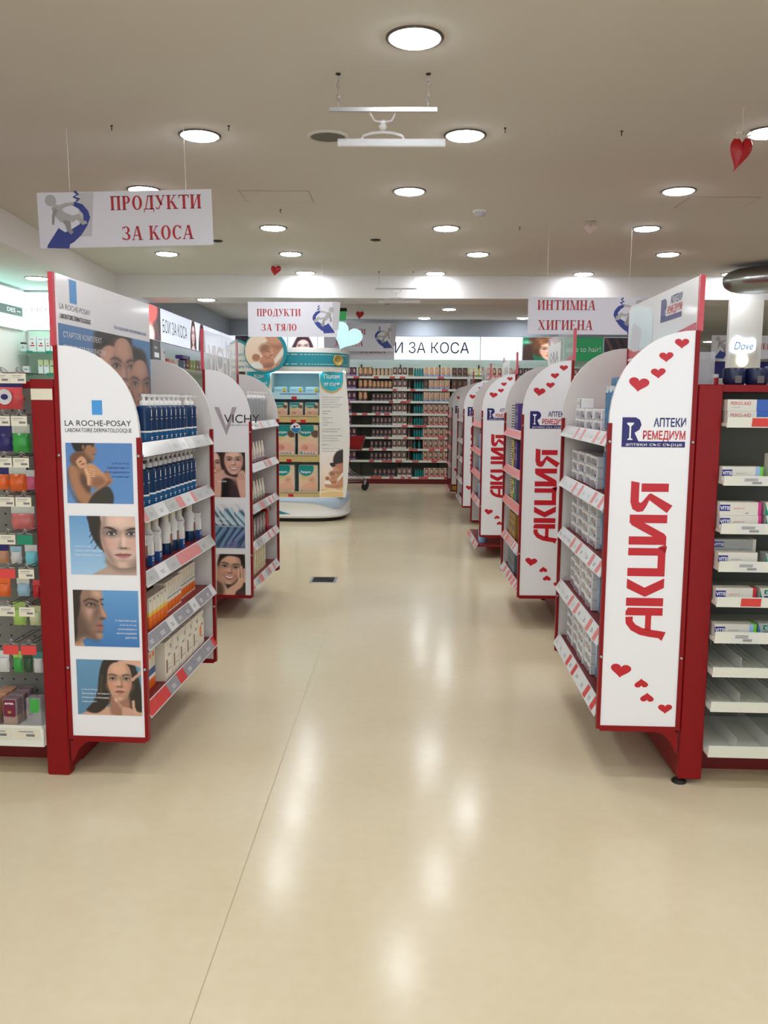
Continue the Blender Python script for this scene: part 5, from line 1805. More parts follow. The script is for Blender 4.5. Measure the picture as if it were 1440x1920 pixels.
# second left unit
CLEARP = pump_kind('clear_pump_bottle', .03, .17, [(0, .17, GLASSY)], WCAP)
for i in range(6):
    CLEARP.place(L2.at(.24, .3 + i * .1, L2.rails[0] + .0428, ROT), f'clear pump bottle with white pump on the second left unit, {ORD[i]} {NEARFAR}', 'clear pump bottles')
TUBEG = mat('tube_green_print', (150, 170, 150), .35)


def tube_kind(m2):
    b = MB()
    V = []
    n = 16
    prof = [(.02, .02, 0.024), (.021, .018, .06), (.024, .01, .11), (.026, .002, .145)]
    for rx, ry, z in prof:
        for i in range(n):
            a = 2 * math.pi * i / n
            V.append((rx * math.cos(a), ry * math.sin(a), z))
    F = [(j * n + i, j * n + (i + 1) % n, (j + 1) * n + (i + 1) % n, (j + 1) * n + i) for j in range(3) for i in range(n)]
    b.add(V, F, CREAMC, True)
    b.rect(front((0, -.0205, 0)), -.009, .035, .009, .06, m2)
    c = MB()
    c.lathe([(.016, 0), (.018, .022), (.018, .026)], m2, 14)
    return Kind('cream_tube', 'tube', None, [('tube_body', b.mesh('tube_body')), ('cap', c.mesh('cap'))])


TB1, TB2 = tube_kind(MAUVE), tube_kind(TUBEG)
for i in range(5):
    TB1.place(L2.at(.24, .34 + i * .1, L2.rails[1] + .0428, ROT), f'white cream tube with mauve cap on the second left unit, {ORD[i]} {NEARFAR}', 'mauve capped tubes')
    TB2.place(L2.at(.24, .34 + i * .1, L2.rails[2] + .0428, ROT), f'white cream tube with green cap on the second left unit, {ORD[i]} {NEARFAR}', 'green capped tubes')
KITM = mat('gift_kit_dark', (96, 88, 88), .35)
GK = Kind('gift_kit', 'gift kit', cbox_mesh('gift_kit', .09, .07, .15, [(0, .15, KITM)], [(-.04, .02, -.024, .13, WHITEP), (-.01, .05, .03, .1, MAUVE)]))
for i in range(4):
    GK.place(L2.at(.27, .33 + i * .11, L2.rails[3] + .0428, ROT), f'dark boxed gift kit on the fourth shelf of the second left unit, {ORD[i]} {NEARFAR}', 'dark gift kits')
t = thing('gift_bag', 'red rounded gift bag beside the dark kits on the second left unit', 'bag')
b = MB()
pts = [(.05 * math.sin(a_), .08 - .08 * math.cos(a_)) for a_ in [math.pi * 2 * i / 20 for i in range(20)]]
b.slab(front((0, 0, 0)), pts[::-1], .05, HEARTRED)
b.build('bag_body', t)
MB().tube([(-.02, -.02, .15), (-.012, -.02, .178), (.012, -.02, .178), (.02, -.02, .15)], .003, HEARTRED, 6).build('handle', t)
t.matrix_world = L2.at(.27, .78, L2.rails[3] + .0428, ROT)
YEL = mat('pale_yellow_carton', (214, 204, 168), .45)
YC = Kind('face_cream_carton', 'carton', cbox_mesh('face_cream_carton', .06, .05, .17, [(0, .17, YEL)], [(-.02, .03, .02, .04, TUBEG), (-.02, .1, .02, .14, CREAMC)]))
for i in range(6):
    YC.place(L2.at(.26, .28 + i * .085, L2.rails[4] + .0428, ROT), f'pale yellow carton on the bottom shelf of the second left unit, {ORD[i]} {NEARFAR}', 'pale yellow cartons')

# nearest right unit: stacks of white interdental packs with blue brush packs in front
ROTR = aisle_rot(-1)
PACKW = mat('pack_white', (222, 224, 230), .2, coat=.4)
PACKG = mat('pack_window', (160, 170, 186), .2, coat=.3)
b = MB()
b.box(-.07, .07, 0, .07, 0, .0465, PACKW, ch=.004)
fr = front((0, -.0006, 0))
b.ell(fr, -.012, .02, .04, .013, PACKG, 0, 16)
for i in range(6):
    b.rect(fr, -.042 + i * .011, .011, -.039 + i * .011, .029, SIGNGREY, .0005)
b.flat(fr, [(-.066, .036), (-.03, .034), (0, .039), (.03, .034), (.066, .036), (.066, .045), (-.066, .045)], WHITEP, .0003)
b.ell(fr, .045, .012, .012, .007, NAVY, .0006, 12)
b.rect(fr, .03, .026, .06, .03, CARDPINK, .0006)
FLO = Kind('interdental_pack', 'dental pack', b.mesh('interdental_pack'))
shelfname = ['top', 'second', 'third', 'fourth', 'bottom']
for k, nr in enumerate((2, 3, 4, 4, 4)):
    for c in range(4):
        for r in range(nr):
            if k == 1 and c == 0 and r == 2:
                pass
            jit = (((c * 7 + r * 5 + k * 3) % 5) - 2) * .0025
            FLO.place(R1.at(.272 + jit, .475 + c * .15 + jit, R1.rails[k] + .0428 + r * .0475, ROTR),
                      f'white interdental pack, {shelfname[k]} shelf of nearest right unit, {ORD[c]} stack, {ORD[r]} layer up', 'white interdental packs')
b = MB()
b.box(-.06, .06, 0, .06, 0, .0465, PACKW, ch=.003)
b.rect(front((0, -.0006, 0)), .028, .003, .04, .044, NAVY)
b.rect(front((0, -.0006, 0)), -.04, .018, .0, .03, PACKG)
tag(b.build('toothpaste_pack'), 'single white pack with a dark blue end lying on top of the white stacks', 'dental pack').matrix_world = R1.at(.27, .9, R1.rails[0] + .0428 + 2 * .0475, ROTR)
BLUEPK = mat('blue_blister', (70, 130, 180), .15, coat=.6)
b = MB()
b.slab(front((0, .02, 0)), [(-.03, 0), (.03, 0), (.03, .225), (-.03, .225)], .003, BLUEPK)
c = MB()
c.box(-.022, .022, -.005, .02, .01, .17, BLUEPK, ch=.006)
d_ = MB()
d_.box(-.004, .004, -.001, .012, .012, .165, NAVYL)
d_.box(-.007, .007, -.003, .012, .15, .19, WCAP)
BRUSH = Kind('toothbrush_pack', 'toothbrush pack', None, [('card', b.mesh('card')), ('blister', c.mesh('blister')), ('toothbrush', d_.mesh('toothbrush'))])
for k in range(5):
    for c in range(2):
        BRUSH.place(R1.at(.255, .275 + c * .068, R1.rails[k] + .0428, ROTR), f'tall blue toothbrush pack on the {shelfname[k]} shelf nearest right unit, {ORD[c]} from near', 'blue toothbrush packs')

# second right unit
ZB = mat('black_ink_carton', (24, 22, 26), .4)
YL = mat('bright_yellow_carton', (226, 200, 30), .4)
PURP = mat('purple_carton', (74, 50, 130), .4)
GRN = mat('green_carton', (60, 130, 70), .4)
GOLDC = mat('gold_carton', (170, 130, 60), .4)
GRB = mat('grey_blue_carton', (110, 124, 140), .4)
zeb = cbox_mesh('striped_carton', .075, .05, .19, [(i * .019, i * .019 + .0095, ZB) for i in range(10)] + [(i * .019 + .0095, i * .019 + .019, WCAP) for i in range(10)])
KZ = Kind('striped_carton', 'carton', zeb)
mk = lambda nm, m, h, m2: Kind(nm, 'carton', cbox_mesh(nm, .075, .05, h, [(0, h, m)], [(-.02, h * .3, .02, h * .55, m2), (-.02, h * .7, .02, h * .78, m2)]))
KY, KP, KG, KGO, KGB = mk('yellow_carton', YL, .19, ZB), mk('purple_carton', PURP, .19, MAUVE), mk('green_carton', GRN, .16, WHITEP), mk('gold_carton', GOLDC, .17, ZB), mk('grey_carton', GRB, .15, BLACKP)
plan = [[(KZ, 'black and white striped carton'), (KZ, 'black and white striped carton'), (KP, 'purple carton'), (KP, 'purple carton')],
        [(KZ, 'black and white striped carton'), (KY, 'yellow carton'), (KP, 'purple carton'), (KP, 'purple carton')],
        [(KZ, 'black and white striped carton'), (KY, 'yellow carton'), (KG, 'green carton'), (KGB, 'grey blue carton')],
        [(KGO, 'gold carton')] * 4, [(KGB, 'grey blue carton')] * 4]
for k, row in enumerate(plan):
    for i, (kd, nm) in enumerate(row):
        kd.place(R2.at(.285, .74 - i * .085, R2.rails[k] + .0428, ROTR), f'{nm}, {shelfname[k]} shelf of second right unit, {ORD[i]} from far end', 'cartons on the second right unit')
# third to fifth right units
LB = pump_kind('light_blue_bottle', .034, .15, [(0, .15, mat('light_blue_bottle', (126, 170, 214), .15, coat=.5))], mat('blue_cap', (50, 90, 170), .3))
for k in range(5):
    for i in range(3):
        if k == 4 and i == 2:
            continue
        LB.place(R3.at(.25 if k < 4 else .27, .16 + i * .1 + (.22 if 0 < k < 4 else 0), R3.rails[k] + .0428, ROTR), f'light blue bottle on the {shelfname[k]} shelf of the third right unit, {ORD[i]} from near', 'light blue bottles')
for k in range(1, 4):
    for i in range(3):
        KG2 = KGB if k % 2 else KP
        KG2.place(R4.at(.27, .8 - i * .1, R4.rails[k] + .0428, ROTR), f'small carton, {shelfname[k]} shelf of the fourth right unit, {ORD[i]} from far end', 'cartons on the fourth right unit')
for i in range(2):
    KY.place(R5.at(.27, .12 + i * .1, R5.rails[4] + .0428, ROTR), f'yellow carton on the bottom shelf of the farthest right unit, {ORD[i]} from near', 'yellow cartons on the farthest unit')

# ------------------------------------------------------------------ nearest left row: hooks with hanging packs
G1M = Matrix.Translation((-1.295, 3.25, 0)) @ Matrix.Rotation(R_L, 4, 'Z')


def hook_parts(kind):
    b = MB()
    for x in (-.012, .012):
        b.tube([(x, .196, .0), (x, .0, .0), (x * .8, -.02, .012), (x * .3, -.026, .016), (0, -.026, .02)], .002, METAL, 6)
    b.tube([(-.03, -.026, 0.0), (-.01, -.026, 0.0), (0, -.026, .012), (.01, -.026, 0.0), (.03, -.026, 0.0)], .0018, METAL, 6)
    c = MB()
    m = {'cream': CARDCREAM, 'red': CARDRED, 'green': CARDGREEN}[kind]
    fr = front((0, -.0295, 0))
    c.box(-.031, .031, -.0295, -.0285, -.041, -.004, m)
    if kind == 'cream':
        c.rect(fr, -.024, -.014, .016, -.011, CARDGREY, .0004)
        c.rect(fr, -.024, -.02, .01, -.0185, CARDGREY, .0004)
        c.rect(fr, .0, -.032, .025, -.024, TXTGREY, .0004)
    return [('wire', b.mesh('wire')), ('price_card', c.mesh('price_card'))]


HOOKS = {k: Kind('peg_hook', 'peg hook', None, hook_parts(k)) for k in ('cream', 'red', 'green')}
HX = [(-.205, -.142), (-.212, -.145), (-.212, -.145), (-.21, -.143), (-.213, -.145), (-.22, -.145), (-.229, -.15), (-.222, -.15)]
HZ = [1.602, 1.442, 1.284, 1.133, .986, .852, .701, .547]
HC = ['cc', 'cc', 'cc', 'cc', 'cg', 'rc', 'cc', 'rr']
for r in range(8):
    for j in range(2):
        x = HX[r][j]
        nm = {'c': 'cream', 'r': 'red', 'g': 'green'}[HC[r][j]]
        HOOKS[nm].place(G1M @ TR(x, .0, HZ[r]), f'wire peg hook with {nm} price card, {ORD[r]} row down, {("outer", "post-side")[j]} one', 'peg hooks with price cards')


def bag_mesh(w, h, cols, puff=.02, foot=None, shape='bag'):
    """Hanging pack: header card over a puffed pouch. cols = (header, pouch)."""
    b = MB()
    hh = h * .32
    b.slab(front((0, 0, 0)), [(-w / 2, -hh), (w / 2, -hh), (w / 2, 0), (-w / 2, 0)], .003, cols[0])
    n, m = 9, 9
    for sg in (-1, 1):
        V, F = [], []
        for j in range(m + 1):
            for i in range(n + 1):
                u, v = i / n, j / m
                k = (math.sin(math.pi * u) * math.sin(math.pi * (.05 + v * .9))) ** .5
                V.append(((u - .5) * w * (1 - .06 * math.sin(9 * v)), .0015 + sg * puff * k, -hh - v * (h - hh)))
        F = [(j * (n + 1) + i, j * (n + 1) + i + 1, (j + 1) * (n + 1) + i + 1, (j + 1) * (n + 1) + i) for j in range(m) for i in range(n)]
        b.add(V, F, cols[1], True)
    if len(cols) > 2:
        b.ell(front((0, -puff - .002, -h * .62)), 0, 0, w * .24, w * .24, cols[2], 0, 14)
        b.ell(front((0, -puff - .0026, -h * .62)), 0, 0, w * .12, w * .09, cols[3] if len(cols) > 3 else WHITEP, 0, 12)
    return b.mesh('hanging_pack')


def cm(n, c, r=.35, **k):
    return MATS.get(n) or mat(n, c, r, **k)


cNAVY, cFLOW, cGRN, cOR, cPINK, cROSE, cBEI, cLB, cCY, cLIME, cPALE, cDG, cTEAL, cWH, cGR = (
    cm('pack_navy', (34, 28, 100)), cm('pack_flower_red', (206, 66, 70), .4, noise=.4, nscale=60), cm('pack_green', (60, 160, 70), .25, noise=.15), cm('pack_orange', (222, 100, 40), .25, noise=.2),
    cm('pack_pink', (206, 90, 130)), cm('pack_rose', (206, 110, 110), .3, noise=.25, nscale=50), cm('pack_beige', (176, 128, 96)), cm('pack_light_blue', (150, 186, 206)), cm('pack_cyan', (120, 206, 220)),
    cm('pack_lime', (160, 196, 100)), cm('pack_pale_green', (200, 206, 160)), cm('pack_dark_green', (40, 76, 44)), cm('pack_teal', (60, 130, 130)), cm('pack_off_white', (206, 206, 206)), cm('pack_grey', (130, 126, 120)))
HEADP = cm('pack_clear_film', (196, 200, 190), .15, coat=.5)
bags = [('navy and red flower sponge bag', -.245, 1.588, .126, .125, (cNAVY, cFLOW, cWH, cNAVY)),
        ('navy sponge bag', -.262, 1.398, .06, .1, (cNAVY, cNAVY)), ('green round bath sponge pack', -.197, 1.405, .072, .112, (HEADP, cGRN)),
        ('navy and orange sponge bag', -.283, 1.235, .055, .09, (cNAVY, cOR)), ('orange round bath sponge pack', -.218, 1.24, .07, .1, (HEADP, cOR)), ('pink glove pack', -.163, 1.224, .042, .078, (cWH, cPINK)),
        ('rose coloured bath puff pack', -.204, 1.08, .095, .092, (HEADP, cROSE)),
        ('navy and beige foot file pack', -.3, .923, .058, .075, (cNAVY, cBEI)), ('pale blue nail brush pack', -.24, .917, .046, .07, (cLB, cWH)), ('cyan and white wipe pack', -.178, .924, .05, .085, (cWH, cCY)),
        ('orange plaster pack', -.3, .787, .06, .075, (cOR, cOR)), ('light blue comb pack', -.217, .788, .052, .073, (HEADP, cLB)), ('small red hair clip pack', -.163, .782, .03, .073, (cFLOW, PRINTRED)),
        ('grey tweezers pack', -.296, .693, .045, .06, (cGR, cWH)), ('lime green pumice pack', -.238, .69, .055, .095, (cLIME, cLIME)), ('pale green pack', -.172, .675, .05, .08, (cPALE, cPALE)),
        ('white cotton pack', -.315, .485, .048, .088, (cWH, cWH)), ('light green cotton pack', -.255, .485, .038, .088, (cLIME, cGRN)), ('dark green pack', -.212, .485, .034, .088, (cDG, cDG)), ('teal pack', -.17, .485, .04, .088, (cTEAL, cWH))]
rown = [0, 1, 1, 2, 2, 2, 3, 4, 4, 4, 5, 5, 5, 6, 6, 6, 7, 7, 7, 7]
for (nm, x, z, w, h, cols), r in zip(bags, rown):
    o = tag(put('hanging_pack', bag_mesh(w, h, cols, min(.02, w * .3))), f'{nm} hanging on the {ORD[r]} hook row down', 'hanging pack')
    o.matrix_world = G1M @ TR(x, .085, z)
TRAY = []
for nm, body in (('orange', cm('soap_orange', (236, 146, 24), .4)), ('maroon', cm('soap_maroon', (112, 22, 56), .4))):
    b = MB()
    b.box(-.03, .03, 0, .05, 0, .112, BOXCLEAR, ch=.004)
    c = MB()
    c.box(-.026, .026, .003, .045, .003, .04, cBEI)
    c.box(-.026, .026, .003, .045, .04, .108, body)
    b2 = MB()
    fr = front((0, -.0012, 0))
    b2.flat(fr, [(-.024, .046), (-.02, .04), (.02, .038), (.024, .044), (.024, .108), (-.024, .108)], body)
    b2.text(fr, 'avea', 0, .09, .011, WHITEP, .0004, 1, .036)
    b2.ell(fr, 0, .058, .008, .006, GOLDC, .0004, 10)
    TRAY.append(Kind('soap_box', 'soap box', None, [('clear_box', b.mesh('clear_box')), ('soap', c.mesh('soap')), ('front_label', b2.mesh('front_label'))]))
for c, x in enumerate((-.33, -.255)):
    for r in range(3):
        TRAY[c].place(G1M @ TR(x, .0 + r * .056, .2005), f'{("orange", "maroon")[c]} soap in a clear box on the bottom tray, {ORD[r]} from the front', 'soap boxes on the bottom tray')
b = MB()
b.box(-.03, .03, 0, .05, 0, .118, BOXCLEAR, ch=.004)
b.rect(front((0, -.001, 0)), -.012, .06, .026, .115, cGRN)
tag(b.build('soap_box'), 'clear box with a green label on the bottom tray by the red post', 'soap box').matrix_world = G1M @ TR(-.158, .0, .2005)

# ------------------------------------------------------------------ nearest right row: dental cartons
DENT = mat('dental_white_carton', (214, 210, 202), .4)
DG2 = mat('dental_grey_carton', (168, 170, 168), .4)
DBL = mat('dental_blue', (48, 92, 176), .4)
VIT = mat('dental_navy', (24, 34, 130), .4)
GUMG = mat('gum_green', (20, 130, 110), .4)
GUMB = mat('gum_blue', (20, 120, 180), .4)
ENDS = {'lime': cm('end_lime', (110, 200, 60)), 'pink': cm('end_magenta', (200, 40, 130)), 'red': cm('end_red', (190, 24, 44)), 'white': DENT, 'sky': cm('end_sky', (150, 180, 226))}


def carton(lab, brand, x0, x1, z, h, y, end='white', body=None):
    w = x1 - x0
    b = MB()
    m = body or DENT
    fr = front((0, -.0005, 0))
    if brand == 'PERIO-AID':
        b.box(0, w * .66, 0, .05, 0, h, m)
        b.box(w * .66, w, 0, .05, 0, h, DBL)
        b.text(fr, brand, w * .3, h * .52, h * .3, PRINTRED, 0, 0, w * .46)
        b.rect(fr, w * .1, h * .3, w * .3, h * .34, CARDGREY)
    elif brand == 'VITIS':
        e = .012
        b.box(0, w - e, 0, .05, 0, h, m)
        b.box(w - e, w, 0, .05, 0, h, ENDS[end])
        if end == 'lime':
            b.rect(fr, w - e - .016, 0, w - e, h, ENDS['sky'])
        b.rect(fr, -.005 if False else 0.0, h * .32, w * .25, h * .8, VIT)
        b.text(fr, 'VITIS', w * .245, h * .43, h * .26, WHITEP, .0004, 1, w * .235, 'r')
        b.text(fr, 'gingival' if end in ('pink', 'red') else 'sensitive', w * .46, h * .48, h * .14, CARDPINK if end in ('pink', 'red') else CARDGREY, .0004, 0, w * .26)
        b.rect(fr, w * .62, h * .12, w * .7, h * .2, CARDGREY, .0004)
    else:
        b.box(0, w, 0, .05, 0, h, m)
        b.flat(fr, [(0, 0), (.02, 0), (.008, h * .45), (0, h)], GUMB if end == 'sky' else GUMG)
        b.rect(fr, .018, h * .55, .08, h * .88, GUMG, .0003)
        b.text(fr, 'GUM', .048, h * .6, h * .2, WHITEP, .0006, 1, .045)
        b.rect(fr, .018, h * .28, .075, h * .42, VIT, .0003)
    o = tag(b.build('dental_carton', None, (x0, y, z)), lab, 'carton')
    return o


Zs = [c + .0165 for a, c in LIPS]
YF = 3.225
carton('upper of two stacked white cartons with blue ends on the top right shelf', 'PERIO-AID', 1.222, 1.385, Zs[0] + .044, .043, YF)
carton('lower of two stacked white cartons with blue ends on the top right shelf', 'PERIO-AID', 1.224, 1.387, Zs[0], .0435, YF)
carton('white carton cut by the picture edge on the top right shelf', 'GUM', 1.41, 1.545, Zs[0], .08, YF, 'lime')
carton('white carton with a lime end on the second right shelf', 'VITIS', 1.216, 1.369, Zs[1], .052, YF, 'lime')
carton('upper green-logo carton of two stacked on the second right shelf', 'GUM', 1.392, 1.52, Zs[1] + .0515, .05, YF, 'sky')
carton('lower green-logo carton of two stacked on the second right shelf', 'GUM', 1.39, 1.52, Zs[1], .051, YF, 'sky')
carton('upper white carton with a magenta end on the third right shelf', 'VITIS', 1.215, 1.371, Zs[2] + .0515, .05, YF, 'pink')
carton('lower white carton with a magenta end on the third right shelf', 'VITIS', 1.217, 1.374, Zs[2], .051, YF, 'pink')
carton('upper green-logo carton of two stacked on the third right shelf', 'GUM', 1.385, 1.51, Zs[2] + .0515, .05, YF)
carton('lower green-logo carton of two stacked on the third right shelf', 'GUM', 1.39, 1.52, Zs[2], .051, YF)
carton('greyish carton lying farther back on the fourth right shelf', 'VITIS', 1.22, 1.385, Zs[3] + .05, .045, YF + .06, 'white', DG2)
carton('front white carton on the fourth right shelf', 'VITIS', 1.216, 1.364, Zs[3], .055, YF - .01, 'white')
carton('carton under the greyish carton on the fourth right shelf', 'VITIS', 1.222, 1.385, Zs[3], .0495, YF + .06, 'white', DG2)
carton('green-logo carton on the fourth right shelf', 'GUM', 1.398, 1.52, Zs[3], .052, YF, 'lime', DG2)
carton('white carton with a red end on the fifth right shelf', 'VITIS', 1.218, 1.371, Zs[4], .052, YF, 'red')
carton('green-logo carton on the fifth right shelf', 'GUM', 1.385, 1.52, Zs[4], .052, YF)
carton('white carton with a lime green end on the sixth right shelf', 'VITIS', 1.222, 1.382, Zs[5], .052, YF, 'lime')
carton('greyish green-logo carton on the sixth right shelf', 'GUM', 1.389, 1.53, Zs[5], .056, YF, 'sky', DG2)

# on top of the right row: clear box, two navy tubs, blue and white packet
t = thing('storage_box', 'clear plastic box standing on top of the red right row', 'box', (1.196, 3.4, 1.5755))
b = MB()
w_, d2, h_, th = .068, .1, .128, .003
for q in ((-w_ / 2, w_ / 2, 0, th, 0, h_), (-w_ / 2, w_ / 2, d2 - th, d2, 0, h_), (-w_ / 2, -w_ / 2 + th, th, d2 - th, 0, h_), (w_ / 2 - th, w_ / 2, th, d2 - th, 0, h_), (-w_ / 2, w_ / 2, 0, d2, 0, th)):
    b.box(*q, BOXCLEAR)
b.build('box_body', t)
b = MB()
b.box(-.02, .022, .02, .07, .004, .1, cm('box_content_grey', (150, 140, 146), .4))
b.build('packet_inside', t)
NT = cm('navy_tub', (16, 28, 66), .3)
b = MB()
b.lathe([(.036, 0), (.043, .012), (.044, .06), (.04, .066)], NT, 24, sy=.9)
b.rect(front((0, -.0402, 0)), -.012, .008, .014, .036, KITM)
TUB = Kind('navy_tub', 'tub', b.mesh('navy_tub'))
TUB.place(TR(1.308, 3.4, 1.5755), 'dark blue tub on top of the red right row, beside the clear box', 'navy tubs on the right row')
TUB.place(TR(1.394, 3.4, 1.5755), 'dark blue tub on top of the red right row, beside the blue packet', 'navy tubs on the right row')
b = MB()
b.box(0, .1, 0, .05, 0, .035, cm('packet_pinkish', (222, 206, 206), .4))
b.box(-.012, .1, -.002, .052, .035, .075, cm('packet_blue', (16, 20, 140), .3), ch=.006)
tag(b.build('wipe_packet', None, (1.445, 3.38, 1.5755)), 'blue and white packet on top of the right row at the picture edge', 'packet')
b = MB()
b.box(-.012, .012, 0, .03, 0, .03, PRINTRED)
b.box(-.012, .012, 0, .03, .03, .044, WCAP)
tag(b.build('small_box', None, (1.25, 3.44, 1.5755)), 'tiny red and white box between the clear box and the navy tub', 'box')


# ------------------------------------------------------------------ diaper display stand
ST = thing('display_stand', 'rounded white and teal diaper display stand with a lit header', 'display stand', (-1.3, 11.2, 0))


def rim_pt(a, z, rx=.67, ry=.62, k=1.0):
    """Point on the stand's rounded plan (superellipse); a = 0 faces the camera."""
    c, s_ = math.cos(a - math.pi / 2), math.sin(a - math.pi / 2)
    e = 2 / 2.9
    return (rx * k * math.copysign(abs(c) ** e, c), ry * k * math.copysign(abs(s_) ** e, s_), z)


def band(b, zs, m, a0=-math.pi, a1=math.pi, n=48, rx=.67, ry=.62, cap=False):
    """zs = [(k, z)]: skin between rings of scale k at height z (z may be a function of the angle)."""
    V = []
    for k, z in zs:
        for i in range(n + 1):
            a = a0 + (a1 - a0) * i / n
            V.append(rim_pt(a, z(a) if callable(z) else z, rx, ry, k))
    F = [(j * (n + 1) + i, j * (n + 1) + i + 1, (j + 1) * (n + 1) + i + 1, (j + 1) * (n + 1) + i) for j in range(len(zs) - 1) for i in range(n)]
    b.add(V, F, m, True)
    if cap:
        b.add(V[-(n + 1):-1], [tuple(range(n))], m)
        b.add(V[:n], [tuple(reversed(range(n)))], m)


b = MB()
band(b, [(.9, .0), (.9, .045)], BLACKRUB, cap=True)
b.build('foot', ST)
b = MB()
band(b, [(.95, .045), (1.0, .065), (1.0, .085), (.97, .092), (.985, .2), (.975, .275), (.95, .3)], STANDW, cap=True)
bs = b.build('base', ST)
b = MB()
wave = lambda a: .262 - .105 * math.exp(-((a - .8) / .5) ** 2)
band(b, [(.986, lambda a: wave(a)), (.99, lambda a: (wave(a) + .275) / 2), (.981, .272), (.956, .3015)], STANDG, -1.2, 1.7, 60)
band(b, [(.982, .1), (.992, lambda a: .1 + .12 * min(1, max(0, (-.02 - a) / .4)))], TEAL, -1.1, -.02, 30)
b.build('wave_print', bs)
b = MB()
band(b, [(.96, 1.87), (.97, 1.9), (.97, 2.13), (.94, 2.16)], STANDW, cap=True)
hd = b.build('header', ST)
b = MB()
band(b, [(.976, 1.93), (.976, 2.1)], TEAL, -1.5, 1.5, 50)
for zz in (1.955, 2.07):
    for i in range(46):
        a = -1.2 + i * .054
        band(b, [(.98, zz), (.98, zz + .007)], WHITEP, a, a + .034, 2)
b.build('teal_band', hd)
p_ = rim_pt(.82, 2.01, k=.985)
b = MB()
M_ = Matrix.Translation(p_) @ Matrix.Rotation(.5, 4, 'Z') @ Matrix.Rotation(math.pi / 2, 4, 'X')
b.lathe([(.0, .012), (.04, .012), (.055, .018), (.066, .02), (.07, .012), (.07, .0)][::-1], GOLDBTN, 24, M=M_)
b.lathe([(.012, .012), (.012, .03), (.006, .034)], GOLDBTN, 10, M=M_)
b.build('button', hd)
for x in (-.62, .6):
    MB().lathe([(.03, -.012), (.034, 0), (.034, .004)], TEALLED, 14, M=Matrix.Translation((x * .98, -.33, 1.866))).build('light', ST)
MB().box(-.33, .33, -.5, -.47, 1.852, 1.866, TEALLED).build('light_strip', ST)
# body
b = MB()
b.box(-.33, .33, .0, .02, .3, 1.87, ICE)
b.build('back_panel', ST)
for sg in (-1, 1):
    P = [(.3, .3), (.63, .3), (.655, .5), (.672, .8), (.68, 1.0), (.675, 1.25), (.66, 1.5), (.64, 1.7), (.62, 1.87), (.3, 1.87)]
    pts = [(sg * x, z) for x, z in P]
    if sg < 0:
        pts = pts[::-1]
    b = MB()
    b.slab(front((0, -.46, 0)), pts, .035, STANDW)
    b.box(min(sg * .3, sg * .33), max(sg * .3, sg * .33), -.425, .02, .3, 1.87, STANDW)
    b.box(min(sg * .56, sg * .6), max(sg * .56, sg * .6), -.425, .3, .3, 1.87, STANDW)
    fr = front((sg * .455, -.4608, 0))
    bx = [(-.145, 1.865), (-.145, 1.77), (-.12, 1.69), (-.06, 1.645), (.0, 1.63), (.06, 1.645), (.12, 1.69), (.14, 1.77), (.14, 1.865)]
    b.flat(fr, [(x * 1.02, z - .03 if z < 1.8 else z) for x, z in bx], GOLDSTRIP, .0002)
    b.flat(fr, bx, TEALCY, .0006)
    b.text(fr, 'Ползи' if sg > 0 else 'Кои', 0, 1.79, .05, WHITEP, .001, 1)
    b.text(fr, 'от съня' if sg > 0 else 'сме ние?', 0, 1.7, .048, WHITEP, .001, 1, .2)
    y = 1.55
    for blk in (('Нощем бебето расте и се учи. Спокойният сън', 'му помага да се развива. До 12 часа', 'сухота и грижа за нежната кожа.', 'Нощем бебето расте и се учи. Спокойният сън', 'му помага да се развива. До 12 часа'),
                ('Как да постигнете', 'спокоен сън'), ('Създайте навик за сън', 'Топла баня', 'Тиха приспивна песен', 'Сух памперс'), ('му помага да се развива. До 12 часа', 'сухота и грижа за нежната кожа.'),
                ('Нощем бебето расте и се учи. Спокойният сън', 'сухота и грижа за нежната кожа.', 'му помага да се развива. До 12 часа'), ('Знаете ли, че',), ('Нощем бебето расте и се учи. Спокойният сън', 'сухота и грижа за нежната кожа.')):
        for ln in blk:
            L_ = min(.25, len(ln) * .0062)
            b.text(fr, ln, -.12, y, .014, TXTGREY if len(blk) > 2 else BLACKP, .0006, 0, L_, 'l')
            y -= .03
        y -= .022
    sp = b.build('side_column', ST)
    pic_baby_column().part('photograph', front((sg * .455, -.4612, .61)), .285, .62, PHOTO, sp)
SHZ = [(1.615, 1.53, ICE), (1.335, 1.24, GOLDSTRIP), (.84, .745, GOLDSTRIP), (.37, .302, GOLDSTRIP)]
for k, (za, zc, m) in enumerate(SHZ):
    b = MB()
    b.box(-.298, .298, -.43, .0, zc + .02 if k < 3 else zc, za - .03 if k < 3 else zc + .02, STANDG if k == 0 else GOLDSTRIP)
    sh = b.build('shelf', ST)
    r = MB()
    r.box(-.299, .299, -.445, -.43, zc, za, m)
    fr = front((0, -.4456, 0))
    r.rect(fr, -.2, za - .026, .27, za - .016, BLUEP if k == 0 else TXTGREY, .0003)
    for x in ((-.05,), (-.27, -.06, .06), (-.12,), (-.1,))[k]:
        r.rect(fr, x, zc - .004, x + .065, zc + .034, PRINTRED, .0006)
    r.build('shelf_edge', sh)
# picture disc and text board at the left of the header
t = MB()
D_ = front((0, 0, 0))
circ = [(.262 * math.cos(2 * math.pi * i / 48), .262 * math.sin(2 * math.pi * i / 48)) for i in range(48)]
t.slab(front((-.33, -.7, 2.1)), circ, .03, TEAL)
pc = t.build('picture_disc', ST)
me = pic_baby_round()
yy, xx = (me.Y - .5) * 2, (me.X - .5) * 2
me.mix(np.clip((np.hypot(xx + .07, yy) - .93) / .02, 0, 1), (16, 140, 156))
big = me.to_mesh('photograph', front((-.33, -.7012, 2.1)), .5, .5, PHOTO)
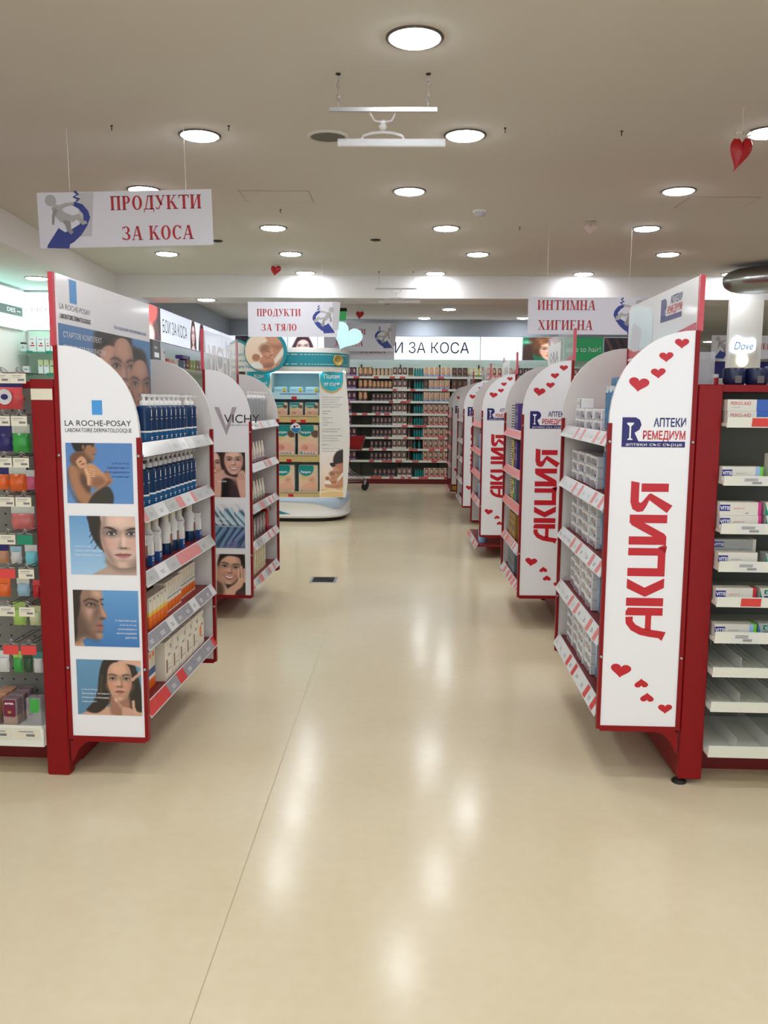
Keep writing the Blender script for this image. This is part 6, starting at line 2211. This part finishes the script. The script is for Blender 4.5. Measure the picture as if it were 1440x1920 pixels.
# keep only the round part of the picture
import bmesh
bm = bmesh.new()
bm.from_mesh(big)
bmesh.ops.delete(bm, geom=[f for f in bm.faces if math.hypot(f.calc_center_median().x + .33, f.calc_center_median().z - 2.1) > .256], context='FACES')
bm.to_mesh(big)
bm.free()
put('photograph', big, pc)
b = MB()
b.slab(front((-.6, -.67, 1.98)), [(-.17, -.12), (.2, -.12), (.2, .2), (.1, .12), (.0, .24), (-.08, .27), (-.17, .22)], .02, STANDW, TEAL)
fr = front((-.6, -.6705, 1.98))
b.stroke(fr, [(-.17, .21), (-.08, .255), (.0, .225), (.1, .12), (.16, .2)], .03, TEAL, .0004)
for i, s_ in enumerate(('където се', 'грижим за', 'вашето бебе')):
    b.text(fr, s_, .12, .07 - i * .075, .036, TEAL, .0006, 1 if i == 2 else 0, .27, 'r')
b.build('text_board', ST)
# tilted ice-blue heart on top
b = MB()
hp = [(x * .36, (y - .1) * .36) for x, y in HEART2D][::-1]
c_, s_ = math.cos(-.45), math.sin(-.45)
b.slab(front((.655, -.6, 2.32)), [(x * c_ - y * s_, x * s_ + y * c_) for x, y in hp], .05, ICEHEART, STANDG)
b.tube([(.6, -.57, 2.2), (.58, -.5, 2.12)], .012, STANDG, 8)
b.build('heart_plate', ST)

PK = []
for k, (nm, w, h) in enumerate((('small diaper pack', .175, .185), ('large diaper pack', .265, .4), ('large diaper pack', .25, .38))):
    pp = pic_pack(k % 2 if k else 1)
    b = MB()
    n = 8
    V, F = [], []
    for j in range(n + 1):
        for i in range(n + 1):
            u, v = i / n, j / n
            V.append(((u - .5) * w * (1 - .05 * (2 * v - 1) ** 2), .1 + .045 * math.sin(math.pi * u), v * h))
    F = [(j * (n + 1) + i, j * (n + 1) + i + 1, (j + 1) * (n + 1) + i + 1, (j + 1) * (n + 1) + i) for j in range(n) for i in range(n)]
    b.add(V, F, STANDW, True)
    b.box(-w / 2 + .002, w / 2 - .002, .004, .1, 0, h, STANDW, ch=.012)
    me = pp.to_mesh('diaper_pack', front((0, .0036, h / 2)), w - .014, h - .012, PHOTO, 0, b)
    lb = MB()
    fr = front((0, .0028, 0))
    lb.text(fr, 'Pampers', -w * .12, h * .73, h * .085, WHITEP, 0, 1, w * .5)
    lb.text(fr, '4' if k == 1 else '3', -w * .36, h * .055, h * .05, WHITEP, 0, 1)
    PK.append(Kind('diaper_pack', 'diaper pack', None, [('pack_body', me), ('brand_print', lb.mesh('brand_print'))]))
STM = Matrix.Translation((-1.3, 11.2, 0))
PL = Matrix.Translation((-1.3, 11.2, 0))
for i, x in enumerate((-.195, -.0, .195)):
    PK[0].place(PL @ TR(x, -.4, 1.3055 if False else 1.306), f'small diaper pack on the upper stand shelf, {ORD[i]} from the left', 'small diaper packs')
for i, x in enumerate((-.15, .15)):
    PK[1].place(PL @ TR(x, -.4, .811), f'large diaper pack on the middle stand shelf, {ORD[i]} from the left', 'large diaper packs')
    PK[2].place(PL @ TR(x, -.4, .323), f'large diaper pack on the lowest stand shelf, {ORD[i]} from the left', 'large diaper packs')
b = MB()
b.box(-.09, .09, 0, .09, 0, .1, ICE, ch=.02)
fr = front((0, -.0006, 0))
b.ell(fr, .055, .06, .02, .03, YL, 0, 14)
b.ell(fr, .055, .028, .018, .018, cBEI, .0004, 12)
b.text(fr, 'Pampers', -.02, .05, .015, TEAL, 0, 0, .07)
WP = Kind('wipes_pack', 'wipes pack', b.mesh('wipes_pack'))
for i, x in enumerate((-.2, .0, .2)):
    WP.place(PL @ TR(x, -.4, 1.5855), f'pale blue wipes pack on the lit top stand shelf, {ORD[i]} from the left', 'wipes packs')
t = thing('shelf_badge', 'round blue and white badge on the stand between the large diaper packs', 'badge', (-1.3, 10.745, 1.17))
M_ = Matrix.Rotation(math.pi / 2, 4, 'X')
b = MB()
b.lathe([(.062, 0), (.062, .004)], WCAP, 24, M=M_)
fr = front((0, -.0045, 0))
b.flat(fr, [(.058 * math.cos(a), .058 * math.sin(a)) for a in [math.pi + math.pi * i / 12 for i in range(13)]], GUMB, .0004)
b.rect(fr, -.03, .005, .0, .03, NAVY, .0004)
b.rect(fr, .005, .02, .035, .034, PRINTRED, .0004)
b.build('disc', t)
MB().tube([(0, 0, .06), (0, .003, .075)], .004, WCAP, 6).build('stem', t)

# ------------------------------------------------------------------ back wall shelving
BX0, BX1 = -3.0, 5.2
BW = thing('display_shelving', 'long white hair colour shelving along the back wall', 'shelving', (0, 15.75, 0))
MB().box(BX0, BX1, .46, .49, .1, 1.966, SHELFBACK).build('back_panel', BW)
MB().box(BX0, BX1, .46, .49, 1.966, 2.715, SHELFPALE).build('upper_back_panel', BW)
MB().box(BX0, BX1, .03, .46, 0, .1, DARKRED).build('plinth', BW)
for i in range(-3, 7):
    b = MB()
    x = -.717 + (i + 0) * .732
    if not BX0 < x < BX1:
        continue
    b.box(x - .012, x + .012, .44, .459, .1, 2.2, DARKMETAL)
    b.build('upright', BW)
TOPS = [1.966, 1.741, 1.52, 1.297, 1.083, .864, .651, .437, .132]
rg = random.Random(3)
for k, zt in enumerate(TOPS):
    sh = MB().box(BX0, BX1, 0, .44, zt - .025, zt, LIP).build('shelf', BW)
    r = MB()
    r.box(BX0, BX1, -.006, .0, zt - .037, zt + .004, LIP)
    fr = front((0, -.0065, 0))
    x = BX0 + .05
    while x < BX1 - .1:
        q = rg.random()
        wd = .07 + .05 * rg.random()
        if q < (.45 if k not in (3, 8) else .6):
            r.rect(fr, x, zt - .033, x + wd, zt, CARDRED if q > .1 else PRINTRED, .0005)
        elif q < .6:
            r.rect(fr, x, zt - .033, x + wd, zt, CARDPALE, .0005)
        x += wd + (.0 if q < .2 else .05 + .1 * rg.random())
    r.build('price_strip', sh)
DYE = {}


def dye(kind, w=.094, h=.165):
    k = (kind, w, h)
    if k not in DYE:
        p = pic_dye(kind)
        b = MB()
        side = cm('dye_side_' + kind, tuple(np.clip(p.c[2, 1], 0, 255)), .45)
        b.box(-w / 2, w / 2, .0005, .06, 0, h, side)
        DYE[k] = Kind('hair_dye_carton', 'hair dye carton', p.to_mesh('hair_dye_carton', front((0, 0, h / 2)), w, h, ART, 0, b))
    return DYE[k]


NAMES = {'plum': 'plum', 'blonde': 'brown and blonde', 'gold': 'blue and gold', 'navy': 'near-black', 'taupe': 'grey-brown', 'black': 'slim black', 'light': 'pale blonde', 'rose': 'rose-edged brunette', 'brown': 'brown', 'lime': 'yellow-green'}
# zones along the wall: (x of the first carton's centre, pitch, how many, kind, width, height)
for k, zt in enumerate(TOPS):
    row = []

    def add(x0, pitch, n, kind, w=.086, h=.165):
        for i in range(n):
            row.append((x0 + pitch * i, kind, w, h))
    if k == 0:
        add(-2.9, .1, 12, 'brown'), add(-1.65, .1, 6, 'rose')
    add(-1.0, .085, 3 if k not in (3, 4, 8) else 2, 'plum', .08)
    if k < 3:
        add(-.715, .088, 3 if k < 2 else 2, 'blonde', .08)
    if k == 8:
        add(-.43, .083, 5, 'navy', .078, .15)
    else:
        add(-.47 if k < 6 else -.5, .074 if k < 6 else .08, 5, 'gold' if k == 0 else 'blonde' if k == 1 else 'navy', .07, .145)
    add(-.085 + (.1 if k == 8 else 0), .09, 3, 'taupe', .086, .165)
    if k != 8:
        add(.18, .045, 2 if k % 2 == 0 else 1, 'black', .042, .16)
    g = .485 if k != 8 else .51
    if k == 0:
        add(g, .097, 3, 'light', .088, .17), add(.79, .097, 2, 'light', .088, .17), add(1.0, .097, 3, 'brown'), add(1.3, .09, 3, 'lime', .082, .15), add(1.62, .1, 5, 'rose'), add(2.2, .1, 6, 'navy'), add(2.9, .1, 8, 'taupe')
    elif k == 1:
        add(g, .097, 1, 'brown'), add(g + .097, .097, 4, 'light'), add(1.0, .1, 9, 'brown')
    elif k == 2:
        add(g, .097, 5, 'light'), add(1.0, .1, 6, 'brown')
    elif k == 4:
        add(g, .097, 1, 'brown'), add(g + .097, .097, 7, 'rose')
    else:
        add(g, .097, 8 if k != 8 else 7, 'rose')
    row.sort()
    for i in range(1, len(row)):        # neighbours never overlap
        x, kd, w, h = row[i]
        px, _, pw, _ = row[i - 1]
        row[i] = (max(x, px + (w + pw) / 2 + .002), kd, w, h)
    for i, (x, kind, w, h) in enumerate(row):
        dye(kind, w, h).place(TR(x, 15.765 + (.012 if (i * 5 + k) % 4 == 0 else 0), zt + .0008),
                              f'{NAMES[kind]} hair dye carton, {ORD[k]} shelf down on the back wall, {ORD[i] if i < 36 else "last"} from left', f'hair dye cartons on the {ORD[k]} shelf')
# teal bottles between the cartons
TEALB = cm('teal_bottle', (16, 128, 130), .25, coat=.4)
b = MB()
b.lathe([(.02, 0), (.02, .115), (.018, .122)], TEALB, 14)
c = MB()
c.lathe([(.016, .122), (.016, .15), (.014, .152)], cm('teal_bottle_cap', (40, 70, 80), .3), 12)
TBOT = Kind('teal_bottle', 'bottle', None, [('bottle_body', b.mesh('bottle_body')), ('cap', c.mesh('cap'))])
for k, zt in enumerate(TOPS):
    n = 4 if k != 6 else 2
    for i in range(n):
        x = .283 + i * (.045 if k != 6 else .09) + (.03 if k == 8 else 0)
        TBOT.place(TR(x, 15.79, zt + .0008), f'teal bottle on the {ORD[k]} shelf down of the back wall, {ORD[i]} from the left', 'teal bottles on the back wall')

# ------------------------------------------------------------------ light boxes above the shelves
def light_box(lab, fr, w, h, pic=None, m=None, texts=(), th=.06):
    """A lit panel centred on the frame."""
    t = put('light_box', None)
    tag(t, lab, 'light box')
    b = MB()
    P = [(-w / 2, -h / 2), (w / 2, -h / 2), (w / 2, h / 2), (-w / 2, h / 2)]
    b.slab(fr, P, th, m or LBOX, WHITE)
    for tx, x, y, hh, mm, wd in texts:
        b.text(fr, tx, x, y, hh, mm, .001, 0, wd)
    b.build('lit_panel', t)
    if pic:
        pic.part('backlit_photograph', Frame(fr.at(0, 0, .0012), fr.u, fr.v), w - .004, h - .004, PHOTOLIT, t)
    return t


LZ, LH = 2.49, .42


def back_fr(x0, x1):
    return front(((x0 + x1) / 2, 15.95, LZ))


def lb(lab, x0, x1, **k):
    return light_box(lab, back_fr(x0, x1), x1 - x0 - .006, LH, **k)


GREENP = cm('green_light_panel', (20, 128, 74), .4, emit=.35)
lb('small white light box in the back left corner', -3.14, -3.035, m=LBOX, texts=())
lb('dark light box of brown hair strands left of the diaper stand header', -3.03, -2.42, pic=pic_dark(2))
lb('narrow white light box behind the diaper stand header', -2.41, -2.07, m=LBOX)
lb('light box with a long haired brunette above the diaper stand header', -2.06, -1.52, pic=pic_brunette())
lb('blank white light box behind the ice blue heart sign', -1.51, -.72, m=LBOX)
lb('long white light box with thin black letters on the back wall', -.71, 1.47, texts=(('БОИ ЗА КОСА', .03, -.09, .2, BLACKP, 1.72),))
lb('plain white light box right of the hair colour lettering', 1.48, 2.24, m=LBOX)
lb('light box with a curly haired person\'s face on the back wall', 2.25, 3.0, pic=pic_curly())
lb('green light box with white handwriting on the back wall', 3.01, 3.72, m=GREENP, texts=(('true to hair!', .0, -.05, .1, WHITEP, .62),))
lb('dark light box right of the green light box', 3.73, 4.4, pic=pic_dark(5))
lb('second dark light box at the far end of the back wall', 4.41, 5.1, pic=pic_dark(8))


def left_fr(y0, y1, z=2.47):
    return Frame((-3.09, (y0 + y1) / 2, z), (0, 1, 0), (0, 0, 1))


light_box('light box with a red balloon picture on the left wall', left_fr(10.6, 11.17), .565, .42, pic=pic_redhair())
light_box('white light box with hair colour lettering along the left wall', left_fr(11.18, 12.75), 1.565, .42, texts=(('БОИ ЗА КОСА', -.05, -.085, .17, BLACKP, 1.3),))
light_box('light box with half a brunette face on the left wall', left_fr(12.76, 13.2), .435, .42, pic=pic_brunette((240, 240, 250), -.12))
light_box('light box with a brunette face beside the clear header on the left wall', left_fr(13.21, 13.72), .505, .42, pic=pic_brunette((236, 238, 250), .05))
light_box('plain white light box far along the left wall', left_fr(13.73, 15.0), 1.265, .42, m=LBOX)
light_box('white light box with black brand lettering at the end of the left wall', left_fr(15.01, 15.93), .915, .42, texts=(('Aussie', .12, -.07, .17, BLACKP, .6),))

# left wall shelving: top shelf with goods
LW = thing('wall_rack', 'white shelving along the left wall under the light boxes', 'shelving', (-3.45, 10.6, 0))
MB().box(0, .03, 0, 5.0, 0, 2.255, SHELFPALE).build('back_panel', LW)
for z in (.15, .6, 1.05, 1.5, 1.95):
    MB().box(.03, .42, 0, 5.0, z - .03, z, LIP).build('shelf', LW)
RL = math.pi / 2
items = [('stack of dark grey display boxes on the left wall shelf', 'display_box', 10.86, .34, .3, [(0, .3, cm('display_dark_grey', (92, 90, 88), .5))]),
         ('white gridded carton on the left wall shelf', 'gridded_carton', 11.17, .16, .22, [(0, .22, WCAP)]),
         ('black and red carton on the left wall shelf', 'red_carton', 11.36, .12, .1, [(0, .1, PRINTRED)]),
         ('orange carton beside the black and red one', 'orange_carton', 11.5, .12, .1, [(0, .1, cm('peach_carton', (220, 160, 130), .4))]),
         ('peach carton on the left wall shelf', 'peach_carton', 11.65, .14, .1, [(0, .1, cm('peach_carton', (220, 160, 130), .4))]),
         ('cream carton on the left wall shelf', 'cream_carton', 11.83, .14, .1, [(0, .1, CREAMC)]),
         ('grey-blue carton under the purple box', 'grey_blue_carton', 12.25, .13, .12, [(0, .12, GRB)]),
         ('dark red carton under the purple box', 'dark_red_carton', 12.42, .13, .14, [(0, .14, REDTRAY)]),
         ('yellow-green carton on the left wall shelf', 'yellow_green_carton', 12.66, .13, .14, [(0, .14, cm('olive_carton', (180, 170, 100), .4))]),
         ('pale green carton on the left wall shelf', 'green_carton', 12.84, .15, .14, [(0, .14, cLIME)]),
         ('gold carton on the left wall shelf', 'gold_carton', 13.04, .15, .14, [(0, .14, GOLDC)]),
         ('purple-grey carton on the left wall shelf', 'mauve_carton', 13.24, .15, .16, [(0, .16, MAUVE)]),
         ('brown carton on the left wall shelf', 'brown_carton', 13.45, .15, .15, [(0, .15, cBEI)])]
for lab, nm, y, w_, h_, lay in items:
    pr = [(-w_ * .3, h_ * .3, w_ * .3, h_ * .5, WHITEP), (-w_ * .3, h_ * .65, w_ * .1, h_ * .75, CARDGREY)]
    if nm == 'gridded_carton':
        pr = [(-.07, .02 + j * .05, .07, .024 + j * .05, GREYP) for j in range(4)] + [(0, 0, .004, .22, GREYP), (.02, .15, .06, .19, PRINTRED)]
    o = tag(put(nm, cbox_mesh(nm, w_, .1, h_, lay, pr)), lab, 'carton')
    o.matrix_world = TR(-3.06, y, 1.9505, RL)
o = tag(put('purple_box', cbox_mesh('purple_box', .44, .1, .05, [(0, .05, PURP)], [(-.1, .02, .1, .03, MAUVE)])), 'flat purple box lying across two cartons on the left wall shelf', 'carton')
o.matrix_world = TR(-3.06, 12.36, 2.091, RL)

# ------------------------------------------------------------------ bright cosmetics corner at the far left
def bright(lab, fr, w_, h_, m, texts=()):
    return light_box(lab, fr, w_, h_, None, m, texts, .04)


PINKT = cm('pale_pink_lettering', (206, 150, 176), .5)
bright('glowing white light box with pink lettering in far corner', front((-3.87, 9.86, 2.5)), .78, .42, LBOXB, (('BIO BEAUTÉ', -.02, -.01, .06, PINKT, .62), ('by nuxe', .2, -.08, .03, PINKT, .2)))
t = bright('glowing cyan light box on the left wall by the far corner', Frame((-4.24, 8.9, 2.49), (0, 1, 0), (0, 0, 1)), 1.8, .43, LBOXC)
b = MB()
fr = Frame((-4.238, 9.33, 2.47), (0, 1, 0), (0, 0, 1))
b.slab(fr, [(-.4, -.05), (.38, -.05), (.38, .05), (-.4, .05)], .001, BLACKP)
b.text(fr, 'DES', .1, -.018, .045, WHITEP, .0006, 1, .2)
b.rect(fr, .24, -.005, .33, .005, WHITEP, .0006)
b.build('name_plate', t)
CA = thing('cosmetics_rack', 'pale rack with glass shelves in the bright far left corner', 'shelving', (-3.87, 9.86, 0))
MB().box(-.38, .4, .005, .035, .1, 2.28, SHELFPALE).build('back_panel', CA)
for z in (1.36, 1.57, 1.795, 2.036):
    sh = MB().box(-.38, .4, -.3, .0, z - .008, z, cm('glass_shelf', (160, 220, 206), .1, alpha=.7)).build('glass_shelf', CA)
    for x, m in ((-.28, CARDGREEN), (-.06, CARDGREEN), (.16, CARDRED), (.3, CARDCREAM)):
        MB().box(x, x + .07, -.304, -.301, z - .026, z + .004, m).build('price_card', sh)
top = [('small dark perfume flacon', -.345, .045, .1, [(0, .08, WCAP), (.08, .1, BLACKP)], BLACKP), ('white carton with red print', -.235, .085, .165, [(0, .165, WCAP)], PRINTRED), ('white carton with red print', -.14, .085, .16, [(0, .16, WCAP)], PRINTRED),
       ('slim white carton with a red dot', -.062, .045, .16, [(0, .16, WCAP)], PRINTRED), ('slim white carton with a red dot', -.008, .045, .16, [(0, .16, WCAP)], PRINTRED), ('wide white carton with an orange fruit', .095, .13, .18, [(0, .18, WCAP)], ORANGE),
       ('white carton beside the poster board', .24, .12, .17, [(0, .17, WCAP)], ORANGE)]
for i, (nm, x, w_, h_, lay, pm) in enumerate(top):
    o = tag(put('cosmetics_carton', cbox_mesh('cosmetics_carton', w_, .06, h_, lay, [(-w_ * .3, h_ * .35, w_ * .3, h_ * .42, pm), (-w_ * .3, h_ * .8, w_ * .2, h_ * .84, TXTGREY), (-w_ * .1, h_ * .5, w_ * .15, h_ * .6, pm)])),
            f'{nm}, top glass shelf in bright corner, {ORD[i]} from left', 'carton', 'cartons on the top glass shelf')
    o.matrix_world = TR(-3.87 + x, 9.62, 2.0365)
low = [('white carton with a purple square', -.33, .07, [(0, .08, WCAP)], PURP), ('white and green jar carton', -.16, .055, [(0, .09, WCAP), (.09, .15, cPALE)], CARDGREY), ('white and green jar carton', -.095, .055, [(0, .09, WCAP), (.09, .15, cPALE)], CARDGREY),
       ('pale green bottle carton', -.03, .055, [(0, .15, cPALE)], GUMG), ('pale green bottle carton', .032, .055, [(0, .15, cPALE)], GUMG), ('pale green bottle carton', .094, .055, [(0, .15, cPALE)], GUMG),
       ('white slim carton', .16, .05, [(0, .16, WCAP)], TXTGREY), ('white slim carton', .215, .05, [(0, .16, WCAP)], TXTGREY), ('white slim carton', .27, .05, [(0, .16, WCAP)], TXTGREY)]
for i, (nm, x, w_, lay, pm) in enumerate(low):
    h_ = lay[-1][1]
    o = tag(put('cosmetics_carton', cbox_mesh('cosmetics_carton', w_, .05, h_, lay, [(-w_ * .3, h_ * .5, w_ * .3, h_ * .6, pm)])),
            f'{nm}, second glass shelf in bright corner, {ORD[i]} from left', 'carton', 'cartons on the second glass shelf')
    o.matrix_world = TR(-3.87 + x, 9.64, 1.7955)

# ------------------------------------------------------------------ lit logo on the white column
t = thing('logo_sign', 'glowing white and blue logo sign on the white column', 'sign', (4.08, 10.39, 2.165))
b = MB()
fr = front((0, -.012, 0))
outl = [(-.2, .02), (-.17, .13), (-.1, .19), (-.03, .15), (.06, .13), (.14, .16), (.19, .12), (.19, -.02), (.13, -.06), (.06, -.06), (.02, -.1), (-.06, -.09), (-.12, -.07), (-.19, -.05)]
b.slab(fr, [(x * .76, z * .8) for x, z in outl[::-1]], .02, NEONW)
b.build('halo_plate', t)
b = MB()
b.text(front((0, -.0135, 0)), 'Dove', -.0, -.015, .095, NEONB, 0, 0, .22, 'c', .2)
b.build('logo_lettering', t)
b = MB()
b.slab(front((-.0, -.012, -.14)), [(.068 * math.cos(2 * math.pi * i / 20), .075 * math.sin(2 * math.pi * i / 20)) for i in range(20)], .02, NEONY)
b.build('bird_plate', t)

# ------------------------------------------------------------------ shopping trolley behind the display stand
t = thing('shopping_trolley', 'red shopping trolley half hidden behind the diaper stand', 'trolley', (-.88, 14.75, 0))
b = MB()
V = [(-.3, -.2, .9), (.3, -.2, .92), (.3, .2, .92), (-.3, .2, .9), (-.24, -.16, .72), (.23, -.16, .69), (.23, .16, .69), (-.24, .16, .72)]
b.add(V, [(0, 1, 5, 4), (1, 2, 6, 5), (2, 3, 7, 6), (3, 0, 4, 7), (4, 5, 6, 7)], cm('red_trolley_plastic', (172, 16, 30), .35))
b.build('basket', t)
b = MB()
for y in (-.19, .19):
    b.tube([(.3, y, .92), (.24, y, .69), (-.24, y, .71)], .008, METAL, 6)
    b.tube([(-.2, y, .7), (.05, y, .3), (.3, y, .16), (-.34, y, .13)], .01, METAL, 6)
b.tube([(.3, -.19, .16), (.3, .19, .16)], .01, METAL, 6)
b.tube([(-.34, -.19, .13), (-.34, .19, .13)], .01, METAL, 6)
b.build('frame', t)
b = MB()
b.tube([(-.3, -.2, .92), (-.4, -.2, 1.0), (-.4, .2, 1.0), (-.3, .2, .92)], .014, DARKMETAL, 8)
b.build('handle', t)
for x, y in ((.3, -.19), (.3, .19), (-.3, -.19), (-.3, .19)):
    b = MB()
    b.lathe([(.02, -.014), (.058, -.014), (.06, -.008), (.06, .008), (.058, .014), (.02, .014)], BLACKRUB, 18, M=Matrix.Translation((x, y, .061)) @ Matrix.Rotation(math.pi / 2, 4, 'X'))
    b.box(x - .012, x + .012, y - .02, y + .02, .1, .15, METAL)
    b.build('wheel', t)
